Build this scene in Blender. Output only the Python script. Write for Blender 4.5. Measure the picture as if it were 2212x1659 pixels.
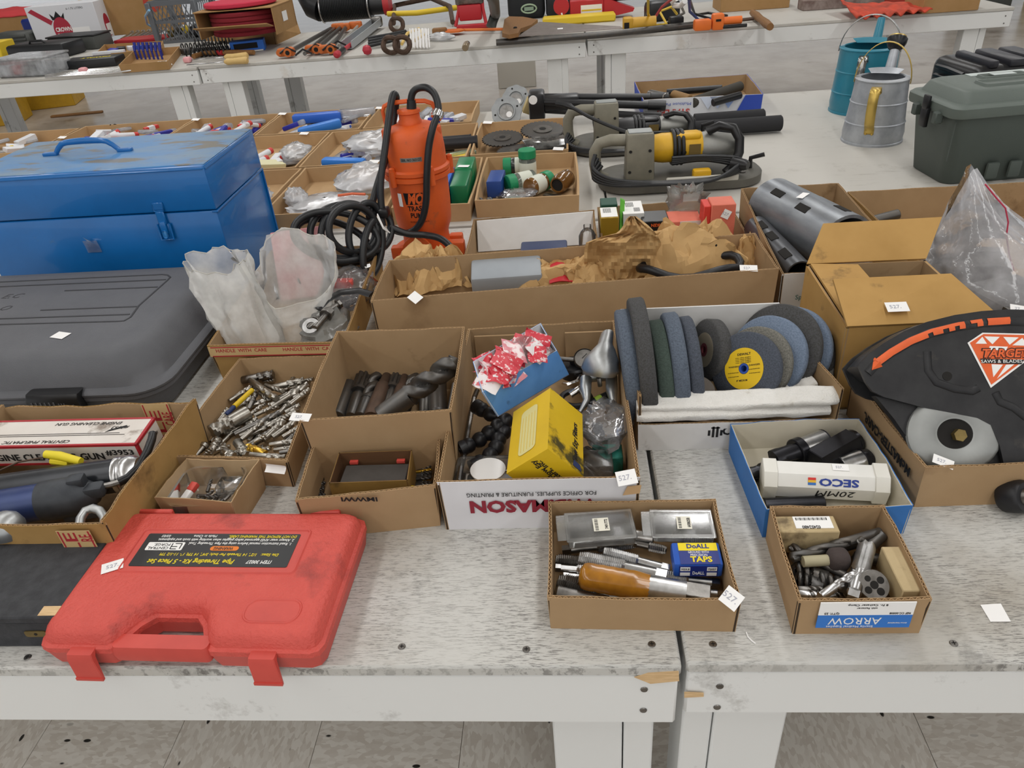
import bpy, bmesh, math, random
from mathutils import Vector, Matrix, noise, Euler
for o in list(bpy.data.objects): bpy.data.objects.remove(o)
S = bpy.context.scene
COL = S.collection
V = Vector; PI = math.pi
# z = 0 is the top of the tables; the floor lies FLOOR below it.
FLOOR = -0.71
# ---------------------------------------------------------------- camera
F = 1592.88; CX, CY = 1106.0, 829.5; CH = 0.72
RX = V((0.99607041, -0.03370377, -0.08190116))
RY = V((0.05012123, -0.54790297, 0.83503904))
RZ = V((-0.07301786, -0.83586266, -0.54406066))
cd = bpy.data.cameras.new('camera'); cam = bpy.data.objects.new('camera', cd); COL.objects.link(cam)
cd.sensor_fit = 'HORIZONTAL'; cd.sensor_width = 36.0; cd.lens = 36.0 * F / 2212.0; cd.clip_start = 0.02; cd.clip_end = 60
cam.matrix_world = Matrix(((RX[0], -RX[1], -RX[2], 0), (RY[0], -RY[1], -RY[2], 0), (RZ[0], -RZ[1], -RZ[2], CH), (0, 0, 0, 1)))
S.camera = cam
# ---------------------------------------------------------------- light
S.view_settings.view_transform = 'Standard'; S.view_settings.look = 'None'
S.view_settings.gamma = 1.0; S.view_settings.use_curve_mapping = False
S.view_settings.exposure = 0.2
w = bpy.data.worlds.new('hall_air'); S.world = w; w.use_nodes = True
w.node_tree.nodes['Background'].inputs[0].default_value = (0.93, 0.96, 1.0, 1)
w.node_tree.nodes['Background'].inputs[1].default_value = 1.05
LAMPS = [(x, y) for x in (-4.6, -1.9, 0.8, 3.5) for y in (-8.0, -5.3, -2.6, 0.1, 2.8, 5.5, 8.2)]
for i, (x, y) in enumerate(LAMPS):       # unseen fluorescent ceiling strips; rows behind camera added to light rails and floor
    ld = bpy.data.lights.new('ceiling_strip_light', 'AREA'); ld.shape = 'RECTANGLE'; ld.size = 0.35; ld.size_y = 2.3
    ld.energy = 19; ld.color = (1.0, 0.995, 0.985)
    lo = bpy.data.objects.new('ceiling_strip_light', ld); COL.objects.link(lo); lo.location = (x, y, 2.75)

def at(px, py, z=0.0):
    """point at height z above the table tops, measured from the photograph (2212 x 1659)"""
    d = V((px - CX, py - CY, F)); g = V((RX.dot(d), RY.dot(d), RZ.dot(d)))
    t = (z - CH) / g.z
    return V((g.x * t, g.y * t, z))
def aty(px, py, y):
    """point in the upright plane at depth y"""
    d = V((px - CX, py - CY, F)); g = V((RX.dot(d), RY.dot(d), RZ.dot(d)))
    t = y / g.y
    return V((g.x * t, y, CH + g.z * t))

# ---------------------------------------------------------------- materials
MT = {}
def srgb(c):
    if isinstance(c, str):
        c = tuple(int(c[i:i + 2], 16) / 255 for i in (0, 2, 4))
    return tuple((x / 12.92 if x <= .04045 else ((x + .055) / 1.055) ** 2.4) for x in c)
def mat(name, col, rough=.6, metal=0, col2=None, scale=30, amt=.5, bump=0, bscale=200, stretch=None, alpha=1, trans=0, coat=0, thr=None, spec=.5, detail=4, col3=None, scale3=8, thr3=(.58, .7), ior=1.45, sss=0):
    """principled material; col2 blended by noise, optional stains col3, fine bump"""
    if name in MT: return MT[name]
    m = bpy.data.materials.new(name); MT[name] = m; m.use_nodes = True
    nt = m.node_tree; N = nt.nodes; L = nt.links; b = N['Principled BSDF']
    c = srgb(col); b.inputs['Base Color'].default_value = (*c, 1)
    b.inputs['Roughness'].default_value = rough; b.inputs['Metallic'].default_value = metal
    b.inputs['Specular IOR Level'].default_value = spec; b.inputs['IOR'].default_value = ior
    b.inputs['Coat Weight'].default_value = coat
    m.diffuse_color = (*c, 1)
    if alpha < 1: b.inputs['Alpha'].default_value = alpha
    if trans: b.inputs['Transmission Weight'].default_value = trans
    if sss: b.inputs['Subsurface Weight'].default_value = sss; b.inputs['Subsurface Radius'].default_value = (.004, .004, .004)
    tc = mp = None
    if col2 or bump or col3:
        tc = N.new('ShaderNodeTexCoord'); mp = N.new('ShaderNodeMapping'); L.new(tc.outputs['Object'], mp.inputs[0])
        oi = N.new('ShaderNodeObjectInfo'); ml = N.new('ShaderNodeMath'); ml.operation = 'MULTIPLY'; ml.inputs[1].default_value = 37.0
        L.new(oi.outputs['Random'], ml.inputs[0]); L.new(ml.outputs[0], mp.inputs['Location'])
        if stretch: mp.inputs['Scale'].default_value = stretch
    def ramp(src, lo, hi):
        r = N.new('ShaderNodeMapRange'); r.inputs[1].default_value = lo; r.inputs[2].default_value = hi
        L.new(src, r.inputs[0]); return r.outputs[0]
    def nz(sc, det):
        n = N.new('ShaderNodeTexNoise'); n.inputs['Scale'].default_value = sc; n.inputs['Detail'].default_value = det
        n.inputs['Roughness'].default_value = .62
        L.new(mp.outputs[0], n.inputs['Vector']); return n.outputs[0]
    cur = None
    if col2:
        lo, hi = thr or (.5 - .5 * (1 - amt) * .5, .5 + .25)
        if thr is None: lo, hi = .38, .68
        fac = ramp(nz(scale, detail), lo, hi)
        mx = N.new('ShaderNodeMix'); mx.data_type = 'RGBA'
        g = N.new('ShaderNodeMath'); g.operation = 'MULTIPLY'; g.inputs[1].default_value = amt; L.new(fac, g.inputs[0])
        L.new(g.outputs[0], mx.inputs[0]); mx.inputs[6].default_value = (*c, 1); mx.inputs[7].default_value = (*srgb(col2), 1)
        cur = mx.outputs[2]
    if col3:
        fac = ramp(nz(scale3, 5), *thr3)
        mx = N.new('ShaderNodeMix'); mx.data_type = 'RGBA'; L.new(fac, mx.inputs[0])
        if cur: L.new(cur, mx.inputs[6])
        else: mx.inputs[6].default_value = (*c, 1)
        mx.inputs[7].default_value = (*srgb(col3), 1); cur = mx.outputs[2]
    if cur: L.new(cur, b.inputs['Base Color'])
    if bump:
        bp = N.new('ShaderNodeBump'); bp.inputs['Strength'].default_value = bump; bp.inputs['Distance'].default_value = .002
        L.new(nz(bscale, 3), bp.inputs['Height']); L.new(bp.outputs[0], b.inputs['Normal'])
    return m
def film(name, col, opacity=.35, rough=.25, haze=.5, bump=.0):
    """thin plastic sheet: partly clear, partly milky, with a gloss"""
    if name in MT: return MT[name]
    m = bpy.data.materials.new(name); MT[name] = m; m.use_nodes = True
    nt = m.node_tree; N = nt.nodes; L = nt.links; N.clear()
    out = N.new('ShaderNodeOutputMaterial'); tr = N.new('ShaderNodeBsdfTransparent'); c = (*srgb(col), 1)
    df = N.new('ShaderNodeBsdfDiffuse'); tl = N.new('ShaderNodeBsdfTranslucent'); gl = N.new('ShaderNodeBsdfGlossy')
    df.inputs[0].default_value = c; tl.inputs[0].default_value = c; gl.inputs['Roughness'].default_value = rough
    a = N.new('ShaderNodeMixShader'); a.inputs[0].default_value = .45; L.new(df.outputs[0], a.inputs[1]); L.new(tl.outputs[0], a.inputs[2])
    nz = N.new('ShaderNodeTexNoise'); nz.inputs['Scale'].default_value = 22; nz.inputs['Detail'].default_value = 5
    tc = N.new('ShaderNodeTexCoord'); L.new(tc.outputs['Object'], nz.inputs['Vector'])
    mr = N.new('ShaderNodeMapRange'); mr.inputs[1].default_value = .35; mr.inputs[2].default_value = .7
    mr.inputs[3].default_value = max(0, opacity - .18); mr.inputs[4].default_value = min(1, opacity + .18); L.new(nz.outputs[0], mr.inputs[0])
    b = N.new('ShaderNodeMixShader'); L.new(mr.outputs[0], b.inputs[0]); L.new(tr.outputs[0], b.inputs[1]); L.new(a.outputs[0], b.inputs[2])
    fr = N.new('ShaderNodeFresnel'); fr.inputs[0].default_value = 1.45
    g = N.new('ShaderNodeMixShader'); L.new(fr.outputs[0], g.inputs[0]); L.new(b.outputs[0], g.inputs[1]); L.new(gl.outputs[0], g.inputs[2])
    if bump:
        n2 = N.new('ShaderNodeTexNoise'); n2.inputs['Scale'].default_value = 60; L.new(tc.outputs['Object'], n2.inputs['Vector'])
        bp = N.new('ShaderNodeBump'); bp.inputs['Strength'].default_value = bump; bp.inputs['Distance'].default_value = .003
        L.new(n2.outputs[0], bp.inputs['Height'])
        for q in (df, tl, gl, fr): L.new(bp.outputs[0], q.inputs['Normal'])
    L.new(g.outputs[0], out.inputs[0]); m.diffuse_color = c
    return m

# ---------------------------------------------------------------- mesh builder
class MB:
    def __init__(s): s.v = []; s.f = []; s.m = []; s.sm = []
    def add(s, vs, fs, mi=0, M=None, smooth=True):
        k = len(s.v)
        s.v.extend([tuple(M @ V(p)) for p in vs] if M else [tuple(p) for p in vs])
        for q in fs: s.f.append(tuple(i + k for i in q)); s.m.append(mi); s.sm.append(smooth)
        return s
    def box(s, c, d, mi=0, M=None, tx=1, ty=1):
        """box centred c, size d; tx, ty shrink the top"""
        x, y, z = d[0] / 2, d[1] / 2, d[2] / 2; vs = []
        for k, (a, b) in ((-1, (1, 1)), (1, (tx, ty))):
            for i, j in ((-1, -1), (1, -1), (1, 1), (-1, 1)): vs.append((c[0] + i * x * a, c[1] + j * y * b, c[2] + k * z))
        return s.add(vs, [(3, 2, 1, 0), (4, 5, 6, 7), (0, 1, 5, 4), (1, 2, 6, 5), (2, 3, 7, 6), (3, 0, 4, 7)], mi, M, False)
    def hexa(s, lo, hi, mi=0):
        """solid between two quads (each 4 points counter-clockwise from above)"""
        return s.add(list(lo) + list(hi), [(3, 2, 1, 0), (4, 5, 6, 7), (0, 1, 5, 4), (1, 2, 6, 5), (2, 3, 7, 6), (3, 0, 4, 7)], mi, None, False)
    def rbox(s, c, d, r=.005, seg=2, mi=0, M=None, tx=1, ty=1):
        bm = bmesh.new(); bmesh.ops.create_cube(bm, size=1)
        for v in bm.verts:
            k = v.co.z > 0
            v.co = V((v.co.x * d[0] * (tx if k else 1), v.co.y * d[1] * (ty if k else 1), v.co.z * d[2]))
        bmesh.ops.bevel(bm, geom=list(bm.edges), offset=r, segments=seg, profile=.5, affect='EDGES')
        bm.verts.index_update()
        vs = [v.co + V(c) for v in bm.verts]; fs = [tuple(v.index for v in q.verts) for q in bm.faces]; bm.free()
        return s.add(vs, fs, mi, M)
    def cyl(s, a, b, r0, r1=None, n=16, mi=0, caps=True, M=None):
        a, b = V(a), V(b); r1 = r0 if r1 is None else r1; d = (b - a).normalized()
        u = d.orthogonal().normalized(); w_ = d.cross(u); vs = []
        for p, r in ((a, r0), (b, r1)):
            for i in range(n):
                t = 2 * PI * i / n; vs.append(p + u * (r * math.cos(t)) + w_ * (r * math.sin(t)))
        fs = [(i, (i + 1) % n, n + (i + 1) % n, n + i) for i in range(n)]
        if caps: fs += [tuple(range(n - 1, -1, -1)), tuple(range(n, 2 * n))]
        return s.add(vs, fs, mi, M)
    def lathe(s, prof, n=24, mi=0, M=None, close=True, sx=1, sy=1):
        vs = []; fs = []; k = len(prof)
        for r, z in prof:
            for i in range(n):
                t = 2 * PI * i / n; vs.append((r * math.cos(t) * sx, r * math.sin(t) * sy, z))
        for j in range(k - 1):
            for i in range(n): fs.append((j * n + i, j * n + (i + 1) % n, (j + 1) * n + (i + 1) % n, (j + 1) * n + i))
        if close: fs += [tuple(range(n - 1, -1, -1)), tuple(range((k - 1) * n, k * n))]
        return s.add(vs, fs, mi, M)
    def tube(s, pts, r, n=8, mi=0, closed=False, M=None, flat=1.0):
        pts = [V(p) for p in pts]; k = len(pts); vs = []; fs = []; up = None
        rr = r if isinstance(r, (list, tuple)) else [r] * k
        for i, p in enumerate(pts):
            a = pts[(i - 1) % k] if (closed or i) else p; b = pts[(i + 1) % k] if (closed or i < k - 1) else p
            d = (b - a).normalized()
            if up is None: up = d.orthogonal().normalized() if abs(d.z) > .9 else V((0, 0, 1))
            u = (up - d * up.dot(d)); u = u.normalized() if u.length > 1e-6 else d.orthogonal().normalized(); up = u; q = d.cross(u)
            for j in range(n):
                t = 2 * PI * j / n; vs.append(p + u * (rr[i] * math.cos(t) * flat) + q * (rr[i] * math.sin(t)))
        for i in range(k if closed else k - 1):
            e = (i + 1) % k
            for j in range(n): fs.append((i * n + j, i * n + (j + 1) % n, e * n + (j + 1) % n, e * n + j))
        if not closed: fs += [tuple(range(n - 1, -1, -1)), tuple(range((k - 1) * n, k * n))]
        return s.add(vs, fs, mi, M)
    def prism(s, poly, z0, z1, mi=0, M=None, top=None, smooth=True):
        """upright prism on a 2-D outline (counter-clockwise); top = other outline for the upper face"""
        n = len(poly); tp = top or poly
        vs = [(p[0], p[1], z0) for p in poly] + [(p[0], p[1], z1) for p in tp]
        fs = [tuple(range(n - 1, -1, -1)), tuple(range(n, 2 * n))] + [(i, (i + 1) % n, n + (i + 1) % n, n + i) for i in range(n)]
        return s.add(vs, fs, mi, M, smooth)
    def loops(s, rings, mi=0, caps=True, M=None):
        """skin of several equal-length closed rings of points"""
        n = len(rings[0]); vs = [p for r in rings for p in r]; fs = []
        for j in range(len(rings) - 1):
            for i in range(n): fs.append((j * n + i, j * n + (i + 1) % n, (j + 1) * n + (i + 1) % n, (j + 1) * n + i))
        if caps: fs += [tuple(range(n - 1, -1, -1)), tuple(range((len(rings) - 1) * n, len(rings) * n))]
        return s.add(vs, fs, mi, M)
    def sheet(s, fn, nu, nv, mi=0, wrap=False, M=None):
        vs = [fn(i / nu, j / nv) for j in range(nv + 1) for i in range(nu + (0 if wrap else 1))]
        k = nu + (0 if wrap else 1); fs = []
        for j in range(nv):
            for i in range(nu):
                a = i; b = (i + 1) % k; fs.append((j * k + a, j * k + b, (j + 1) * k + b, (j + 1) * k + a))
        return s.add(vs, fs, mi, M)
    def mesh(s, name, mats, ang=40):
        me = bpy.data.meshes.new(name); me.from_pydata(s.v, [], s.f)
        me.polygons.foreach_set('material_index', s.m); me.polygons.foreach_set('use_smooth', [True] * len(s.f))
        for q in (mats if isinstance(mats, (list, tuple)) else [mats]): me.materials.append(q)
        me.set_sharp_from_angle(angle=math.radians(ang)); me.update(); return me
    def build(s, name, mats, parent=None, ang=40, label=None):
        return mesh_obj(name, s.mesh(name, mats, ang), parent, label)
def mesh_obj(name, me, parent=None, label=None):
    o = bpy.data.objects.new(name, me); COL.objects.link(o)
    if parent: o.parent = parent
    if label: o['label'] = label
    return o
def tag(o, label, cat, group=None, kind=None):
    if label: o['label'] = label
    if cat: o['category'] = cat
    if group: o['group'] = group
    if kind: o['kind'] = kind
    return o
def thing(name, label, cat, loc=(0, 0, 0), rz=0, group=None, rot=None):
    o = bpy.data.objects.new(name, None); COL.objects.link(o); o.empty_display_size = .05
    o.location = loc; o.rotation_euler = rot or (0, 0, rz); return tag(o, label, cat, group)
def struct(o): o['kind'] = 'structure'; return o
def copy_tree(o, parent=None):
    c = o.copy(); COL.objects.link(c); c.parent = parent
    for ch in o.children:
        if ch.parent == o: copy_tree(ch, c)
    return c
def dup(o, loc, rot=None, label=None, group=None, sc=None):
    c = copy_tree(o); c.location = loc
    if rot is not None: c.rotation_euler = rot
    if label: c['label'] = label
    if group: c['group'] = group
    if sc: c.scale = (sc, sc, sc) if not isinstance(sc, tuple) else sc
    return c
def basis(o, x, y=None, z=None):
    """matrix with origin o, x axis x, and z (normal) or y given"""
    x = V(x).normalized()
    if z is not None: z = V(z); z = (z - x * z.dot(x)).normalized(); y = z.cross(x)
    else: y = V(y); y = (y - x * y.dot(x)).normalized(); z = x.cross(y)
    return Matrix(((x.x, y.x, z.x, o[0]), (x.y, y.y, z.y, o[1]), (x.z, y.z, z.z, o[2]), (0, 0, 0, 1)))
def lying(a, b, zroll=(0, 0, 1)):
    """matrix that lays a thing built along +x from a to b"""
    a, b = V(a), V(b); return basis(a, b - a, z=zroll if abs((b - a).normalized().dot(V(zroll))) < .98 else (1, 0, 0))
def euler_of(M): return M.to_euler()
def place(o, M):
    o.matrix_basis = M; return o
TXT = {}
def text_mesh(s, mat_, bold=0, shear=0, space=1.0, thick=.02):
    k = (s, mat_.name, bold, shear, space)
    if k not in TXT:
        cu = bpy.data.curves.new('lettering', 'FONT'); cu.body = s; cu.size = 1; cu.offset = bold; cu.shear = shear; cu.space_character = space
        cu.align_x = 'CENTER'; cu.align_y = 'CENTER'; cu.resolution_u = 2; cu.extrude = thick / 2
        t = bpy.data.objects.new('lettering', cu)
        me = bpy.data.meshes.new_from_object(t)
        bpy.data.objects.remove(t); bpy.data.curves.remove(cu); me.materials.clear(); me.materials.append(mat_)
        TXT[k] = me
    return TXT[k]
def text(parent, s, M, size, mat_, bold=0, shear=0, space=1.0, width=None, name='printed_lettering', squash=1):
    """flat print on a surface: M places it (x = reading direction, z = out of the surface)"""
    me = text_mesh(s, mat_, bold, shear, space)
    sx = size
    if width:
        xs = [v.co.x for v in me.vertices]; sx = width / max(1e-6, max(xs) - min(xs))
    o = mesh_obj(name, me, parent); o.matrix_basis = M @ Matrix.Diagonal((sx, size * squash, .012 if size < .05 else .006, 1)); return o
# ---------------------------------------------------------------- surfaces
def painted(name, base, crack, stain, sx=10, sy=90, sz=40, crack_thr=(.56, .66), amt=.75, stain_thr=(.60, .78), rough=.55, sscale=2.2, fine=1.0, mod=(.3, .62)):
    m = bpy.data.materials.new(name); MT[name] = m; m.use_nodes = True; nt = m.node_tree; N = nt.nodes; L = nt.links; b = N['Principled BSDF']
    b.inputs['Roughness'].default_value = rough
    tc = N.new('ShaderNodeTexCoord')
    def nz(sc, vec, det=6, rg=.62):
        n = N.new('ShaderNodeTexNoise'); n.inputs['Scale'].default_value = sc; n.inputs['Detail'].default_value = det; n.inputs['Roughness'].default_value = rg
        mp = N.new('ShaderNodeMapping'); mp.inputs['Scale'].default_value = vec; L.new(tc.outputs['Object'], mp.inputs[0]); L.new(mp.outputs[0], n.inputs['Vector']); return n.outputs[0]
    def mr(s_, lo, hi, a=0, c=1):
        r = N.new('ShaderNodeMapRange'); r.inputs[1].default_value = lo; r.inputs[2].default_value = hi; r.inputs[3].default_value = a; r.inputs[4].default_value = c; L.new(s_, r.inputs[0]); return r.outputs[0]
    def mul(a, c):
        q = N.new('ShaderNodeMath'); q.operation = 'MULTIPLY'; L.new(a, q.inputs[0])
        if isinstance(c, float): q.inputs[1].default_value = c
        else: L.new(c, q.inputs[1])
        return q.outputs[0]
    def mix(f, a, c):
        q = N.new('ShaderNodeMix'); q.data_type = 'RGBA'; L.new(f, q.inputs[0])
        if isinstance(a, tuple): q.inputs[6].default_value = a
        else: L.new(a, q.inputs[6])
        q.inputs[7].default_value = c; return q.outputs[2]
    cr = mul(mr(nz(fine, (sx, sy, sz), 5, .7), *crack_thr), mr(nz(5, (1, 1, 1)), *mod, .12, 1.0))
    cr2 = mul(cr, amt)
    st = mul(mr(nz(sscale, (1, 1.3, 1)), *stain_thr), .75)
    st2 = mul(mr(nz(7, (1, 1, 1), 7, .7), .59, .70), .55)
    c0 = (*srgb(base), 1); c1 = mix(st, c0, (*srgb(stain), 1)); c2 = mix(st2, c1, (*srgb(crack), 1)); c3 = mix(cr2, c2, (*srgb(crack), 1))
    L.new(c3, b.inputs['Base Color'])
    bp = N.new('ShaderNodeBump'); bp.inputs['Strength'].default_value = .25; bp.inputs['Distance'].default_value = .001; bp.invert = True
    L.new(cr, bp.inputs['Height']); L.new(bp.outputs[0], b.inputs['Normal']); m.diffuse_color = c0
    return m
TOPW = painted('table_paint_worn', 'c3c2bd', '3f3b37', '948b7c', sx=80, sy=760, sz=60, crack_thr=(.51, .60), amt=.78, stain_thr=(.52, .72))
TOPB = painted('table_paint_dusty', 'bdbab3', '8d877d', 'a9a294', sx=8, sy=50, sz=40, crack_thr=(.58, .72), amt=.5)
RAILW = painted('rail_paint_white', 'e2e3e1', '6f675d', 'bda98c', sx=5, sy=20, sz=60, crack_thr=(.67, .76), amt=.6, stain_thr=(.66, .8), mod=(.45, .7))
LEGW = painted('leg_paint_white', 'dfe0de', '77716a', 'b9b3a8', sx=12, sy=12, sz=3, crack_thr=(.68, .78), amt=.5, stain_thr=(.66, .82))
BARE = mat('bare_wood', 'd9b98c', .7, col2='b08a5a', scale=40, stretch=(1, 8, 8))
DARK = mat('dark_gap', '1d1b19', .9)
STEEL = mat('steel_bright', 'c9c9c9', .28, 1, col2='8c8a86', scale=60, amt=.6)
STEELD = mat('steel_dark', '8a8783', .36, 1, col2='56534f', scale=50, amt=.7)
STEELB = mat('steel_black_oxide', '5c5b5a', .40, .8, col2='6e675e', scale=40, amt=.5)
CHROME = mat('chrome', 'e4e4e4', .12, 1)
def tile_mat():
    m = bpy.data.materials.new('vinyl_tile_flecked'); m.use_nodes = True; MT['tile'] = m; nt = m.node_tree; N = nt.nodes; L = nt.links; b = N['Principled BSDF']
    b.inputs['Roughness'].default_value = .32
    tc = N.new('ShaderNodeTexCoord'); oi = N.new('ShaderNodeObjectInfo')
    mp = N.new('ShaderNodeMapping'); mp.inputs['Scale'].default_value = (1, .45, 1); L.new(tc.outputs['Object'], mp.inputs[0])
    q = N.new('ShaderNodeMath'); q.operation = 'MULTIPLY'; q.inputs[1].default_value = 23; L.new(oi.outputs['Random'], q.inputs[0]); L.new(q.outputs[0], mp.inputs['Location'])
    def vor(sc, lo, hi):
        v = N.new('ShaderNodeTexVoronoi'); v.inputs['Scale'].default_value = sc; L.new(mp.outputs[0], v.inputs['Vector'])
        sp = N.new('ShaderNodeSeparateColor'); L.new(v.outputs['Color'], sp.inputs[0])
        r = N.new('ShaderNodeMapRange'); r.inputs[1].default_value = lo; r.inputs[2].default_value = hi; L.new(sp.outputs[0], r.inputs[0]); return r.outputs[0], v
    a, _ = vor(150, .2, .9); c, vv = vor(80, .93, .94)
    nn = N.new('ShaderNodeMapRange'); nn.inputs[1].default_value = .34; nn.inputs[2].default_value = .26; L.new(vv.outputs['Distance'], nn.inputs[0])
    k = N.new('ShaderNodeMath'); k.operation = 'MULTIPLY'; L.new(c, k.inputs[0]); L.new(nn.outputs[0], k.inputs[1])
    def mix(f, x, y):
        z = N.new('ShaderNodeMix'); z.data_type = 'RGBA'; L.new(f, z.inputs[0])
        if isinstance(x, tuple): z.inputs[6].default_value = x
        else: L.new(x, z.inputs[6])
        z.inputs[7].default_value = y; return z.outputs[2]
    c1 = mix(a, (*srgb('ece7df'), 1), (*srgb('d8d0c6'), 1)); c2 = mix(k.outputs[0], c1, (*srgb('2b2926'), 1))
    L.new(c2, b.inputs['Base Color']); return m
TILE = tile_mat()
FLOORM = mat('floor_screed', 'b9b1a7', .26, col2='9c938a', scale=3, amt=.7, col3='6b5a4c', scale3=1.1, thr3=(.6, .75))
# ---------------------------------------------------------------- floor
CEIL = mat('ceiling_tile_white', 'dcdad5', .9)
m = MB(); m.box((0, 8, 2.85), (60, 44, .1)); struct(m.build('ceiling', CEIL))
m = MB(); m.box((0, 8, FLOOR - .02), (60, 44, .04)); fl = struct(m.build('floor', FLOORM))
m = MB(); m.box((0, 0, 0), (.3035, .3035, .004)); tme = m.mesh('floor_tile', TILE)
TS = .305; tx0 = at(175 / 1.843, 1370 + 400 / 1.843, FLOOR).x
for i in range(-5, 13):
    for j in range(0, 6):
        o = mesh_obj('floor_tile', tme, fl)
        o.location = (tx0 + (i + .5) * TS, .39 + (j + .5) * TS, FLOOR + .002)
        o.rotation_euler = (0, 0, PI / 2 * ((i + j) % 2))
# ---------------------------------------------------------------- tables
RAIL_H = .105
def work_table(x0, x1, y0, y1, label, topm=TOPB, rail=RAIL_H, legs=True, leg_in=.13):
    t = thing('work_table', label, 'table', ((x0 + x1) / 2, (y0 + y1) / 2, FLOOR), group='white painted plywood tables'); ox, oy = (x0 + x1) / 2, (y0 + y1) / 2
    L_, D = x1 - x0, y1 - y0; H0 = -FLOOR
    m = MB(); m.rbox((0, 0, H0 - .009), (L_, D, .018), .003, 1); m.build('table_top', topm, t)
    for s in (-1, 1):
        m = MB(); m.rbox((0, s * (D / 2 - .02), H0 - .0185 - (rail - .018) / 2), (L_ - .004, .034, rail - .018), .003, 1); m.build('rail', RAILW, t)
        m = MB(); m.box((s * (L_ / 2 - .02), 0, H0 - .0185 - (rail - .018) / 2), (.034, D - .08, rail - .02)); m.build('end_rail', RAILW, t)
        for ss in (-1, 1):
            for b, (dx, wd) in enumerate(((0, .038), (.066, .09))):
                m = MB(); m.rbox((s * (L_ / 2 - leg_in - dx), ss * (D / 2 - .08), (H0 - rail + .03) / 2), (wd, .08, H0 - rail + .03), .003, 1); m.build('leg', LEGW, t)
    for s in (-1, 1):
        for zz in (.045, .085):
            m = MB(); m.lathe([(.0001, .0012), (.004, .0010), (.0045, 0)], 10, M=basis((s * (L_ / 2 - .04), -D / 2 + .0025, H0 - zz), (1, 0, 0), z=(0, -1, 0))); m.build('screw', STEELD, t)
    return t
SX = .113
t1 = work_table(SX - 2.44, SX - .003, .520, 1.885, 'white paint-flaked work table under the red tool case', TOPW, .112, leg_in=.040)
t2 = work_table(SX + .003, SX + 2.44, .524, 1.888, 'white paint-flaked work table under the blue-rimmed carton', TOPW, .098, leg_in=.028)
work_table(SX - 2.44, SX - .003, 1.905, 3.205, 'white work table carrying the rows of kraft trays')
work_table(SX + .003, SX + 2.44, 1.905, 3.205, 'white work table under the watering cans and green chest')
for t_, pts in ((t1, ((868, 1397), (1137, 1403), (1408, 1392), (60, 1420))), (t2, ((1540, 1392), (2060, 1390)))):
    for px, py in pts:
        p = at(px, py, 0) - V(t_.location); m = MB(); m.lathe([(.0001, .0012), (.0040, .0012), (.0046, .0004)], 12, M=Matrix.Translation(p)); sc = m.build('screw', STEELD, t_); m = MB(); m.box((p.x, p.y, p.z + .0013), (.005, .0009, .0003)); m.box((p.x, p.y, p.z + .0013), (.0009, .005, .0003)); m.build('screw_cross', DARK, sc)
for t_, pl_, y in ((t1, ((1370, 1462), (1400, 1452), (1466, 1448), (1467, 1470), (1405, 1476)), .5205), (t2, ((1478, 1494), (1520, 1496), (1520, 1504), (1478, 1506)), .5245)):
    m = MB(); q = [aty(a, b, y) - V(t_.location) for a, b in reversed(pl_)]; m.prism([(p.x, p.z) for p in q], 0, .0008, M=Matrix.Translation((0, q[0].y, 0)) @ Matrix.Rotation(PI / 2, 4, 'X')); m.build('bare_patch', BARE, t_, label='bare wood where the paint has chipped')
yb = 4.93
work_table(-4.76, -2.315, yb - .02, yb + 1.3, 'white work table at the back carrying the cleaning-gun hall clutter and white liquor box'.replace('the cleaning-gun hall clutter and ', 'the black cases and '))
work_table(-2.31, .150, yb, yb + 1.3, 'white work table at the back holding the orange pipe clamps')
work_table(.160, 2.66, yb + .04, yb + 1.34, 'white work table at the back ending beside the red cloth')
# ---------------------------------------------------------------- cartons
KRAFT = mat('kraft_board', 'a98c68', .82, col2='997b57', scale=9, amt=.5, bump=.06, bscale=300, col3='86694a', scale3=7, thr3=(.62, .8))
KRAFTI = mat('kraft_inside', 'a58966', .85, col2='917552', scale=12, amt=.5, col3='6e5537', scale3=9, thr3=(.62, .78))
KRAFTL = mat('kraft_tray', 'b7976f', .85, col2='a4855e', scale=8, amt=.5)
KRAFTY = mat('kraft_ochre', 'b58e52', .82, col2='9f793f', scale=10, amt=.5, col3='4d3d2a', scale3=11, thr3=(.63, .76))
WHITEB = mat('white_board', 'd9d8d6', .7, col2='c2bfba', scale=8, amt=.5, col3='8d8880', scale3=14, thr3=(.66, .8))
EDGE = mat('board_edge', 'c4a176', .9)
FLUTE_SHADE = mat('flute_gap_shade', '3a2c1d', .95)  # dark fill: shade of the hollows between flutes put into the colour
PAPER = mat('paper_tag', 'f0efed', .7)
INKG = mat('pencil_ink', 'a8a9b4', .8)
INKB = mat('black_ink', '1b1a1a', .7)
INKR = mat('red_ink', 'a3262f', .7)
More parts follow.
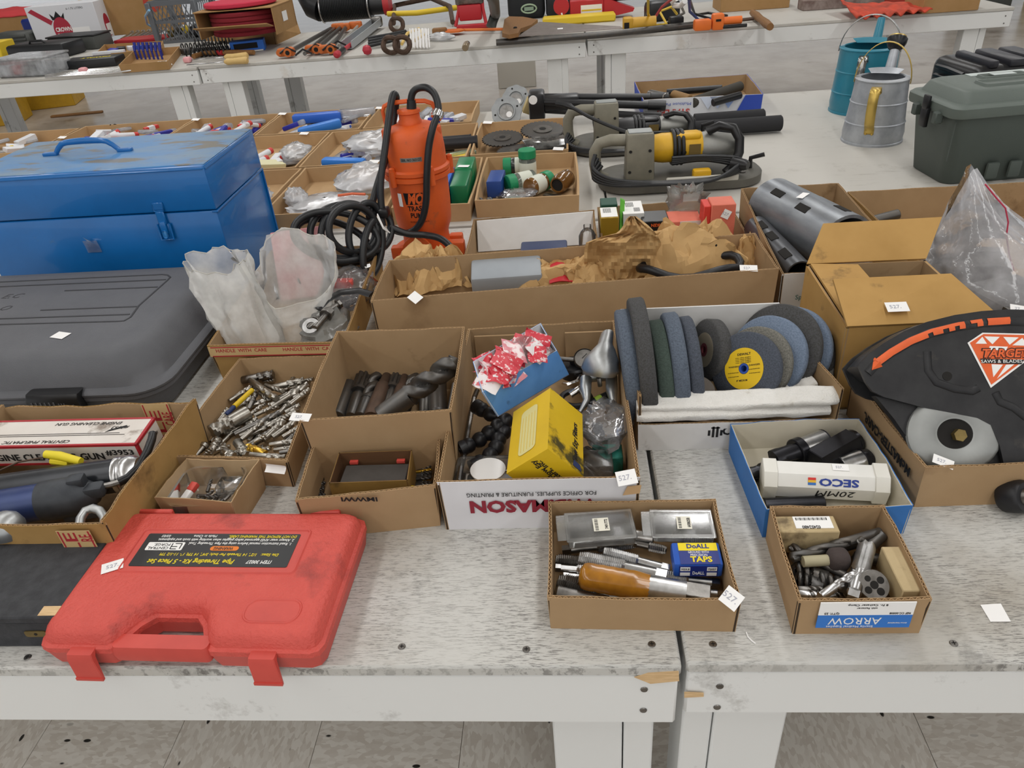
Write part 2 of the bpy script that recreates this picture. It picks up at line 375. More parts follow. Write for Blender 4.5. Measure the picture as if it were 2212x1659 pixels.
def carton(name, label, pts, h, z0=0, out=KRAFT, inn=KRAFTI, t=.004, taper=.985, hs=None, flute=True, group=None, bow=.002, cat='carton', seed=1, outs=None, pitch=.0068, rough=.0012, bottom=True):
    rnd = random.Random(seed); pts = [V((p[0], p[1], 0)) for p in pts]; c = sum(pts, V()) / 4
    o = thing(name, label, cat, (c.x, c.y, z0), group=group)
    P_ = [p - c for p in pts]; hs = hs or [h] * 4
    hc = [h] * 4
    for k in range(4):
        A, B = P_[k], P_[(k + 1) % 4]; d = (B - A); L_ = d.length; d = d / L_; n = V((d.y, -d.x, 0)); H_ = hs[k]; m = MB()
        ns = 12; ph = rnd.random() * 9
        def wob(u, q): return rough * (noise.noise(V((u * 6 + ph, q, k)))) * 1.6
        def pt(u, off, zt):   # u along, off inward, zt 0 bottom 1 top
            p = A.lerp(B, u) * (taper + (1 - taper) * zt) + n * (bow * math.sin(PI * u) * zt * math.sin(ph) - off)
            return p
        def slab(o0, o1, dz, mi):
            r = []
            for i in range(ns + 1):
                u = i / ns; zt = H_ + wob(u, 0) - dz
                a0 = pt(u, o0, 0); a1 = pt(u, o1, 0); b0 = pt(u, o0, 1); b1 = pt(u, o1, 1)
                r.append([V((a0.x, a0.y, 0)), V((a1.x, a1.y, 0)), V((b1.x, b1.y, zt)), V((b0.x, b0.y, zt))])
            vs = [p for q in r for p in q]; fs = []
            for i in range(ns):
                for j in range(4): fs.append((i * 4 + j, i * 4 + (j + 1) % 4, i * 4 + 4 + (j + 1) % 4, i * 4 + 4 + j))
            fs += [(0, 1, 2, 3), (ns * 4 + 3, ns * 4 + 2, ns * 4 + 1, ns * 4)]
            m.add(vs, [tuple(reversed(f)) for f in fs], mi, None, False)
        if flute:
            slab(0, .0008, 0, 0); slab(t - .0008, t, 0, 1); slab(.0008, t - .0008, .0042, 3)
            nf = max(4, int(L_ / pitch)) * 2; th = .0007; vs = []; fs = []
            for i in range(nf + 1):
                u = i / nf; off = .0008 if i % 2 else t - .0008; zt = H_ + wob(u, 0) - .0004
                for dd in (-th / 2, th / 2):
                    p = pt(u, off, 1) + d * dd; vs += [V((p.x, p.y, zt)), V((p.x, p.y, zt - .004))]
            for i in range(nf):
                a = i * 4; b_ = a + 4; fs += [(a, b_, b_ + 2, a + 2), (a, a + 1, b_ + 1, b_), (a + 2, b_ + 2, b_ + 3, a + 3)]
            m.add(vs, fs, 2, None, False)
        else:
            slab(0, t * .5, 0, 0); slab(t * .5, t, .0002, 1)
        m.build('side_panel', [(outs or {}).get(k, out), inn, EDGE, FLUTE_SHADE], o, 20)
    if bottom:
        q = [p * (taper * .99) for p in P_]
        m = MB(); m.hexa([V((p.x, p.y, .0005)) for p in q], [V((p.x, p.y, .004)) for p in q]); m.build('bottom_panel', [inn], o)
    o['h'] = h
    return o
def rim(h, *px): return [at(a, b, h) for a, b in px]
def price_tag(parent, p, nrm, up, w_=.022, h_=.014, txt='527.', curl=0):
    """small white sticker, part of what it is stuck to; p in the parent's frame"""
    M = basis(p, V(up).cross(V(nrm)), z=nrm)
    m = MB(); m.sheet(lambda u, v: ((u - .5) * w_, (v - .5) * h_, .0009 + curl * (v - .5) ** 2), 4, 4)
    o = m.build('price_tag', PAPER, parent); o.matrix_basis = M
    if txt:
        e = text(o, txt, Matrix.Translation((-w_ * .08, 0, .0011 + curl * .03)), h_ * .5, INKG, 0, name='price_lettering')
    return o
def wpos(parent, p):  # world -> local of an unrotated thing
    return V(p) - V(parent.location)
def onp(px, py, p0, n):
    """point where the sight line meets the plane through p0 with normal n"""
    d = V((px - CX, py - CY, F)); g = V((RX.dot(d), RY.dot(d), RZ.dot(d))); o = V((0, 0, CH)); n = V(n)
    return o + g * ((V(p0) - o).dot(n) / g.dot(n))
def rrect(x0, x1, y0, y1, r, n=5):
    """rounded rectangle outline, counter-clockwise"""
    out = []
    for cx, cy, a in ((x1 - r, y0 + r, -PI / 2), (x1 - r, y1 - r, 0), (x0 + r, y1 - r, PI / 2), (x0 + r, y0 + r, PI)):
        for i in range(n + 1):
            t = a + PI / 2 * i / n; out.append((cx + r * math.cos(t), cy + r * math.sin(t)))
    return out
def inset(poly, d):
    n = len(poly); out = []
    for i in range(n):
        a, b, c = V(poly[i - 1]).to_2d(), V(poly[i]).to_2d(), V(poly[(i + 1) % n]).to_2d()
        e1 = (b - a); e2 = (c - b)
        n1 = V((-e1.y, e1.x)).normalized() if e1.length > 1e-9 else V((0, 0)); n2 = V((-e2.y, e2.x)).normalized() if e2.length > 1e-9 else V((0, 0))
        q = n1 + n2; k = q.length
        q = q / k if k > 1e-6 else n1
        out.append(tuple(b + q * (d / max(.5, q.dot(n1) if n1.length else 1))))
    return out
def ring(poly, z): return [(p[0], p[1], z) for p in poly]
# ---------------------------------------------------------------- red tool case
RED = mat('red_case_plastic', 'd0544a', .5, col2='c0463d', scale=14, amt=.6, bump=1.0, bscale=190, col3='8f3a34', scale3=11, thr3=(.57, .74))
REDS = mat('red_case_smooth', 'cb4d43', .45, col2='b5413a', scale=20, amt=.5)
BLK = mat('black_print', '18181a', .4)
YEL = mat('yellow_print', 'e8d21e', .6)
WHT = mat('white_print', 'ecebe8', .6)
ORG = mat('orange_print', 'e07a28', .6)
rc = thing('tool_case', 'red textured plastic tool case with a black threading-kit label', 'tool case', (-.4615, .516, 0), rz=-.030)
W2 = .172
def case_outline(d=0, nd=.046, nw=(-.064, .024)):
    x, y0, y1, c, n0, n1, q = W2 - d, d, .216 - d, .014, nw[0] - d, nw[1] + d, nd + d
    k = 2 * d
    return [(-x, y0 + c), (-x + c * .3, y0 + c * .3), (-x + c, y0), (n0 - .018, y0), (n0 - .008, y0 + .006), (n0 + .006, q - .012), (n0 + .018, q), (n1 - .018, q), (n1 - .006, q - .012), (n1 + .008, y0 + .006), (n1 + .018, y0),
            (x - c, y0), (x - c * .3, y0 + c * .3), (x, y0 + c), (x, y1 - c), (x - c * .3, y1 - c * .3), (x - c, y1), (-x + c, y1), (-x + c * .3, y1 - c * .3), (-x, y1 - c)]
m = MB(); m.loops([ring(case_outline(.010), 0), ring(case_outline(.004), .006), ring(case_outline(.001), .024), ring(case_outline(0), .0285)]); m.build('case_base', REDS, rc, 35)
m = MB(); m.loops([ring(case_outline(-.0005), .029), ring(case_outline(0), .036), ring(case_outline(.004), .038), ring(case_outline(.007), .050), ring(case_outline(.0115), .0555), ring(case_outline(.018), .0575)]); lid = m.build('case_lid', RED, rc, 35)
m = MB(); m.loops([ring(rrect(-.078, .038, -.001, .020, .005, 3), .018), ring(rrect(-.080, .040, -.0025, .022, .006, 3), .029), ring(rrect(-.078, .038, 0, .019, .006, 3), .040)]); m.build('carry_handle', REDS, rc, 50)
for x0, s in ((-.130, 1), (.088, 1)):
    m = MB(); m.loops([ring(rrect(x0, x0 + .034, -.0120, -.0085, .001, 1), -.004), ring(rrect(x0 + .001, x0 + .033, -.0115, -.004, .001, 1), .030), ring(rrect(x0 + .002, x0 + .032, -.009, .002, .001, 1), .037)])
    m.box((x0 + .017, -.0115, -.003), (.034, .0035, .004)); m.build('latch', REDS, rc, 30)
for x0 in (-.13, .11):
    m = MB(); m.rbox((x0, .2165, .040), (.05, .008, .022), .002, 1); m.build('hinge', REDS, rc)
m = MB(); pl = rrect(-.118, .112, .098, .172, .006, 3); m.loops([ring(inset(pl, -.0018), .0573), ring(pl, .0592), ring(inset(pl, .0012), .0592), ring(inset(pl, .0022), .0577)]); m.build('label_frame', REDS, lid, 30)
m = MB(); pl = rrect(.072, .140, .024, .058, .0150, 6); m.loops([ring(inset(pl, -.001), .0574), ring(pl, .0586), ring(inset(pl, .0012), .0586), ring(inset(pl, .0025), .0576)]); m.build('oval_boss', REDS, lid, 30)
m = MB(); m.loops([ring(rrect(-.108, .100, .107, .164, .0015, 1), .0576), ring(rrect(-.108, .100, .107, .164, .0015, 1), .0582)]); stk = m.build('warning_label', BLK, lid, 30, 'black warning label with yellow and white print')
def lid_text(s, x, y, h, mt, bold=.0, shear=.0, width=None):
    text(stk, s, Matrix.Translation((x, y, .0583)) @ Matrix.Rotation(PI, 4, 'Z'), h, mt, bold, shear, width=width)
lid_text('Pipe Threading Kit - 5 Piece Set', -.028, .1155, .0105, YEL, .012, .25, .115); lid_text('ITEM 30027', .062, .1155, .0075, WHT, .015, .2, .033)
lid_text('Die Sizes:   1/2", 14 Threads Per Inch; 3/4", 14 TPI; 1"- 11-1/2 TPI', .004, .1275, .0065, YEL, .008, .2, .158)
m = MB(); m.prism(rrect(-.012, .026, .134, .1415, .0035, 4), .0582, .0585); m.build('warning_badge', ORG, stk); text(stk, 'WARNING', Matrix.Translation((.006, .1377, .0587)) @ Matrix.Rotation(PI, 4, 'Z'), .0065, BLK, .01, .2, width=.026)
lid_text('1. Read instruction manual before using the Pipe Threading Tool.', .024, .1465, .0062, WHT, .005, .2, .138)
lid_text('2. Always wear ANSI approved safety goggles when working with tools and equipment.', .002, .1530, .0062, WHT, .005, .2, .185)
lid_text('DO NOT REMOVE THIS WARNING LABEL.', .050, .1592, .0062, YEL, .006, .2, .092); lid_text('Made in China', -.028, .1595, .0058, WHT, .004, .2, .032); lid_text('03/03', -.082, .1595, .0058, WHT, .004, .2, .012)
m = MB(); m.prism(rrect(-.100, -.050, .134, .148, .001, 1), .0582, .0585); m.build('brand_plate', WHT, stk)
text(stk, 'CENTRAL', Matrix.Translation((-.083, .1378, .0587)) @ Matrix.Rotation(PI, 4, 'Z'), .006, INKB, 0, width=.028); text(stk, 'FORGE.', Matrix.Translation((-.080, .1438, .0587)) @ Matrix.Rotation(PI, 4, 'Z'), .006, INKB, 0, width=.022)
m = MB()
for q in (((-.062, .1362), (.008, .0012)), ((-.062, .1402), (.008, .0012)), ((-.0662, .1410), (.0012, .010)), ((-.058, .1455), (.009, .0012)), ((-.0535, .1410), (.0012, .009))): m.box((q[0][0], q[0][1], .0586), (*q[1], .0003))
m.build('brand_emblem', INKB, stk)
tg = price_tag(lid, V((-.128, .106, .0576)), (0, 0, 1), (.9, .45, 0), .018, .026, None); text(tg, '527.', Matrix.Translation((0, 0, .0011)) @ Matrix.Rotation(PI / 2, 4, 'Z'), .009, INKG, name='price_lettering')
# ---------------------------------------------------------------- black wooden case under the fragile carton's edge
BLKW = mat('black_case_cloth', '2f3033', .75, col2='4a4b4e', scale=60, amt=.5, bump=.3, bscale=400)
BRASS = mat('brass_old', '8d7a4c', .45, .8, col2='5d5033', scale=50)
bc = thing('wooden_case', 'black cloth-covered wooden case with a brass keyhole plate', 'case', (-.81, .55, 0))
m = MB(); m.rbox((0, .06, .0225), (.38, .12, .045), .002, 1); m.build('case_body', BLKW, bc)
m = MB(); m.rbox((0, .06, .0505), (.384, .124, .011), .002, 1); m.build('case_lid', BLKW, bc)
m = MB(); m.prism(rrect(-.014, .014, -.005, .005, .003, 3), 0, .0012, M=basis((.155, -.0005, .026), (1, 0, 0), z=(0, -1, 0))); hp = m.build('keyhole_plate', BRASS, bc)
m = MB(); m.cyl((.155, -.0016, .026), (.155, -.0022, .026), .002, n=10); m.build('keyhole', DARK, bc)
m = MB(); m.box((.18, .008, .0555), (.022, .014, .002)); m.build('worn_corner', BARE, bc, label='bare wood at the worn corner')
# ---------------------------------------------------------------- grey tool case
GREY = mat('grey_case_plastic', '5d5e62', .55, col2='4f5054', scale=10, amt=.5, bump=.3, bscale=520, spec=.4)
GREYD = mat('grey_case_groove', '2d2d30', .6)
gx0, gx1, gy0, gy1 = -1.36, -.705, 1.018, 1.468
gc = thing('tool_case', 'large grey moulded plastic tool case beside the blue toolbox', 'tool case', ((gx0 + gx1) / 2, gy0, 0)); gw = (gx1 - gx0) / 2; gd = gy1 - gy0
R_ = lambda d, r: rrect(-gw + d, gw - d, d, gd - d, r, 6)
m = MB(); m.loops([ring(R_(.030, .05), 0), ring(R_(.018, .05), .012), ring(R_(.010, .06), .045), ring(R_(.003, .065), .048), ring(R_(.003, .065), .0555)]); m.build('case_base', GREY, gc, 45)
m = MB(); m.loops([ring(R_(.001, .065), .0575), ring(R_(0, .065), .062), ring(R_(.004, .065), .066), ring(R_(.014, .07), .068), ring(R_(.022, .07), .085), ring(R_(.036, .065), .114), ring(R_(.050, .06), .1225), ring(R_(.070, .05), .124)]); glid = m.build('case_lid', GREY, gc, 50)
m = MB(); m.loops([ring(R_(.006, .062), .0552), ring(R_(.006, .062), .0578)]); m.build('parting_seam', GREYD, gc)
def groove(px, w_=.0022):
    m = MB(); m.tube([wpos(gc, at(a, b, .1243)) for a, b in px], w_, 6, flat=.35); m.build('lid_groove', GREYD, glid)
groove([(-40, 611), (200, 600), (350, 593), (362, 594), (368, 599), (360, 607), (300, 660), (282, 685), (268, 693), (255, 694), (-40, 702)])
groove([(-40, 621), (358, 604)]); groove([(140, 628), (340, 620)]); groove([(88, 670), (298, 662)]); groove([(-40, 690), (280, 679)])
LK = mat('black_latch_plastic', '18181a', .35)
lt = MB(); lt.loops([ring(rrect(-.05, .05, -.013, .006, .004, 2), .030), ring(rrect(-.048, .048, -.015, .004, .004, 2), .062), ring(rrect(-.048, .048, -.008, .014, .004, 2), .072)])
la = lt.build('latch', LK, gc, 35); la.location = wpos(gc, at(137, 852, .055)); la.location.z = 0; la.location.y = -.001
for k in range(6):
    m = MB(); m.box((-.036 + k * .008, -.0148, .048), (.0025, .002, .026)); m.build('latch_rib', GREYD if False else GREY, la)
for s_, x, z in (('E', .018, .055), ('B', .018, .040), ('A', .034, .050)):
    text(la, s_, Matrix.Translation((x, -.0155, z)) @ Matrix.Rotation(PI / 2, 4, 'X') @ Matrix.Rotation(PI / 2, 4, 'Z'), .016, GREY, .02)
for s_, x, y in (('E.C', 25, 640), ('O', 10, 666)): text(glid, s_, Matrix.Translation(wpos(gc, at(x, y, .1242))) , .028, GREYD, 0, .3, name='marker_lettering')
price_tag(glid, wpos(gc, at(131, 725, .1242)), (0, 0, 1), (.3, 1, 0), .030, .022, None)
# ---------------------------------------------------------------- blue steel toolbox
BLUE = mat('blue_enamel', '0c66ac', .32, col2='085897', scale=9, amt=.5, coat=.3, col3='4d6a80', scale3=10, thr3=(.70, .78))
BLUET = mat('blue_enamel_scuffed', '4a86bd', .35, col2='7f93a3', scale=5, amt=1, coat=.3, stretch=(1, 2.6, 1), col3='77736a', scale3=7, thr3=(.53, .60))
bx0, bx1, by0, by1 = -1.35, -.776, 1.548, 1.852
bt = thing('toolbox', 'blue enamelled steel toolbox with a scuffed lid and bent top handle', 'toolbox', ((bx0 + bx1) / 2, by0, 0)); bw = (bx1 - bx0) / 2; bd = by1 - by0
m = MB(); m.rbox((0, bd / 2, .099), (bw * 2, bd, .198), .003, 2); m.build('box_body', BLUE, bt)
m = MB(); m.rbox((0, bd / 2, .2495), (bw * 2 + .002, bd + .002, .098), .004, 2); bl = m.build('box_lid', BLUE, bt)
m = MB(); m.rbox((0, bd / 2 + .002, .2990), (bw * 2 - .004, bd - .010, .0035), .0015, 1); m.build('lid_top', BLUET, bl)
m = MB(); m.tube([(-bw, -.0005, .292), (bw - .004, -.0005, .292), (bw + .0005, .004, .292)], .0025, 6); m.tube([(bw + .0006, .004, .290), (bw + .0006, bd * .9, .290)], .002, 6); m.build('lid_hem', BLUE, bl)
m = MB(); m.tube([(bw - .010, -.001, .197), (bw + .0012, -.001, .196), (bw + .0012, .3 * bd, .198), (bw + .0012, bd, .199)], .0022, 6); m.tube([(bw + .0012, bd - .004, .002), (bw + .0012, bd - .004, .197)], .003, 6); m.build('corner_seam', BLUE, bt)
h0 = wpos(bt, at(122, 333, .303)); h1 = wpos(bt, at(258, 325, .303)); hm = []
for i in range(15):
    u = i / 14; e = min(1, min(u, 1 - u) * 5.0); hm.append(h0.lerp(h1, u) + V((0, 0, .002 + .020 * math.sin(e * PI / 2) + .005 * math.sin(u * PI))))
m = MB(); m.tube(hm, [.0055 + .002 * math.sin(PI * i / 14) for i in range(15)], 10); hd = m.build('carry_handle', BLUE, bt, 60)
for q in (h0, h1):
    m = MB(); m.rbox((q.x + (.014 if q is h1 else -.014), q.y, .304), (.036, .014, .009), .003, 2); m.build('handle_bracket', BLUE, hd)
def toolbox_latch(px):
    c_ = wpos(bt, aty(px[0], px[1], by0)); x = c_.x
    m = MB(); m.rbox((x, -.003, .216), (.024, .006, .018), .002, 1); m.tube([(x - .011, -.004, .222), (x + .011, -.004, .222), (x + .011, -.006, .206), (x - .011, -.006, .206)], .0022, 6, closed=True); k = m.build('latch', BLUE, bt)
    m = MB(); m.rbox((x, -.006, .190), (.020, .006, .030), .002, 1); m.rbox((x, -.004, .158), (.028, .004, .038), .003, 2); m.rbox((x, -.009, .168), (.014, .006, .030), .003, 2); m.build('hasp', BLUE, k)
    m = MB(); m.tube([(x - .014, -.006, .176), (x - .014, -.008, .140), (x + .014, -.008, .140), (x + .014, -.006, .176)], .0025, 6); m.build('hasp_loop', BLUE, k)
    m = MB(); m.rbox((x, -.0125, .154), (.010, .003, .018), .0045, 2); m.build('hasp_tongue', mat('blue_shine', '3f87c4', .25), k)
toolbox_latch((355, 480)); toolbox_latch((-140, 500))
TAPE = film('clear_tape', 'd8d8d8', .3, .15)
m = MB(); q = wpos(bt, aty(200, 532, by0 - .002)); m.sheet(lambda u, v: (q.x + (u - .5) * .034, q.y - .004 * v * v, q.z + (v - .5) * .030), 4, 4); m.build('tape_scrap', TAPE, bt)
m = MB(); m.sheet(lambda u, v: (q.x - .005 + u * .022, q.y - .002 - .012 * v, q.z + .012 + .016 * v * (1 - u)), 3, 3); m.build('tape_curl', film('tape_curl', 'eeeeee', .6, .15), bt)
# ---------------------------------------------------------------- the cartons of the front tables
BLUEB = mat('blue_board', '3475bd', .6, col2='2560a3', scale=12, amt=.5)
BEIGE = mat('beige_board', 'c9c2b0', .75, col2='b3ab98', scale=12, amt=.5, col3='807868', scale3=14, thr3=(.64, .8))
c_tap = carton('kraft_carton', 'small kraft carton of threading taps with a diamond-turned price tag', rim(.055, (1182,1291),(1602,1297),(1546,1078),(1184,1083)), .055, seed=3)
c_arr = carton('kraft_carton', 'small kraft carton with a blue and white supplier label on its front', rim(.058, (1725,1297),(2014,1294),(1910,1091),(1663,1092)), .058, seed=4)
c_blu = carton('blue_carton', 'shallow blue carton with beige inside holding the white plastic tube', rim(.05, (1654,1101),(1973,1092),(1856,904),(1577,916)), .05, out=BLUEB, inn=BEIGE, t=.0022, flute=False, seed=8, rough=.002, bow=.004)
WBF = mat('white_print_board', 'dcdcdf', .62, col2='c6c6ca', scale=7, amt=.4, col3='83807c', scale3=18, thr3=(.66, .8))
c_wb = carton('kraft_carton', 'long kraft carton with a white front panel lettered in dark red', rim(.088, (943,1043),(1383,1032),(1328,692),(1011,710)), .088, outs={0: WBF}, seed=5)
c_tall = carton('kraft_carton', 'deep kraft carton of black drill bits and reamers behind the small boxed cartons', rim(.125, (647,909),(975,886),(1004,705),(727,715)), .125, seed=6, taper=.95)
c_inn = carton('kraft_carton', 'kraft carton holding a smaller brown box with a dark slab in it', rim(.075, (637,1081),(941,1049),(950,934),(684,938)), .075, seed=7, taper=.97)
c_mill = carton('kraft_carton', 'shallow kraft carton heaped with bright steel end mills', rim(.055, (354,986),(620,995),(706,768),(517,774)), .055, seed=9, taper=.97)
c_sm = carton('chipboard_carton', 'little open chipboard carton with a clear plastic tray inside', rim(.055, (333,1075),(500,1086),(561,992),(403,990)), .055, flute=False, t=.0018, seed=10, taper=.94, out=mat('chipboard', 'a98c68', .85, col2='96784f', scale=16), inn=mat('chipboard_in', 'b39a78', .85, col2='9c8260', scale=16))
OLDK = mat('old_kraft', 'a8854f', .85, col2='93723f', scale=10, amt=.6, col3='5e4627', scale3=9, thr3=(.6, .74))
c_hwc = carton('kraft_carton', 'old kraft carton sealed with red-lettered care tape under the milky bags', [(-.672, 1.150), (-.41, 1.142), (-.435, 1.60), (-.700, 1.60)], .078, out=OLDK, seed=11, taper=.96)
c_long = carton('long_carton', 'long narrow kraft carton stuffed with crumpled brown paper', rim(.12, (800,650),(1683,580),(1631,503),(840,562)), .12, seed=12, taper=.99, pitch=.008)
c_frag = carton('kraft_carton', 'battered kraft carton with red-lettered fragile tape holding the grease guns', [(-.93, .672), (-.607, .668), (-.600, .945), (-.93, .945)], .098, out=OLDK, seed=13, taper=.98, rough=.004, hs=[.09, .098, .092, .098])
k0 = at(1381, 974, 0); k1 = at(1772, 960, 0)
c_whl = carton('kraft_carton', 'kraft carton of grinding wheels with a white front flap and white felt', [(k0.x - .003, k0.y), (.388, k0.y), (.352, 1.095), (.078, 1.100)], .12, seed=14, taper=.99, outs={0: WHITEB}, hs=[.050, .105, .10, .105])
c_mcm = carton('kraft_carton', 'kraft carton lettered on its left side under the black saw guard', [(.452, .766), (.70, .772), (.70, .985), (.432, .985)], .07, seed=15, taper=.99)
c_whi = carton('kraft_carton', 'kraft carton lined with white card behind the long narrow carton', [(-.232, 1.500), (.070, 1.520), (.068, 1.772), (-.232, 1.752)], .072, seed=16, pitch=.009)
c_brg = carton('kraft_carton', 'kraft carton packed with upright bearing boxes', [(.078, 1.560), (.405, 1.575), (.405, 1.845), (.078, 1.838)], .055, seed=17, pitch=.009)
c_cor = carton('kraft_carton', 'kraft carton of slotted steel core bits', [(.400, 1.300), (.640, 1.300), (.655, 1.790), (.425, 1.790)], .10, seed=18, pitch=.009, outs={0: WHITEB})
c_bag = carton('kraft_carton', 'kraft carton holding the clear zip bag at the right edge', [(.672, 1.085), (1.12, 1.085), (1.12, 1.77), (.672, 1.77)], .085, seed=19, pitch=.009, out=OLDK)
# ---------------------------------------------------------------- tools built along +x
def ringx(x, n, fn): return [(x, fn(2 * PI * i / n) * math.cos(2 * PI * i / n), fn(2 * PI * i / n) * math.sin(2 * PI * i / n)) for i in range(n)]
def twist(m, x0, x1, R, nfl=2, depth=.5, turns=1.5, n=14, ns=14, mi=0, tip=True, r1=None):
    rs = []; r1 = r1 or R
    for k in range(ns + 1):
        u = k / ns; a = turns * 2 * PI * u; q = R + (r1 - R) * u
        rs.append(ringx(x0 + (x1 - x0) * u, n, lambda t: q * (1 - depth * max(0, math.cos(nfl * (t - a))) ** 1.5)))
    if tip: rs.append(ringx(x1 + R * .5, n, lambda t: R * .06))
    return m.loops(rs, mi)
BITS = {}
def bit(kind, L, R):
    k = (kind, round(L, 3), round(R, 4))
    if k in BITS: return BITS[k]
    m = MB()
    if kind == 'endmill':
        m.loops([ringx(0, 12, lambda t: R * .82), ringx(.001, 12, lambda t: R * .9), ringx(L * .5, 12, lambda t: R * .9)]); twist(m, L * .5, L, R, 4, .42, .55, 16, 8, tip=False)
    elif kind == 'drill':
        m.loops([ringx(0, 10, lambda t: R * .85), ringx(.001, 10, lambda t: R * .95), ringx(L * .36, 10, lambda t: R * .95)]); twist(m, L * .36, L - R * .5, R, 2, .62, max(1.2, L * .64 / (R * 11)), 18, 30)
    elif kind == 'reamer':
        m.loops([ringx(0, 12, lambda t: R * .6), ringx(L * .02, 12, lambda t: R * .68), ringx(L * .5, 12, lambda t: R * .75), ringx(L * .52, 12, lambda t: R * .55), ringx(L * .58, 12, lambda t: R * .55)]); m.cyl((L * .57, 0, 0), (L * .63, 0, 0), R * 1.02, n=14); twist(m, L * .63, L, R, 8, .3, .02, 32, 3, tip=False)
    elif kind == 'taper':
        m.loops([ringx(0, 14, lambda t: R * .9), ringx(L * .03, 14, lambda t: R), ringx(L * .62, 14, lambda t: R * .86), ringx(L * .64, 14, lambda t: R * .7), ringx(L * .9, 14, lambda t: R * .55), ringx(L * .98, 14, lambda t: R * .35), ringx(L, 14, lambda t: R * .12)])
    elif kind == 'plain':
        m.loops([ringx(0, 16, lambda t: R * .86), ringx(R * .15, 16, lambda t: R), ringx(L - R * .15, 16, lambda t: R * .94), ringx(L, 16, lambda t: R * .8)])
    elif kind == 'countersink':
        m.loops([ringx(0, 12, lambda t: R * .55), ringx(L * .6, 12, lambda t: R * .6), ringx(L * .62, 12, lambda t: R), ringx(L * .8, 12, lambda t: R), ringx(L, 12, lambda t: R * .12)])
    elif kind == 'tap':
        rs = [ringx(L * .46, 16, lambda t: R * .7)]; nt = max(8, int(L * .5 / .0022)); x0 = L * .48
        for i in range(nt * 2 + 1):
            u = i / (nt * 2); g = (1.0 if i % 2 else .86) * (1 - .25 * max(0, u - .8) / .2)
            rs.append(ringx(x0 + (L - x0) * u, 16, lambda t: R * g * (1 - .38 * max(0, math.cos(4 * t)) ** 4)))
        m.loops(rs); m.loops([ringx(L * .12, 12, lambda t: R * .7), ringx(L * .47, 12, lambda t: R * .7)]); m.box((L * .06, 0, 0), (L * .12, R * 1.02, R * 1.02))
    me = m.mesh(kind + '_tool', [STEEL], 55 if kind == 'drill' else 36); BITS[k] = me; return me
def lay(name, label, cat, group, kind, a, b, R, za, zb=None, mt=None, L=None):
    """one tool lying between two measured points"""
    zb = za if zb is None else zb
    A = at(a[0], a[1], za); B = at(b[0], b[1], zb); L_ = (B - A).length
    me = bit(kind, L_, R); o = mesh_obj(name, me); o.matrix_basis = lying(A, B)
    if mt and mt is not STEEL:
        o.material_slots[0].link = 'OBJECT'; o.material_slots[0].material = mt
    return tag(o, label, cat, group)
def zz(ox, oy, sc): return lambda x, y: (ox + x / sc, oy + y / sc)
MILLM = mat('mill_steel', 'b4b0a8', .34, 1, col2='7c776e', scale=80, amt=.7)
GOLD = mat('titanium_gold', 'c9a13f', .3, .9)
YEN = mat('yellow_enamel', 'd8b51f', .5)
# ---------------------------------------------------------------- end mills in the shallow carton
Z = zz(340, 700, 3.253); rnd = random.Random(5)
ML = [(595,395,815,350,85),(650,390,835,525,70),(800,450,1030,395,70),(740,405,830,390,50),(1020,400,1095,385,40),(505,540,655,445,50),(500,615,660,520,62),(640,600,690,495,50),(720,480,790,540,50),(800,580,1060,430,82),(930,570,1070,465,70),(625,660,725,580,42),(680,645,800,590,42),(435,850,600,690,40),(540,775,860,625,62),(590,810,740,690,48),(600,800,830,690,60),(745,815,890,685,72),(860,680,1000,600,92),(810,795,980,680,62),(880,795,990,730,46),(640,860,800,760,70),(560,830,630,930,92),(270,925,350,830,80),(360,920,430,810,80),(470,900,540,940,95),(790,850,970,820,50),(820,885,970,865,50),(860,905,960,890,70),(650,920,900,940,60),(430,690,500,600,60),(760,620,850,570,50),(900,620,1000,570,50),(840,860,980,790,30),(700,590,760,560,30),(900,830,990,760,55),(760,430,880,470,50),(980,430,1065,405,50),(830,700,930,640,55),(700,770,800,700,50),(680,830,760,780,48),(600,740,700,660,44),(420,760,470,690,42),(310,930,390,870,50),(580,900,640,860,45),(520,930,580,890,60),(700,890,800,870,42),(930,470,1010,430,50),(960,520,1060,480,55),(870,560,960,520,52)]
EML = 'bright steel end mill in the shallow carton heaped with cutters'
for i, (x0, y0, x1, y1, r) in enumerate(ML):
    R = r * .0001 * .95; k = 'endmill' if i % 5 != 3 else ('drill' if r < 60 else 'countersink'); z0 = .006 + R + rnd.random() * .012
    lay('end_mill' if k == 'endmill' else 'cutting_bit', EML if k == 'endmill' else 'small steel cutting bit lying among the end mills', 'cutter', 'cutters in the shallow carton', k, Z(x0, y0), Z(x1, y1), R, z0, z0 + rnd.random() * .008, MILLM if i % 7 else STEELD)
for i in range(26):
    u, v = rnd.random(), rnd.random(); x = 470 + 480 * u + 130 * v - 150 * (1 - v); y = 900 - 480 * v; a = .62 + rnd.uniform(-.5, .5); l = rnd.uniform(110, 210)
    x = min(max(x, 330 + .35 * (930 - y)), 880 + .25 * (930 - y)); lay('end_mill', EML, 'cutter', 'cutters in the shallow carton', 'endmill', Z(x - l / 2 * math.cos(a), y + l / 2 * math.sin(a) * .8), Z(x + l / 2 * math.cos(a), y - l / 2 * math.sin(a) * .8), rnd.uniform(.0035, .0065), .010, .012, MILLM)
lay('shell_mill', 'thick dark shell end mill at the left of the cutter heap', 'cutter', None, 'endmill', Z(640, 622), Z(385, 765), .0145, .026, .024, MILLM)
lay('end_mill', 'gold coated end mill near the front of the cutter heap', 'cutter', 'cutters in the shallow carton', 'endmill', Z(760, 915), Z(640, 865), .0075, .018, .018, GOLD)
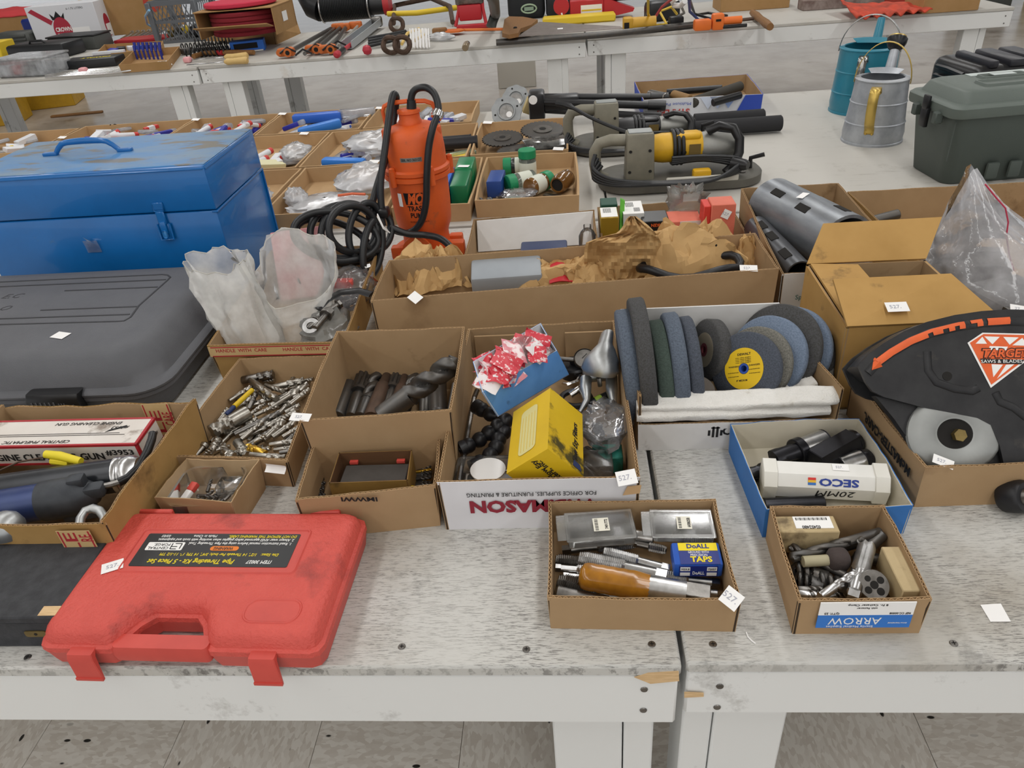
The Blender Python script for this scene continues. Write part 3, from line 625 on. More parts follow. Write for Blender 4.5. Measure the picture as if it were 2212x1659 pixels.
o = lay('marking_rod', 'yellow and blue painted rod lying in the cutter heap', 'rod', None, 'plain', Z(540, 580), Z(668, 462), .0046, .026, .026, YEN)
lay('steel_rod', 'blue painted lower half of a rod in the cutter heap', 'rod', None, 'plain', Z(482, 638), Z(538, 582), .0044, .026, .026, mat('blue_enamel_small', '22335f', .5))
price_tag(c_mill, wpos(c_mill, at(595, 997, .0562)) + V((0, -.0016, -.008)), (0, -1, .25), (.15, .1, 1), .030, .014, None, .03)
# ---------------------------------------------------------------- drills and reamers in the deep carton
OX = STEELB; RUST = mat('rusty_steel', '5d4a3e', .6, .5, col2='3f332c', scale=40)
for n, lb, k, a, b, R, z0, z1, mt in (
    ('arbor', 'plain black arbor, leftmost in the deep carton of drill bits', 'plain', (1262, 655), (1352, 425), .0145, .030, .032, OX),
    ('reamer', 'fluted black reamer beside the leftmost arbor in the deep carton', 'reamer', (1360, 650), (1452, 372), .0150, .030, .034, OX),
    ('drill_bit', 'black twist drill bit between reamer and brown taper shank', 'drill', (1425, 655), (1548, 350), .0125, .028, .034, OX),
    ('taper_shank', 'brown taper shank with a pointed bright end in the deep carton', 'taper', (1505, 660), (1634, 312), .0145, .030, .036, RUST),
    ('reamer', 'slim dark reamer right of the pointed taper shank', 'reamer', (1590, 650), (1692, 325), .0110, .026, .034, OX),
    ('taper_shank', 'rusty slim taper shank behind the big drill bit', 'taper', (1660, 640), (1748, 340), .0125, .024, .034, RUST),
    ('drill_bit', 'black twist drill bit half hidden behind the big drill bit', 'drill', (1720, 640), (1812, 360), .0125, .022, .032, OX),
    ('drill_bit', 'large black twist drill bit leaning across the deep carton', 'drill', (1570, 650), (2120, 245), .0185, .050, .118, OX),
    ('drill_bit', 'dark twist drill bit standing right of centre in the deep carton', 'drill', (1880, 640), (1892, 315), .0110, .022, .034, OX),
    ('arbor', 'thick black arbor at the right of the deep carton', 'plain', (1975, 645), (1968, 395), .0165, .026, .03, OX),
    ('tool_rod', 'thin black rod against the right wall of the deep carton', 'plain', (2060, 610), (2092, 420), .006, .03, .05, OX)):
    lay(n, lb, n.split('_')[0] if n != 'drill_bit' else 'drill bit', None, k, Z(*a), Z(*b), R, z0, z1, mt)
price_tag(c_tall, wpos(c_tall, at(657, 898, .1255)) + V((-.004, -.004, 0)), (-.1, -.3, 1), (.2, 1, .3), .032, .014)
# ---------------------------------------------------------------- inner brown box with the slab, small bits around it
def obox(name, label, cat, rim4, bot4, out, inn, t=.0016, group=None, parts='side_panel'):
    """open box from eight corners (rim and bottom, each FL FR BR BL)"""
    o = thing(name, label, cat, sum(bot4, V()) / 4, group=group); c = V(o.location); rc_ = sum(rim4, V()) / 4; bc_ = sum(bot4, V()) / 4
    for k in range(4):
        a, b, A, B = bot4[k], bot4[(k + 1) % 4], rim4[k], rim4[(k + 1) % 4]
        n = (b - a).cross(A - a).normalized(); mid = (a + b + A + B) / 4
        if n.dot((rc_ + bc_) / 2 - mid) < 0: n = -n
        m = MB(); q = [a, b, B, A]; m.hexa([p - c for p in q], [p - c + n * (t / 2) for p in q], 0); m.hexa([p - c + n * (t / 2) for p in q], [p - c + n * t for p in q], 1); m.build(parts, [out, inn], o)
    up = (rc_ - bc_).normalized(); m = MB(); m.hexa([p - c for p in bot4], [p - c + up * t for p in bot4], 0); m.build('bottom_panel', [inn], o); return o
BRB = mat('brown_gold_box', '8a6c36', .6, col2='6d5428', scale=20, amt=.6, col3='3b2d18', scale3=20, thr3=(.6, .75))
rm = [at(*Z(1205, 1118), .066), at(*Z(1745, 1150), .066), at(*Z(1788, 885), .066), at(*Z(1275, 905), .066)]
rm[1].y = rm[0].y + .002
obox('inner_box', 'small open brown-gold box standing inside a kraft carton', 'box', rm, [V((p.x, p.y, .006)) for p in rm], BRB, mat('brown_box_in', '5d3f25', .8))
sl = thing('steel_slab', 'dark grey steel slab lying in the small brown-gold box', 'slab', (sum(rm, V()) / 4) * 1); sl.location.z = .0085; sx_ = abs(rm[1].x - rm[0].x)
m = MB(); m.rbox((.002, 0, .022), (sx_ * .86, abs(rm[3].y - rm[0].y) * .62, .044), .0015, 1); m.build('slab_body', mat('slab_dark', '4e4a47', .6, .2, col2='3f3b38', scale=60), sl)
for x in (-.035, .035):
    m = MB(); m.box((x, .028, .043), (.012, .006, .004)); m.build('red_clip', REDS, sl)
for i in range(17):
    x = 1805 + rnd.random() * 130; y = 930 + i * 13; a = rnd.uniform(-.35, .5); l = 130; g = i % 5 == 2
    lay('drill_bit', 'small drill bit heaped right of the brown-gold box', 'drill bit', 'small bits right of the brown-gold box', 'drill', Z(1800 + rnd.random() * 20, y + 20 * math.sin(a) + 12), Z(1800 + l, y - 24 * math.sin(a) + 10), .0022 + rnd.random() * .0018, .012 + .002 * (i % 4), .016 + .003 * (i % 3), GOLD if g else OX)
lay('yellow_rod', 'short yellow rod at the front right corner beside the brown-gold box', 'rod', None, 'plain', Z(1785, 1150), Z(1885, 1172), .0035, .04, .04, YEN)
for i in range(9):
    y = 1090 + i * 14
    lay('drill_bit', 'small dark drill bit left of the brown-gold box', 'drill bit', 'small bits left of the brown-gold box', 'drill', Z(1105 + rnd.random() * 14 - i * 2, y + 30), Z(1165 + rnd.random() * 20, y - 8), .0022 + rnd.random() * .0012, .012 + .003 * (i % 3), .020, OX if i % 3 else STEELD)
text(c_inn, 'IMWWI', basis(wpos(c_inn, at(775, 1072, .073)) + V((0, -.0012, -.004)), (-1, .03, 0), z=(0, -1, 0)), .010, INKB, .03, width=.05)
# ---------------------------------------------------------------- little chipboard carton: clear tray, red pen, bits
CLEAR = film('clear_plastic', 'dcdcd8', .12, .12); MILKY = film('milky_plastic', 'dcdbd6', .26, .2)
tr = thing('plastic_tray', 'clear plastic tray tucked inside the little chipboard carton', 'tray', wpos(c_sm, V((0, 0, 0))) * -1); tr.location = V(c_sm.location) + V((-.002, 0, .006))
pl = rrect(-.05, .044, -.042, .042, .018, 5); m = MB(); m.loops([ring(inset(pl, .006), .0), ring(inset(pl, .001), .004), ring(pl, .036), ring(inset(pl, -.003), .037)], caps=False); m.add(ring(inset(pl, .006), .0), [tuple(range(len(pl)))]); m.build('tray_shell', CLEAR, tr)
pn = thing('red_marker', 'short red and white marker in the clear tray', 'marker'); A, B = at(*Z(175, 1250), .02), at(*Z(270, 1120), .03); pn.matrix_basis = lying(A, B); Lp = (B - A).length
m = MB(); m.rbox((Lp * .3, 0, 0), (Lp * .6, .011, .008), .002, 2); m.build('white_half', PAPER, pn); m = MB(); m.rbox((Lp * .8, 0, 0), (Lp * .45, .012, .009), .002, 2); m.build('red_half', REDS, pn)
for i, (a, b) in enumerate(((( 290, 1250), (400, 1165)), ((330, 1255), (470, 1160)), ((380, 1255), (490, 1170)), ((270, 1255), (300, 1200)), ((440, 1255), (520, 1190)), ((280, 1205), (430, 1215)), ((470, 1240), (580, 1130)), ((350, 1180), (380, 1090)))):
    lay('drill_bit', 'small drill bit in the clear tray of the little chipboard carton', 'drill bit', 'bits in the clear tray', 'drill', Z(*a), Z(*b), .0028, .013 + .002 * i, .018 + .002 * i, OX if i % 3 else STEELD)
m = MB(); A = at(*Z(490, 1170), .03); m.rbox((0, 0, 0), (.036, .028, .024), .003, 2); o = m.build('clear_box', CLEAR); o.location = A + V((.004, .006, 0)); tag(o, 'small clear plastic box standing in the little chipboard carton', 'box')
# ---------------------------------------------------------------- fragile carton: boxed gun, grease guns
Z3 = zz(0, 850, 3.016)
def tape(parent, p, xd, nrm, w_, h_, lines, size, up_m=None, bar=True):
    M = basis(p, xd, z=nrm); m = MB(); m.box((0, 0, .0003), (w_, h_, .0006)); t_ = m.build('sealing_tape', mat('tape_kraft', 'c4a878', .45, col2='b59766', scale=20), parent); t_.matrix_basis = M
    if bar:
        for y in (-.44, .44): m = MB(); m.box((0, y * h_, .0007), (w_ * .96, .0022, .0003)); m.build('tape_border', INKR, t_)
    for s_, x, y, wd in lines: text(t_, s_, Matrix.Translation((x, y, .0007)), size, INKR, .012, width=wd)
    return t_
q = wpos(c_frag, V((-.640, .9415, .055)))
t_ = tape(c_frag, wpos(c_frag, V((-.668, .9390, .056))), (0, 0, 1), (0, -1, 0), .075, .046, [('ILE', -.004, .004, .055), ('CARE', .008, -.016, .026)], .024)
tape(c_frag, wpos(c_frag, V((-.650, .6630, .060))), (0, 0, 1), (0, -1, 0), .050, .046, [('ILE', .0, .006, .042), ('RE', .012, -.015, .012)], .024)
gb = thing('gun_box', 'long white and red cardboard box lettered for an engine cleaning gun', 'box'); b0, b1, b2 = at(-30, 1000, .03), at(300, 972, .03), at(338, 902, .058)
gxd = V((1, -.012, 0)).normalized(); gb.matrix_basis = basis(V((at(316, 928, .085).x - .12, at(316, 928, .085).y, .066)), gxd, z=(0, -.06, 1))
WRB = mat('gun_box_white', 'dcd6cf', .55, col2='c9bfb5', scale=10, amt=.5, col3='7a6a5c', scale3=16, thr3=(.62, .75)); REDP = mat('gun_box_red', 'a8222b', .5)
m = MB(); m.box((-.06, 0, 0), (.36, .062, .038)); gbb = m.build('box_body', WRB, gb)
m = MB()
for y in (-.0305, .0305): m.box((-.06, y, .0192), (.361, .0035, .0012))
m.box((.1185, 0, .0192), (.004, .062, .0012)); m.box((-.06, -.0312, .0175), (.361, .0012, .004)); m.box((-.06, -.0312, -.0175), (.361, .0012, .004)); m.box((.1187, -.0312, 0), (.004, .0012, .038)); m.box((.1205, 0, .0175), (.0012, .062, .004)); m.box((.1205, -.0295, 0), (.0012, .004, .038)); m.build('red_border', REDP, gbb)
for s_, x, y, w_, sh in (('ENGINE CLEANING GUN', .018, .020, .110, .3), ('#3953', .075, .009, .028, .3), ('CENTRAL PNEUMATIC', -.045, -.022, .11, .3)): text(gbb, s_, Matrix.Translation((x, y, .0195)) @ Matrix.Rotation(PI, 4, 'Z'), .009, INKB, 0, sh, width=w_)
text(gbb, 'ENGINE CLEANING GUN', Matrix.Translation((-.04, -.0318, -.004)) @ Matrix.Rotation(PI / 2, 4, 'X'), .016, INKB, .02, width=.20, squash=1.1); text(gbb, '#3953', Matrix.Translation((.088, -.0318, .003)) @ Matrix.Rotation(PI / 2, 4, 'X'), .014, INKB, .02, width=.045)
text(gbb, '#3953 ENGINE CLEANING GUN', basis((.1212, 0, -.002), (0, 1, 0), z=(1, 0, 0)), .008, INKB, 0, width=.045)
m = MB(); m.box((-.02, -.004, .0194), (.20, .0007, .0005)); m.box((-.02, -.008, .0194), (.22, .0007, .0005)); m.prism([(.055, -.002), (.085, .010), (.083, .014), (.06, .004)], .0192, .0196); m.build('gun_picture', INKB, gbb)
GUNB = mat('gun_black', '24262a', .3, .3, col2='3a3c40', scale=20, amt=.5); GUNBL = mat('gun_blue', '2b3a68', .35, .3, col2='3f4c6e', scale=25, amt=.5); CASTD = mat('cast_dark', '3a3d42', .5, .4, col2='55585c', scale=40)
gg = thing('grease_gun', 'black grease gun with a bright ribbed end cap in the fragile carton', 'grease gun'); gg.matrix_basis = (lambda a, b: lying(b - (b - a).normalized() * .285, b))(at(0, 1062, .058), at(296, 1021, .058))
m = MB(); m.cyl((0, 0, 0), (.262, 0, 0), .0255, n=24); m.build('barrel', GUNB, gg)
m = MB(); m.lathe([(.0275, .258), (.0275, .262), (.0265, .264), (.0275, .266), (.0265, .268), (.0275, .270), (.0275, .281), (.022, .290), (.010, .293), (.006, .293)], 28, M=Matrix.Rotation(PI / 2, 4, 'Y')); m.build('end_cap', CHROME if False else STEEL, gg)
m = MB(); m.lathe([(.003, .290), (.003, .305), (.006, .305), (.006, .309), (.003, .309), (.003, .316)], 10, M=Matrix.Rotation(PI / 2, 4, 'Y')); m.build('plunger_rod', STEEL, gg)
gg = thing('grease_gun', 'blue grease gun with a dark cast head and black hose in the fragile carton', 'grease gun'); gg.matrix_basis = (lambda a, b: lying(b - (b - a).normalized() * .226, b))(at(0, 1098, .058), at(212, 1064, .058))
m = MB(); m.cyl((0, 0, 0), (.16, 0, 0), .0265, n=24); m.build('barrel', GUNBL, gg)
m = MB(); m.lathe([(.0275, .150), (.0290, .155), (.0290, .195), (.026, .205), (.014, .225), (.009, .228)], 24, M=Matrix.Rotation(PI / 2, 4, 'Y')); m.rbox((.205, .002, .022), (.024, .02, .022), .005, 2); m.rbox((.225, -.004, .008), (.03, .022, .02), .006, 2); m.rbox((.20, -.015, -.02), (.05, .014, .02), .005, 2); m.build('cast_head', CASTD, gg)
m = MB(); m.tube([(.238, 0, .010), (.250, .001, .010), (.262, .003, .011)], .0045, 8); hs = m.build('hose_fitting', STEELD, gg)
m = MB(); m.tube([(.258, .002, .011), (.270, .008, .012), (.284, .022, .018), (.292, .045, .026), (.294, .070, .030), (.292, .085, .030)], .0062, 10); m.build('hose', LK, gg)
ng = thing('pliers', 'yellow handled tool lying between gun box and black grease gun', 'pliers', at(150, 985, .075))
m = MB(); m.tube([at(98, 981, .085) - V(ng.location), at(130, 985, .082) - V(ng.location), at(175, 997, .076) - V(ng.location)], [.006, .007, .006], 10); m.tube([at(112, 995, .075) - V(ng.location), at(150, 1000, .072) - V(ng.location)], .006, 8); m.build('handle', mat('yellow_grip', 'e3cf2a', .5), ng)
m = MB(); m.tube([at(-20, 1025, .07) - V(ng.location), at(40, 998, .074) - V(ng.location), at(110, 985, .076) - V(ng.location)], .0016, 6); m.build('wire_arm', RUST, ng)
CAST = mat('cast_aluminium', 'b9bbbb', .4, .9, col2='8f9191', scale=50, amt=.5)
m = MB(); hk = [(170, 1150), (174, 1120), (185, 1103), (200, 1098), (215, 1103), (226, 1118), (224, 1145)]; m.tube([at(x, y, .075 + .012 * math.sin(PI * i / 6)) for i, (x, y) in enumerate(hk)], .006, 10); tag(m.build('metal_hook', CAST), 'pale cast metal loop at the front corner of the fragile carton', 'hook')
m = MB(); m.lathe([(.001, .022), (.012, .020), (.020, .012), (.023, 0), (.020, -.010), (.012, -.014)], 20); o = m.build('metal_ball', CAST); o.location = at(15, 1140, .072); tag(o, 'round polished metal ball at the left edge in the fragile carton', 'ball')
# ---------------------------------------------------------------- white-fronted carton
fw = V((0, -.0008, 0))
def front_text(c_, s_, px, z, size, mt, width, bold=.02, flip=True, y=None):
    p = at(px[0], px[1], z); p = aty(px[0], px[1], y); text(c_, s_, basis(wpos(c_, p), (-1 if flip else 1, 0, 0), z=(0, -1, 0)), size, mt, bold, width=width)
front_text(c_wb, 'W.B.MASON', (1150, 1092), 0, .028, mat('maroon_print', '8a1f31', .6), .172, .045, y=.7375)
front_text(c_wb, 'FOR OFFICE SUPPLIES, FURNITURE & PRINTING', (1147, 1067), 0, .0095, INKB, .172, .004, y=.7365)
price_tag(c_wb, wpos(c_wb, at(1353, 1030, .089)) + V((0, -.003, .001)), (0, -.55, 1), (-.2, 1, .5), .026, .020)
m = MB(); q = wpos(c_wb, aty(1362, 1058, .7362)); m.prism([(-.010, -.009), (.012, -.006), (.014, .008), (-.004, .006)], 0, .0006, M=basis(q, (1, 0, 0), z=(0, -1, 0))); m.build('tape_scrap', EDGE, c_wb)
for x0, x1 in ((1024, 1115), (1220, 1330)):
    a, b = at(x0, 722 - (x0 - 1024) * .06, .082), at(x1, 722 - (x1 - 1024) * .06, .082); m = MB(); y = 1.146; m.box(((a.x + b.x) / 2, y, .045), (b.x - a.x, .004, .066)); o = m.build('inner_flap', KRAFTI, c_wb); o.location = -V(c_wb.location)
Z5 = zz(930, 680, 3.455)
BB = mat('blue_tray_board', '5f96d4', .6, col2='4b82c2', scale=20, amt=.5, col3='2a3d55', scale3=22, thr3=(.64, .78))
zr = .135; A, B_, C, D = at(*Z5(315, 350), .150), at(*Z5(820, 62), .135), at(*Z5(945, 268), .118), at(*Z5(385, 577), .128)
d_ = at(*Z5(500, 760), .070); c__ = at(*Z5(1040, 447), .066); k_ = ((d_ - D) + (c__ - C)) / 2
obox('blue_box', 'tilted open blue box filled with red and white packets', 'box', [D, C, B_, A], [D + k_, C + k_, B_ + k_, A + k_], BB, mat('box_lining_white', 'd5d6da', .7), .0015)
PK = [mat('packet_red', 'cc3644', .4, col2='f0dcdc', scale=150, amt=.8, thr=(.56, .6)), mat('packet_pink', 'd98a92', .4, col2='efe3e3', scale=70, amt=.9, thr=(.48, .55)), mat('packet_white', 'e3dcdc', .4, col2='d0555e', scale=80, amt=.9, thr=(.55, .6))]
def sachet(w_, h_, seed, mt, th=.004):
    rd = random.Random(seed); m = MB(); p = rd.random() * 50
    def f(sg): return lambda u, v: ((u - .5) * w_, (v - .5) * h_, sg * th * (16 * u * (1 - u) * v * (1 - v)) ** .6 + .006 * noise.noise(V((u * 2.2 + p, v * 2.2, 0))))
    m.sheet(f(1), 7, 7); m.sheet(f(-1), 7, 7); return m
rnd = random.Random(21)
ux = (C - D).normalized(); vy = (A - D).normalized(); nn_ = ux.cross(vy).normalized()
if nn_.z < 0: nn_ = -nn_
lenx, leny = (C - D).length, (A - D).length
for i in range(19):
    u = .10 + .55 * rnd.random() if i < 15 else .3 + .5 * rnd.random(); v = .15 + .7 * rnd.random(); lift = -.014 + .0013 * i
    p = D + ux * (u * lenx) + vy * (v * leny) + nn_ * lift
    o = sachet(.032 + rnd.random() * .014, .028 + rnd.random() * .010, i, None).build('packet', PK[(0, 0, 1, 0, 2, 0)[i % 6]])
    o.matrix_basis = basis(p, ux * math.cos(i) + vy * math.sin(i), z=nn_ + V((rnd.uniform(-.6, .6), rnd.uniform(-.6, .6), 0)))
    tag(o, 'small red and white foil packet in the tilted blue box', 'packet', 'packets in the blue box')
p = D + ux * (.72 * lenx) + vy * (.5 * leny) + nn_ * .004
o = sachet(.055, .05, 40, None).build('plastic_bag', film('bag_clear_pink', 'dcc9c9', .3, .12, bump=.3)); o.matrix_basis = basis(p, ux, z=nn_ + V((0, -.3, .2))); tag(o, 'crinkled clear bag at the right end of the tilted blue box', 'plastic bag')
text(bpy.data.objects['blue_box'], '1', basis((D + C + k_ * .9 ) / 2 + k_ * .05 - V(bpy.data.objects['blue_box'].location) + (D + k_ - D).cross(C - D).normalized() * -.0006, -ux, z=k_.cross(C - D) * -1), .014, INKB, .02)
# yellow box lying on its edge
YB = mat('yellow_carton_card', 'd9b51c', .5, col2='c49f12', scale=14, amt=.5, col3='4b4216', scale3=13, thr3=(.50, .58)); YBC = mat('yellow_carton_clean', 'dcb81f', .5, col2='cba617', scale=14, amt=.5)
rf, rn = at(*Z5(893, 545), .128), at(*Z5(876, 1000), .128); lf, ln = at(*Z5(618, 712), .082), at(*Z5(568, 1203), .082); rtf, rtn = at(*Z5(1138, 757), .075), at(*Z5(1138, 1190), .075)
ax = ((rf - rn) + (lf - ln) + (rtf - rtn)) / 3; ln = ln * .5 + (lf - ax) * .5; rn = rn * .5 + (rf - ax) * .5; rtn = rtn * .5 + (rtf - ax) * .5; ll = ln - rn; rr_ = rtn - rn
yb_ = thing('yellow_box', 'grimy yellow cardboard box lying on its edge in the white-fronted carton', 'box', rn)
m = MB(); o0 = V((0, 0, 0)); vs = [o0, ll, ll + rr_, rr_, ax, ax + ll, ax + ll + rr_, ax + rr_]; m.add(vs, [(0, 4, 5, 1)], 1, None, False); m.add(vs, [(0, 3, 7, 4), (3, 2, 6, 7), (2, 1, 5, 6), (4, 7, 6, 5)], 0, None, False); m.add(vs, [(0, 1, 2, 3)], 1, None, False); m.build('box_body', [YB, YBC], yb_)
nl = ax.cross(ll).normalized(); nl = nl if nl.z > 0 else -nl; nr = rr_.cross(ax).normalized(); nr = nr if nr.z > 0 else -nr; nf_ = ll.cross(rr_).normalized(); nf_ = nf_ if nf_.y < 0 else -nf_
M = basis(ll * .52 + ax * .5 + nl * .0006, ax, z=nl); la_, lw = ax.length, ll.length
pl = rrect(-la_ * .36, la_ * .36, -lw * .21, lw * .21, .008, 4); m = MB(); m.prism(pl, 0, .0003, M=M); pc = m.build('filter_picture', mat('yellow_pale_print', 'd9cf8d', .5), yb_, label='pale printed picture of a pleated filter')
for k in range(5):
    m = MB(); m.box((-.005, (k - 2) * lw * .075, .0004), (la_ * .56, .0006, .0002), M=M); m.build('pleat_line', YBC, pc)
xr = -rr_.normalized() if False else ax.normalized()
text(yb_, 'Flow Ezy Filters', basis(rr_ * .76 + ax * .42 + nr * .0006, ax, z=nr), .013, INKB, .02, .2, width=la_ * .62)
m = MB(); m.prism([(-.006, -.008), (.006, -.006), (.006, .006), (-.006, .008)], 0, .0005, M=basis(rr_ * .80 + ax * .08 + nr * .0005, ax, z=nr)); m.build('brand_emblem', mat('navy_print', '26355f', .5), yb_)
text(yb_, 'Flow Ezy', basis((ll + rr_) * .36 + ll * .06 + nf_ * .0006, -rr_ + ll * .0, z=nf_), .011, INKB, .02, width=.042); text(yb_, 'Filters, Inc.', basis((ll + rr_) * .36 + rr_ * .12 + nf_ * .0006 + (ll - rr_) * -.02, -rr_, z=nf_), .011, INKB, .02, width=.05)
# segmented black coolant hoses
RUB = mat('black_rubber', '17171a', .42, col2='232327', scale=30)
def seg_hose(pts, label):
    P_ = [at(*Z5(x, y), z) for x, y, z in pts]; o = thing('coolant_hose', label, 'hose', P_[0])
    for i in range(len(P_) - 1):
        a, b = P_[i] - P_[0], P_[i + 1] - P_[0]; d = (b - a); l = d.length
        m = MB(); m.lathe([(.0060, -.006), (.0085, -.005), (.0115, 0), (.0125, .005), (.0108, .011), (.0075, .014), (.0065, l + .001)], 16, M=basis(a, d.orthogonal(), z=d)); m.build('ball_segment', RUB, o)
    d = P_[0] - P_[1]; m = MB(); m.lathe([(.0112, -.004), (.0125, .004), (.0125, .010), (.006, .0095), (.005, .002)], 16, M=basis((0, 0, 0), d.orthogonal(), z=d), close=False); m.build('nozzle', RUB, o); return o
seg_hose([(262, 985, .030), (348, 945, .032), (418, 895, .036), (485, 845, .040), (545, 800, .044), (600, 770, .046)], 'black ball-jointed coolant hose with its open end to the left')
seg_hose([(350, 1115, .022), (430, 1060, .024), (485, 1005, .028), (500, 945, .032), (530, 890, .034), (580, 850, .036)], 'black ball-jointed coolant hose nearest the carton front')
seg_hose([(370, 700, .046), (430, 735, .046), (500, 760, .046)], 'short black ball-jointed hose end under the blue box')
m = MB(); cps = [(210, 1245, .035), (225, 1150, .03), (250, 1050, .025), (275, 900, .022), (300, 750, .022), (325, 620, .026), (350, 560, .03)]; P_ = [at(*Z5(x, y), z) for x, y, z in cps]; pts = []; rr = []
for i in range(len(P_) - 1):
    for k in range(16): pts.append(P_[i].lerp(P_[i + 1], k / 16)); rr.append(.0046 if k % 2 else .0038)
m.tube(pts, rr, 8); tag(m.build('flexible_conduit', STEELD), 'ribbed flexible metal conduit along the left wall of the white-fronted carton', 'conduit')
# cast oil can with two arms
oc = thing('cast_tool', 'polished cast metal tool with a domed head and two arms', 'tool', at(*Z5(1270, 430), .06)); L0 = V(oc.location)
pp = [at(*Z5(x, y), z) - L0 for x, y, z in ((1262, 450, .078), (1265, 410, .086), (1275, 340, .098), (1290, 280, .104), (1300, 230, .108), (1310, 180, .110), (1318, 145, .110))]; m = MB(); m.tube(pp, [.028, .034, .031, .022, .0135, .0125, .0115], 18, flat=.75); m.build('domed_head', CAST, oc, 60)
m = MB(); m.cyl(at(*Z5(1140, 460), .064) - L0, at(*Z5(1385, 440), .064) - L0, .011, n=12); m.build('yoke', CAST, oc)
for arm in (((1160, 480, .064), (1155, 560, .06), (1165, 640, .05), (1115, 725, .04)), ((1350, 470, .064), (1352, 560, .06), (1365, 640, .055), (1370, 720, .04))):
    m = MB(); m.tube([at(*Z5(x, y), z) - L0 for x, y, z in arm], [.010, .010, .006, .003], 10); m.build('arm', CAST, oc)
m = MB(); m.cyl(at(*Z5(1255, 470), .075) - L0, at(*Z5(1265, 530), .06) - L0, .004, n=8); m.build('set_screw', STEEL, oc)
# dial gauge, indicator base and odds and ends
dg = thing('dial_gauge', 'dial gauge with a pale green face behind the cast tool', 'gauge'); dg.matrix_basis = basis(at(*Z5(1150, 335), .06), (1, 0, 0), z=(-.55, -.45, .7))
m = MB(); m.lathe([(.017, -.008), (.019, -.006), (.019, .006), (.0175, .008), (.0165, .006)], 24); m.build('bezel', STEELD, dg); m = MB(); m.lathe([(.0166, .004), (.0166, .0055)], 24); m.build('dial_face', mat('dial_green', 'c6dcd2', .4), dg); m = MB(); m.box((.003, .003, .0062), (.012, .0012, .0006), M=Matrix.Rotation(.8, 4, 'Z')); m.build('needle', INKB, dg); m = MB(); m.cyl((-.018, 0, 0), (-.045, .004, 0), .004, n=10); m.build('stem', STEELD, dg)
mb_ = thing('magnetic_base', 'round black indicator base between blue box and cast tool', 'base', at(*Z5(1075, 440), .03)); m = MB(); m.lathe([(.026, 0), (.027, .002), (.027, .018), (.024, .021), (.006, .022)], 28); m.build('disc', LK, mb_); m = MB(); m.lathe([(.008, .021), (.008, .030), (.004, .032)], 12); m.build('knob', LK, mb_); m = MB(); m.tube([(-.02, -.03, .0), (-.012, -.04, .004), (.004, -.036, .008), (.01, -.022, .012)], .0035, 8); m.build('chrome_arm', CHROME, mb_)
fl_ = thing('pen_light', 'dark pen light with a green band lying beside the cast tool', 'light'); A, B = at(*Z5(1185, 670), .04), at(*Z5(1330, 600), .045); fl_.matrix_basis = lying(A, B); Lp = (B - A).length
m = MB(); m.cyl((0, 0, 0), (Lp, 0, 0), .0075, n=14); m.build('barrel', LK, fl_); m = MB(); m.cyl((Lp * .3, 0, 0), (Lp * .62, 0, 0), .0078, n=14); m.build('green_band', mat('green_band', '8aa53a', .4), fl_)
m = MB(); A, B = at(*Z5(1140, 745), .04), at(*Z5(1340, 640), .05); m.cyl(A, B, .0045, n=10); tag(m.build('tool_rod', OX), 'thin black rod slanting under the cast tool arms', 'rod')
m = MB(); A, B = at(*Z5(1040, 600), .05), at(*Z5(1110, 555), .055); m.cyl(A, B, .006, n=12); m.lathe([(.007, 0), (.0075, .006), (.004, .008)], 12, M=basis(B, (0, 0, 1), z=B - A)); tag(m.build('chrome_pin', CHROME), 'short chrome pin beside the yellow box top', 'pin')
m = MB(); A = at(*Z5(1085, 640), .035)
m.tube([A + V((.024 * math.cos(t * 2 * PI / 20), .022 * math.sin(t * 2 * PI / 20), .004)) for t in range(20)], .005, 8, closed=True); tag(m.build('rubber_ring', RUB), 'black rubber ring behind the yellow box', 'ring')
gnb = thing('green_box', 'small green cardboard box at the right wall of the white-fronted carton', 'box', at(*Z5(1320, 1075), .022)); m = MB(); m.rbox((0, 0, 0), (.044, .034, .030), .0015, 1); m.build('box_body', mat('green_card', '1f6f62', .5, col2='185a50', scale=30), gnb)
m = MB(); A, B = at(*Z5(1150, 1030), .03), at(*Z5(1300, 1150), .028); m.cyl(A, B, .012, n=18); tag(m.build('steel_tube', STEELD), 'dull steel tube lying right of the yellow box', 'tube')
o = MB().rbox((0, 0, 0), (.052, .040, .024), .003, 2).build('clear_box', CLEAR); o.location = at(*Z5(1225, 1115), .032); tag(o, 'clear plastic box right of the yellow box end', 'box')
cd_ = thing('clear_case', 'clear plastic case with a white disc at the front left of the white-fronted carton', 'case', at(*Z5(415, 1215), .02)); m = MB(); m.rbox((0, .010, 0), (.094, .060, .026), .008, 3); m.build('case_shell', CLEAR, cd_); m = MB(); m.cyl((.004, 0, .014), (.004, 0, .016), .026, n=28); m.build('white_disc', PAPER, cd_)
def crumple(name, label, cat, c, w_, d_, h_, seed, mt, nu=16, nv=14, fold=1.0, group=None, rz=0):
    """crumpled closed bag lying at c"""
    m = MB(); rd = random.Random(seed); p = V((rd.random() * 40, rd.random() * 40, rd.random() * 40))
    def f(u, v):
        t = 2 * PI * u; s_ = math.sin(PI * (v * .96 + .02)); q = V((math.cos(t) * s_, math.sin(t) * s_, -math.cos(PI * v)))
        k = 1 + fold * (.30 * noise.noise(q * 1.7 + p) + .22 * abs(noise.noise(q * 4 + p)) * 2 - .15)
        return V((q.x * w_ / 2 * k, q.y * d_ / 2 * k, max(0, h_ * (.5 + .5 * q.z * (1 if q.z < 0 else k)))))
    m.sheet(f, nu, nv, wrap=True); o = m.build(name, mt, None, 60); o.location = c; o.rotation_euler = (0, 0, rz); return tag(o, label, cat, group)
ZBAG = film('zip_bag_film', 'd9dbe0', .25, .1, bump=.5)
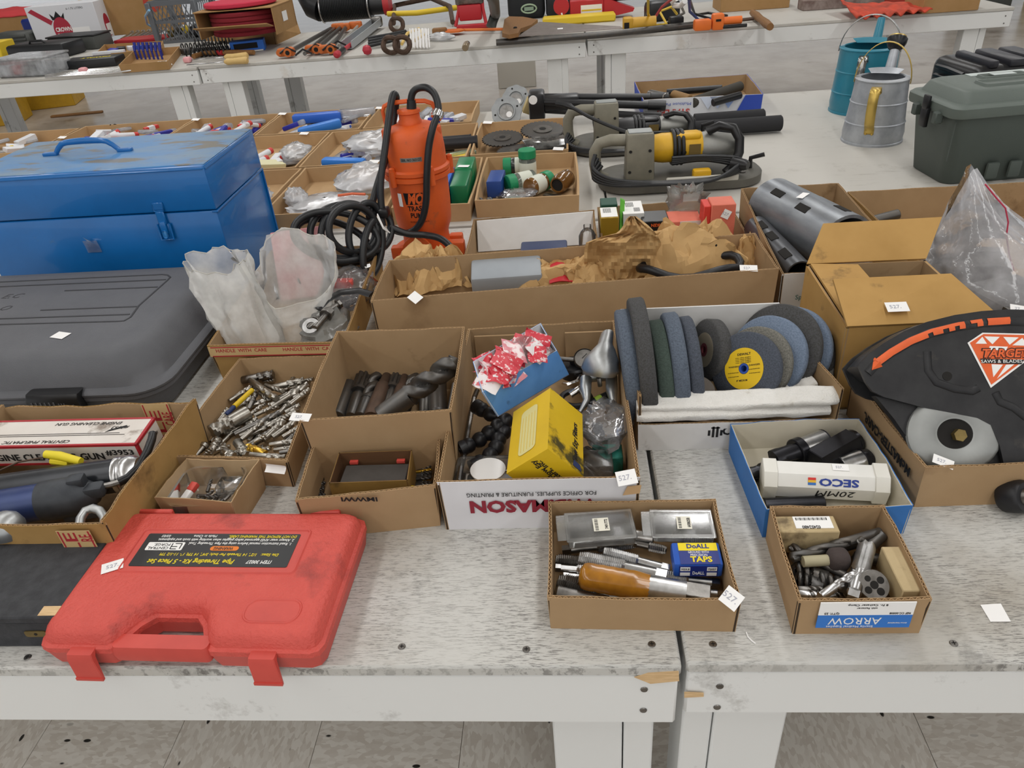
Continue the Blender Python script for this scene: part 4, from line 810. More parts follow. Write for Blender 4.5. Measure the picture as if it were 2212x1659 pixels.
crumple('plastic_bag', 'crumpled clear bag along the right wall of the white-fronted carton', 'plastic bag', at(*Z5(1310, 900), .030), .085, .11, .045, 4, ZBAG, fold=1.3)
# ---------------------------------------------------------------- taps carton
Z2 = zz(1160, 1050, 4.608)
for i, (lb, k, a, b, R, z0, z1, mt) in enumerate((
    ('large bright tap crossing the tap carton above the amber one', 'tap', (1290, 905), (415, 720), .0115, .024, .026, STEEL),
    ('mid-size tap crossing behind the large bright tap', 'tap', (1320, 830), (660, 655), .0085, .020, .026, STEEL),
    ('tap with a bright square end at the right below the blue tap box', 'tap', (1820, 975), (1150, 880), .0085, .014, .016, STEEL),
    ('tap with a bright square end at the left wall, upper of two', 'tap', (182, 812), (640, 850), .0065, .030, .024, STEEL),
    ('tap with a small square end at the left wall, lower of two', 'tap', (262, 888), (700, 930), .0052, .026, .020, STEEL),
    ('coarse threaded tap in the front left corner of the tap carton', 'tap', (980, 1170), (205, 960), .0135, .014, .020, STEELD),
    ('dark plain shank at the front left corner of the tap carton', 'plain', (190, 1085), (720, 1190), .0125, .018, .014, STEELD),
    ('dark tap under the left clear case', 'tap', (250, 640), (1000, 560), .0085, .016, .020, STEELD),
    ('bright plain shank between the two clear cases', 'plain', (900, 480), (1165, 520), .0085, .026, .026, STEEL),
    ('fine tap sticking out under the right clear case', 'tap', (1190, 510), (1755, 548), .0075, .034, .034, STEEL),
    ('dark fine tap left of the blue tap box', 'tap', (960, 570), (1290, 640), .0062, .022, .022, STEELD),
    ('threaded tap against the left wall of the tap carton', 'tap', (620, 790), (185, 742), .0095, .018, .018, STEELD),
    ('thin bright shank near the front right of the tap carton', 'plain', (1800, 1072), (1420, 1030), .0048, .012, .012, STEEL),
    ('small tap right of centre below the large bright tap', 'tap', (1290, 940), (1650, 1000), .0060, .010, .010, STEELD))):
    lay('thread_tap' if k == 'tap' else 'tool_shank', lb, 'tap' if k == 'tap' else 'shank', 'taps in the tap carton', k, Z2(*a), Z2(*b), R, z0, z1, mt)
am = thing('thread_tap', 'large tap in an amber plastic coat at the front of the tap carton', 'tap', group='taps in the tap carton'); A, B = at(*Z2(425, 890), .034), at(*Z2(1720, 1115), .026); am.matrix_basis = lying(A, B); L_ = (B - A).length
AMB = mat('amber_wax', 'a8701c', .25, col2='6b430f', scale=40, amt=.6, coat=.5)
m = MB(); m.loops([ringx(0, 18, lambda t: .010), ringx(.004, 18, lambda t: .0155)] + [ringx(.008 + i * .0062, 18, lambda t: .0168 * (1 - .10 * max(0, math.cos(4 * t + .4)) ** 2) + (.0006 if i % 2 else 0)) for i in range(11)] + [ringx(L_ * .545, 18, lambda t: .015)]); m.build('amber_coat', AMB, am)
m = MB(); m.cyl((L_ * .54, 0, 0), (L_ * .82, 0, 0), .0150, .0150, n=20); m.build('shank', STEEL, am); m = MB(); m.rbox((L_ * .905, 0, 0), (L_ * .19, .021, .021), .001, 1); m.build('square_end', STEELD, am)
def clear_case(label, quad, z, th, stickxy, num):
    q = [at(*Z2(*p), z) for p in quad]; c = sum(q, V()) / 4; o = thing('clear_case', label, 'case', c, group='clear cases in the tap carton')
    xd = (q[1] - q[0] + q[2] - q[3]) / 2; yd = (q[3] - q[0] + q[2] - q[1]) / 2; w_, h_ = xd.length, yd.length; o.matrix_basis = basis(c, xd, y=yd)
    m = MB(); m.rbox((0, 0, -th / 2), (w_, h_, th), .003, 2); m.build('case_shell', CLEAR, o); m = MB(); m.rbox((0, 0, -.001), (w_ + .004, h_ + .005, .002), .001, 1); m.rbox((-w_ / 2 - .006, 0, -.001), (.014, h_ * .95, .0016), .0007, 1); m.build('case_lip', MILKY, o)
    for k in range(4):
        m = MB(); y = (k - 1.5) * h_ * .2; m.cyl((-w_ * .36, y, -th * .5), (-w_ * .1, y, -th * .5), .0028, n=8); m.cyl((-w_ * .1, y, -th * .5), (w_ * .34, y, -th * .5), .0021, n=8); m.build('cutter_blank', STEEL, o)
    m = MB(); m.box((stickxy[0] * w_, stickxy[1] * h_, .0004), (w_ * .24, h_ * .48, .0005)); s_ = m.build('sticker', mat('sticker_cream', 'e6e2d3', .6), o)
    text(s_, num, Matrix.Translation((stickxy[0] * w_ + w_ * .08, stickxy[1] * h_, .0008)) @ Matrix.Rotation(PI / 2, 4, 'Z'), .0055, INKB, .02, width=h_ * .36); m = MB()
    for k in range(12): m.box((stickxy[0] * w_ - w_ * .07, stickxy[1] * h_ - h_ * .2 + k * h_ * .036, .0008), (w_ * .05, h_ * (.012 if k % 3 else .022), .0002))
    m.build('barcode', INKB, s_); return o
clear_case('clear plastic case of cutters at the back left of the tap carton', [(290, 545), (975, 495), (935, 235), (300, 275)], .049, .016, (.02, 0), '7491772')
clear_case('clear plastic case of cutters at the back right of the tap carton', [(1180, 490), (1805, 500), (1690, 240), (1110, 245)], .050, .012, (.03, 0), '6430625B')
DB = mat('tapbox_blue', '2455b0', .4); DN = mat('tapbox_navy', '1b2c7a', .45)
q = [at(*Z2(1390, 785), .046), at(*Z2(1885, 785), .046), at(*Z2(1800, 560), .046), at(*Z2(1290, 565), .046)]; c = sum(q, V()) / 4; db = thing('tap_box', 'small blue plastic box of taps with a yellow and navy label', 'box'); xd = q[1] - q[0]; yd = (q[3] - q[0] + q[2] - q[1]) / 2; db.matrix_basis = basis(c, xd, y=yd); w_, h_ = xd.length, yd.length
m = MB(); m.rbox((0, 0, -.010), (w_, h_, .022), .003, 2); m.build('box_body', DB, db); m = MB(); m.box((.002, -.002, .0012), (w_ * .80, h_ * .88, .0006)); m.box((.0, -h_ / 2 - .0003, -.010), (w_ * .78, .0008, .017)); lb_ = m.build('label_sheet', DN, db)
m = MB(); m.box((.002, h_ * .26, .0017), (w_ * .80, h_ * .34, .0004)); m.build('yellow_band', YEL, lb_)
text(lb_, 'DoALL', Matrix.Translation((.002, h_ * .27, .002)), .010, DN, .03, width=w_ * .46); text(lb_, 'GROUND WITH', Matrix.Translation((.002, h_ * .02, .0017)), .0055, WHT, 0, width=w_ * .42); text(lb_, 'PRECISION', Matrix.Translation((.002, -h_ * .11, .0017)), .0055, WHT, 0, width=w_ * .34); text(lb_, 'TAPS', Matrix.Translation((.004, -h_ * .30, .0017)), .012, YEL, .03, width=w_ * .44)
fr = Matrix.Rotation(PI / 2, 4, 'X'); text(lb_, 'DoALL', Matrix.Translation((0, -h_ / 2 - .0008, -.013)) @ fr, .007, WHT, .02, width=w_ * .24)
for x, s_ in ((-.27, 'M5X.8'), (.27, '72057')):
    m = MB(); m.box((x * w_, -h_ / 2 - .0009, -.006), (w_ * .2, .0004, .006)); m.box((x * w_, -h_ / 2 - .0009, -.0145), (w_ * .2, .0004, .005)); m.build('white_panel', WHT, lb_); text(lb_, s_, Matrix.Translation((x * w_, -h_ / 2 - .0014, -.006)) @ fr, .0045, INKB, 0, width=w_ * .16)
price_tag(c_tap, wpos(c_tap, at(1580, 1293, .056)), (0, -.5, 1), (1, 1, .5), .021, .021)
# ---------------------------------------------------------------- label carton: drills, die, tan boxes
ZA = zz(1550, 890, 3.318)
TAN = mat('tan_box_card', 'b9a57e', .7, col2='a8926a', scale=30, amt=.5, col3='6f5f45', scale3=24, thr3=(.58, .72))
def flat_box(name, label, quad, z, th, mt, dirs=True):
    q = [at(*ZA(*p), z) for p in quad]; c = sum(q, V()) / 4; o = thing(name, label, 'box'); xd = (q[1] - q[0] + q[2] - q[3]) / 2; yd = (q[3] - q[0] + q[2] - q[1]) / 2; o.matrix_basis = basis(c, xd, y=yd); w_, h_ = xd.length, yd.length
    m = MB(); m.rbox((0, 0, -th / 2), (w_, h_, th), .0012, 1); m.build('box_body', mt, o); return o, w_, h_
o, w_, h_ = flat_box('tan_box', 'small tan box with a white number label in the drill carton', [(440, 862), (880, 858), (832, 742), (405, 745)], .052, .036, TAN)
m = MB(); m.box((.008, .002, .0004), (w_ * .62, h_ * .72, .0006)); s_ = m.build('number_label', PAPER, o); text(s_, '02452480', Matrix.Translation((.004, -h_ * .22, .0009)) @ Matrix.Rotation(PI, 4, 'Z') @ Matrix.Rotation(PI, 4, 'Z') @ Matrix.Rotation(PI, 4, 'Z'), .007, INKB, .02, width=w_ * .3)
m = MB()
for k in range(22): m.box((.008 + (k - 11) * w_ * .024, h_ * .27, .0008), (w_ * (.008 if k % 3 else .016), h_ * .16, .0002))
m.build('barcode', INKB, s_)
flat_box('tan_box', 'plain tan box on the right side of the drill carton', [(1312, 1288), (1500, 1278), (1345, 965), (1188, 958)], .050, .034, TAN)
for i, (lb, k, a, b, R, z0, z1, mt) in enumerate((
    ('long bright drill bit slanting across the back of the drill carton', 'drill', (1170, 858), (515, 1048), .0062, .040, .034, OX),
    ('drill bit pointing to the upper left in the drill carton', 'drill', (915, 1172), (508, 955), .0060, .024, .028, OX),
    ('bright drill bit beside the tap in the drill carton', 'drill', (735, 1322), (1008, 1148), .0058, .036, .040, STEEL),
    ('thick black drill bit at the left of the drill carton, upper one', 'drill', (790, 1200), (520, 1108), .0105, .018, .018, OX),
    ('thick black drill bit at the left of the drill carton, lower one', 'drill', (760, 1262), (530, 1185), .0115, .014, .014, OX),
    ('worn steel drill bit left of the die', 'drill', (960, 1270), (690, 1185), .0100, .020, .020, OX),
    ('slim bright drill bit at the front left of the drill carton', 'drill', (570, 1305), (780, 1322), .0058, .018, .018, STEEL),
    ('slim dark drill bit at the front left of the drill carton', 'drill', (575, 1272), (765, 1272), .0045, .020, .020, STEELD),
    ('short drill bit at the front of the drill carton', 'drill', (780, 1325), (915, 1300), .0050, .014, .014, STEELD),
    ('dark drill shank in the back right corner of the drill carton', 'plain', (1080, 960), (1180, 868), .0090, .028, .038, OX),
    ('dark rod behind the long bright drill bit', 'plain', (820, 985), (1120, 900), .0075, .020, .024, OX),
    ('small threaded stud behind the tap in the drill carton', 'tap', (1060, 960), (1010, 905), .0050, .036, .044, STEELD),
    ('dark drill bit low at the right behind the tap', 'drill', (1160, 1060), (960, 1040), .0080, .014, .014, OX))):
    lay('drill_bit', lb, 'drill bit', 'bits in the label carton', k, ZA(*a), ZA(*b), R, z0, z1, mt)
lay('thread_tap', 'tap standing lengthwise beside the round die', 'tap', None, 'tap', ZA(965, 1345), ZA(1075, 950), .0115, .036, .036, STEEL)
gs = thing('mounted_stone', 'dark cylindrical grinding stone on a pale shank', 'grinding stone'); A, B = at(*ZA(575, 1075), .034), at(*ZA(945, 1052), .034); gs.matrix_basis = lying(A, B); L_ = (B - A).length
m = MB(); m.rbox((L_ * .78, 0, 0), (L_ * .42, .026, .026), .009, 3); m.build('stone', mat('stone_brown', '433a38', .9, bump=.4), gs); m = MB(); m.cyl((L_ * .1, 0, 0), (L_ * .58, 0, 0), .0068, n=12); m.build('shank', mat('masking_pale', 'a9a184', .6), gs)
di = thing('threading_die', 'round steel threading die with four clearance holes', 'die'); di.matrix_basis = basis(at(*ZA(1122, 1240), .040), (1, .1, 0), z=(.12, -.55, .83))
m = MB(); m.lathe([(.0335 * .5, -.012), (.0175, -.011), (.0175, .0), (.0168, .0006)], 28); m.build('die_body', STEELD, di)
for a, r in ((.5, .0042), (2.2, .0035), (3.7, .0042), (5.3, .0045)):
    m = MB(); m.cyl((.0095 * math.cos(a), .0095 * math.sin(a), .0004), (.0095 * math.cos(a), .0095 * math.sin(a), .0009), r, n=14); m.build('clearance_hole', DARK, di)
m = MB(); m.cyl((0, 0, .0004), (0, 0, .0010), .0048, n=12); m.build('thread_hole', DARK, di)
ap = lambda px, py: wpos(c_arr, aty(px, py, c_arr.location.y - .0768))
q = ap(1866, 1345); y0 = c_arr.location.y
fy = (at(1725, 1297, .058).y + at(2014, 1294, .058).y) / 2 - y0 - .0028
def fpt(px, py): p = aty(px, py, y0 + fy - .001); return wpos(c_arr, p)
a, b = fpt(1765, 1341), fpt(1968, 1341); z1, z0 = fpt(1868, 1329).z, fpt(1868, 1356).z
m = MB(); m.box(((a.x + b.x) / 2, fy - .0003, (z0 + z1) / 2), (b.x - a.x, .001, z1 - z0)); lb_ = m.build('supplier_label', mat('label_blue', '2c74c8', .35), c_arr); zt = fpt(1868, 1302).z
m = MB(); m.box(((a.x + b.x) / 2, fy - .0003, (z1 + zt) / 2), (b.x - a.x, .001, zt - z1)); m.build('label_white', PAPER, lb_)
up = lambda x, z: basis((x, fy - .0011, z), (-1, 0, 0), z=(0, -1, 0)); cxm = (a.x + b.x) / 2; wl = b.x - a.x
text(lb_, 'ARROW', up(cxm - wl * .10, (z0 + z1) / 2 + .0015), .013, WHT, 0, width=wl * .56, squash=1.2); text(lb_, 'Sterile Medical Supplies', up(cxm - wl * .14, z0 + .0026), .0042, WHT, 0, width=wl * .5)
text(lb_, 'Arrow International', up(cxm + wl * .36, z0 + .008), .003, WHT, 0, width=wl * .2); text(lb_, '8 Fr. Catheter Clamp', up(cxm, zt - .004), .0042, INKB, 0, width=wl * .42); text(lb_, 'QTY: 25', up(cxm - wl * .36, z1 + .003), .0042, INKB, .01, width=wl * .16); text(lb_, 'REF CC-00008', up(cxm + wl * .36, z1 + .003), .004, INKB, .01, width=wl * .22); text(lb_, 'with Fastener', up(cxm, zt - .009), .0036, INKB, 0, width=wl * .22)
m = MB(); m.prism(rrect(-.03, .035, -.0028, .0028, .0028, 3), 0, .0006, M=basis((cxm - .004, fy + .0046, .0045), (1, 0, 0), z=(0, -1, 0))); m.build('worn_patch', mat('worn_brown', '7a5c33', .8), c_arr)
# ---------------------------------------------------------------- blue carton: white tube and cutters
TUBEW = mat('tube_white', 'dddbd3', .4, col2='cfccc0', scale=14, amt=.4, col3='6a665a', scale3=20, thr3=(.60, .7))
A, B = at(*ZA(315, 470), .034), at(*ZA(1212, 515), .034); sc_ = thing('plastic_tube', 'white square plastic tube lettered in blue and marker ink', 'tube'); L_ = (B - A).length; sc_.matrix_basis = basis((A + B) / 2, B - A, z=(0, -.18, .98))
TH = .036
sec = lambda h_: [(-h_, -h_ + .002), (-h_ + .002, -h_), (h_ - .002, -h_), (h_, -h_ + .002), (h_, h_ - .002), (h_ - .002, h_), (-h_ * .30, h_), (-h_, h_ * .30)]
m = MB(); m.loops([[(x, y, z) for y, z in sec(TH / 2)] for x in (-L_ * .48, L_ * .48)]); m.build('tube_body', mat('tube_white_clean', 'e2e1dc', .4, col2='d2d0c8', scale=10), sc_)
for s in (-1, 1):
    m = MB(); m.loops([[(s * x, y, z) for y, z in (sec(TH / 2 + e) if s > 0 else list(reversed(sec(TH / 2 + e))))] for x, e in ((L_ / 2 - .019, .0005), (L_ / 2 - .018, .0022), (L_ / 2 - .001, .0022), (L_ / 2, .001))]); m.build('end_cap', TUBEW, sc_)
NVY = mat('seco_blue', '1f3a8f', .5); CN = V((0, -.7071, .7071)); cc = V((0, -TH * .325, TH * .325)) + CN * .0004
CM = lambda x, e=0: basis((x, cc.y + CN.y * e, cc.z + CN.z * e), (-1, 0, 0), z=CN)
text(sc_, 'SECO', CM(.016, .0003), .0135, NVY, .035, width=.050)
for k, cl in enumerate(('d8352b', 'e7b52c', '2f6fc0')):
    m = MB(); m.box((0, (k - 1) * .0034, 0), (.010, .0032, .0003), M=CM(-.018, .0002)); m.build('colour_block', mat('block_' + cl, cl, .5), sc_)
text(sc_, '20MM', basis((.014, -TH / 2 - .0004, -.004), (-1, 0, 0), z=(0, -1, 0)), .016, INKB, 0, .15, width=.050, name='marker_lettering')
price_tag(sc_, V((.02, .009, TH / 2)), (0, 0, 1), (0, 1, 0), .021, .011)
def cutter(label, parts, px0, px1, z0, z1):
    A, B = at(*ZA(*px0), z0), at(*ZA(*px1), z1); o = thing('indexable_cutter', label, 'cutter', group='cutters in the blue carton'); o.matrix_basis = lying(A, B); L_ = (B - A).length
    for nm, u0, u1, r0, r1, mt, n in parts: m = MB(); m.loops([ringx(L_ * u0, n, lambda t: r0 * .93), ringx(L_ * u0 + .001, n, lambda t: r0), ringx(L_ * u1 - .001, n, lambda t: r1), ringx(L_ * u1, n, lambda t: r1 * .92)]); m.build(nm, mt, o, 30)
    return o, L_
BLKT = mat('black_tool_steel', '26262a', .28, .7, col2='3a3a3e', scale=30)
o, l = cutter('black cutter with a bright cylindrical shank at the back of the blue carton', [('collar', .42, .56, .0200, .0200, BLKT, 24), ('shank', .56, .98, .0175, .0175, STEEL, 24), ('shank_end', .98, 1.0, .0178, .0178, BLKT, 24)], (395, 355), (770, 205), .026, .030)
m = MB(); twist(m, 0, l * .45, .0165, 2, .5, .12, 20, 8, tip=False); m.build('fluted_head', BLKT, o)
cutter('thick black hexagonal cutter body in the middle of the blue carton', [('body', 0, .9, .0225, .0225, BLKT, 6), ('end_ring', .9, 1, .019, .018, BLKT, 20)], (690, 375), (985, 205), .026, .030)
cutter('short bright cutter shank with a dark end at the right of the blue carton', [('shank', 0, .72, .0165, .0165, STEEL, 22), ('end_ring', .72, 1, .0168, .014, BLKT, 22)], (880, 400), (1090, 330), .022, .026)
o, l = cutter('slim black cutter nose at the left of the blue carton', [('shank', .5, 1, .012, .012, BLKT, 18)], (205, 470), (420, 385), .016, .022); m = MB(); twist(m, 0, l * .52, .0135, 2, .55, .15, 18, 6, tip=False); m.build('fluted_head', BLKT, o)
cutter('dark cutter lying under the white tube at the front of the blue carton', [('body', 0, 1, .011, .011, BLKT, 18)], (330, 675), (760, 655), .013, .013)
# ---------------------------------------------------------------- grinding wheels
def grit(name, c1, c2): return mat(name, c1, .92, col2=c2, scale=420, amt=.8, bump=.5, bscale=500)
GB, GD, GG, GN = grit('grit_blue', '5f6977', '424954'), grit('grit_dark', '4c4c4d', '34332f'), grit('grit_green', '46544c', '333c37'), grit('grit_navy', '4e545f', '34373e'); GP = grit('grit_pale', '748296', '586679'); GS = grit('grit_sand', '7a7870', '4a4944')
def wheel(label, c, axis, r, t, mt, hole=.012, hub=None, edge=None):
    o = thing('grinding_wheel', label, 'grinding wheel', group='grinding wheels'); o.matrix_basis = basis(c, V(axis).orthogonal(), z=axis)
    m = MB(); b = min(.003, t * .18); m.lathe([(hole, -t / 2), (r - b, -t / 2), (r, -t / 2 + b), (r, t / 2 - b), (r - b, t / 2), (hole, t / 2), (hole, -t / 2)], 48, close=False); m.build('wheel_body', mt, o, 50)
    if hub: m = MB(); m.lathe([(hole * .98, -t / 2 - .0005), (hole, t / 2 + .0008), (hole * .62, t / 2 + .0008), (hole * .6, -t / 2 - .0005)], 20, close=False); m.build('bushing', hub, o)
    return o
for (px, py), t, mt, y, lb in (((1350, 683), .0235, GB, 1.004, 'blue-grey grinding wheel, leftmost against the carton wall'), ((1381, 658), .0245, GD, 1.004, 'tall dark speckled grinding wheel, second from the left wall'), ((1422, 705), .0235, GG, 1.000, 'dark green grinding wheel, third from the left wall'), ((1454, 689), .0235, GB, 1.004, 'coarse blue grinding wheel, fourth from the left wall'), ((1487, 697), .020, GN, 1.006, 'navy grinding wheel, fifth from the left wall')):
    a = aty(px, py, y); r = (a.z - .004) / 2; wheel(lb, (a.x + .006, y, .005 + r), (1, .02, .09), r, t, mt)
w6 = wheel('thick dark grinding wheel leaning with its pale hub showing', aty(1534, 756, 1.036), (-.94, -.26, .22), .050, .022, GD, .009)
m = MB(); m.lathe([(.010, .0112), (.028, .0112), (.028, .0106)], 32, close=False); m.build('paper_flange', mat('flange_tan', '8f8673', .8), w6); m = MB(); m.lathe([(.011, .0116), (.006, .0116), (.006, .0)], 20, close=False); m.build('bushing', mat('bush_red', '6a3036', .6), w6)
AX = V((-.66, -.58, .47)).normalized()
w7 = wheel('grinding wheel with the round yellow paper label', aty(1612, 797, .972), AX, .057, .014, GN, .008, mat('bush_blue', '2f4fa0', .5))
m = MB(); m.lathe([(.0085, .0073), (.0320, .0073), (.0320, .0078), (.0085, .0078)], 40, close=False); yl_ = m.build('yellow_label', mat('wheel_label_yellow', 'e0b91c', .5), w7, label='round yellow paper label')
Mw = w7.matrix_basis.to_3x3(); up_l = Mw.inverted() @ V((.25, .35, 1)); xr_ = Mw.inverted() @ V((1, .0, 0)); xr_.z = 0
def wl_text(s_, u, v, w_, h_, bold=.01):
    x = xr_.normalized(); y = V((0, 0, 1)).cross(x); text(yl_, s_, basis(x * u + y * v + V((0, 0, .0080)), x, y=y), h_, INKB, bold, width=w_)
wl_text('DEWALT', .002, .022, .022, .005, .02); wl_text('WARNING', -.016, .004, .018, .0035); wl_text('DANGER', .018, .004, .018, .0035); wl_text('8" MEDIUM', -.004, -.018, .018, .004)
for k in range(4): wl_text('use only with guards in place', -.0175 if k % 2 else .0175, -.002 - .003 * k, .018, .002, 0); wl_text('wear safety goggles', 0, .017 - k * .0025, .026, .002, 0)
for px, py, y, r, t, mt, lb in ((1634, 786, .990, .058, .013, GS, 'sandy-edged grinding wheel right behind the yellow-labelled one'), (1658, 770, 1.008, .064, .014, GP, 'pale blue grinding wheel, second behind the yellow-labelled one'), (1682, 752, 1.028, .070, .012, GD, 'large black grinding disc in the right half of the wheel carton'), (1704, 756, 1.042, .070, .014, GP, 'large pale-rimmed grinding wheel behind the black disc'), (1724, 768, 1.056, .062, .012, GD, 'dark grinding wheel at the right end of the row')):
    wheel(lb, aty(px, py, y), AX, r, t, mt)
wheel('small speckled grey grinding stone in the right corner of the wheel carton', aty(1752, 800, 1.03), (-.5, -.5, .7), .036, .02, grit('grit_stone', '8d8c88', '55534f'), .004)
wh_ = thing('wire_brush', 'grey bristly wire wheel low in the wheel carton', 'brush', aty(1500, 850, .955)); m = MB(); m.lathe([(.012, -.01), (.030, -.009), (.032, 0), (.030, .009), (.012, .010)], 36, M=Matrix.Rotation(.3, 4, 'X')); m.build('bristle_ring', mat('bristles', '6d6660', .9, bump=1.0, bscale=900), wh_); m = MB(); m.cyl((0, 0, -.012), (0, 0, .012), .008, n=12); m.build('hub', STEELD, wh_)
m = MB(); m.box(((.082 + .337) / 2, 1.086, .078), (.254, .003, .146)); o = m.build('white_card', WHITEB); tag(o, 'white card sheet standing at the back of the wheel carton', 'card')
FELT = mat('white_felt', 'e6e4df', .95, col2='d3cfc7', scale=30, amt=.5, bump=.9, bscale=420, col3='b0a999', scale3=30, thr3=(.6, .75))
def felt(label, a, b, h_, d_, seed, tilt=(0, -.2, 1)):
    o = MB(); A, B = a, b; L_ = (B - A).length; rs = []; n = 18
    for i in range(23):
        u = i / 22; rg = []
        for k in range(n):
            t = 2 * PI * k / n; ca, sa = math.cos(t), math.sin(t); e = .45; y = math.copysign(abs(ca) ** e, ca) * d_ / 2; z = math.copysign(abs(sa) ** e, sa) * h_ / 2; f = .92 if i in (0, 22) else 1
            nz_ = .0022 * noise.noise(V((u * 9 + seed, k * .5, seed))); rg.append((L_ * u, y * f + nz_, z * f + nz_ - (.004 * math.sin(PI * u * 1.5) if seed == 1 else 0)))
        rs.append(rg)
    o.loops(rs); q = o.build('felt_strip', FELT, None, 60); q.matrix_basis = lying(A, B, tilt); return tag(q, label, 'felt', 'felt strips')
felt('long folded white felt strip lying along the front of the wheel carton', at(1374, 868, .082), at(1806, 856, .082), .014, .030, 1, (0, -.5, 1)); felt('long lower fold of white felt below the top strip', at(1374, 893, .064), at(1790, 878, .064), .016, .026, 2, (0, -.5, 1))
felt('short pale felt strip sticking up at the right of the wheels', at(1660, 852, .068), at(1760, 824, .078), .009, .020, 3); felt('short pale felt strip behind the left end of the long felt', at(1366, 848, .066), at(1452, 858, .066), .008, .020, 4)
kt = thing('x', None, None) if False else None
def whl_pt(px, py): p = aty(px, py, k0.y - .0009); return wpos(c_whl, p)
m = MB(); q = whl_pt(1545, 934)
for dx, h_ in ((-.012, .010), (-.004, .020), (.004, .020), (.012, .010)): m.box((dx * .75, 0, -.001 if h_ < .015 else .001), (.0035, .0006, h_))
m.box((0, 0, .0085), (.013, .0006, .0025)); o = m.build('printed_mark', INKB, c_whl); o.location = q
text(c_whl, 'O', basis(whl_pt(1572, 932), (1, 0, 0), z=(0, -1, 0)), .02, INKB, .03)
# ---------------------------------------------------------------- ochre box with open flaps
f0, f1, b1, b0 = V((.413, .997, .150)), V((.625, 1.000, .150)), V((.618, 1.225, .150)), V((.417, 1.226, .150))
ob = obox('flap_box', 'tall ochre cardboard box with its flaps standing open', 'box', [f0, f1, b1, b0], [V((p.x, p.y, 0)) for p in (f0, f1, b1, b0)], KRAFTY, KRAFTI, .004)
l0 = V(ob.location)
def flap(pts, nm='flap', mt=KRAFTY, t=.004, mi2=KRAFTY):
    n = (pts[1] - pts[0]).cross(pts[2] - pts[0]).normalized(); m = MB(); m.hexa([p - l0 for p in pts], [p - l0 + n * t for p in pts]); return m.build(nm, mt, ob)
fl1 = flap([f0 + V((0, 0, .001)), f1 + V((.012, 0, .001)), at(2052, 594, .192), at(1798, 606, .188)])
flap([b0 + V((0, 0, .001)), b1 + V((0, 0, .001)), aty(2033, 471, 1.285), aty(1777, 485, 1.285)])
flap([f0 + V((.006, .012, .0005)), f0 + V((.09, .03, .0005)), b0 + V((.085, -.01, -.002)), b0 + V((.006, -.004, .0005))])
pq = (at(1936, 670, .165) - l0); price_tag(ob, at(1936, 670, .1665) + V((0, 0, .005)) - l0, (0, -.30, .95), (0, 1, .3), .032, .020)
m = MB(); m.box((.06, .03, .09), (.10, .12, .06)); o = m.build('dark_part', OX); o.location = l0 + V((.0, 0, 0)); tag(o, 'dark metal block inside the ochre flap box', 'block')
# ---------------------------------------------------------------- black saw guard
GUM = mat('guard_black', '232325', .42, .3, col2='39393a', scale=22, amt=.6, col3='4a453f', scale3=16, thr3=(.62, .74)); OJ = mat('decal_orange', 'e2622a', .5, col2='c9562a', scale=60, amt=.5); GYP = mat('hub_grey', '9b9d9b', .5, .3, col2='868885', scale=16)
gp0 = V((.565, .748, .012)); gn = V((-.04, -.80, .60)).normalized(); GMX = basis(gp0, (1, 0, 0), z=gn); GI = GMX.inverted()
sg = thing('saw_guard', 'black saw blade guard with an orange arrow and a diamond sticker', 'saw guard'); sg.matrix_basis = GMX
gl = lambda px, py: tuple((GI @ onp(px, py, gp0, gn)).xy)
arc = [(1850, 790), (1872, 766), (1905, 742), (1950, 716), (2000, 696), (2060, 681), (2120, 672), (2180, 668), (2240, 669), (2300, 677), (2360, 695), (2415, 728)]
A2 = [gl(*p) for p in arc]
def rim_pt(t, off):
    k = min(len(A2) - 2, int(t)); a, b = V(A2[k]), V(A2[k + 1]); p = a.lerp(b, t - k); d = (b - a).normalized(); nrm = V((d.y, -d.x)); return p + nrm * off
pl = A2 + [gl(*p) for p in ((2440, 790), (2420, 880), (2360, 960), (2290, 1010), (2235, 1040), (2195, 1046), (2172, 1020), (2160, 965), (2140, 918), (2110, 903), (1990, 880), (1905, 858), (1880, 846), (1866, 826))]; pl = list(reversed(pl))
m = MB(); m.prism(pl, -.006, 0); m.build('side_plate', GUM, sg, 30)
m = MB(); m.prism(pl, -.062, -.056); m.build('rear_plate', GUM, sg, 30)
m = MB(); m.tube([(*rim_pt(t, .016), -.030) for t in [i * .5 for i in range(23)]], .016, 20, flat=2.06); rt = m.build('rim_housing', GUM, sg, 60)
ip = list(reversed([gl(*p) for p in ((1893, 855), (1935, 905), (1975, 962), (1992, 986), (2060, 1000), (2187, 1048), (2235, 1030), (2165, 950), (2125, 900), (1990, 872))])); m = MB(); m.prism(ip, -.024, -.010); m.build('inner_plate', GUM, sg, 30)
cx_, cy_ = gl(2064, 937); m = MB(); m.lathe([(.060, -.008), (.060, -.001), (.055, .003), (.030, .004), (.026, .001), (.023, .0005), (.022, -.006)], 40, M=Matrix.Translation((cx_, cy_, -.004)), sy=.88); m.build('hub_disc', GYP, sg, 50, 'grey pressed hub disc')
m = MB(); m.lathe([(.0225, -.003), (.018, -.006), (.001, -.006)], 28, M=Matrix.Translation((cx_, cy_, -.001)), close=False);  m.build('hub_recess', DARK, sg); m = MB(); m.cyl((cx_ + .004, cy_ - .002, -.006), (cx_ + .004, cy_ - .002, .003), .0085, n=6); m.build('hub_bolt', BRASS, sg)
for pth in (((2000, 760), (2002, 800), (2020, 826), (2060, 840), (2100, 845), (2112, 838)), ((2150, 848), (2160, 868), (2190, 880), (2215, 900), (2240, 900))):
    m = MB(); m.tube([(*gl(*p), .0) for p in pth], .0055, 8, flat=.5); m.build('pressed_rib', GUM, sg)
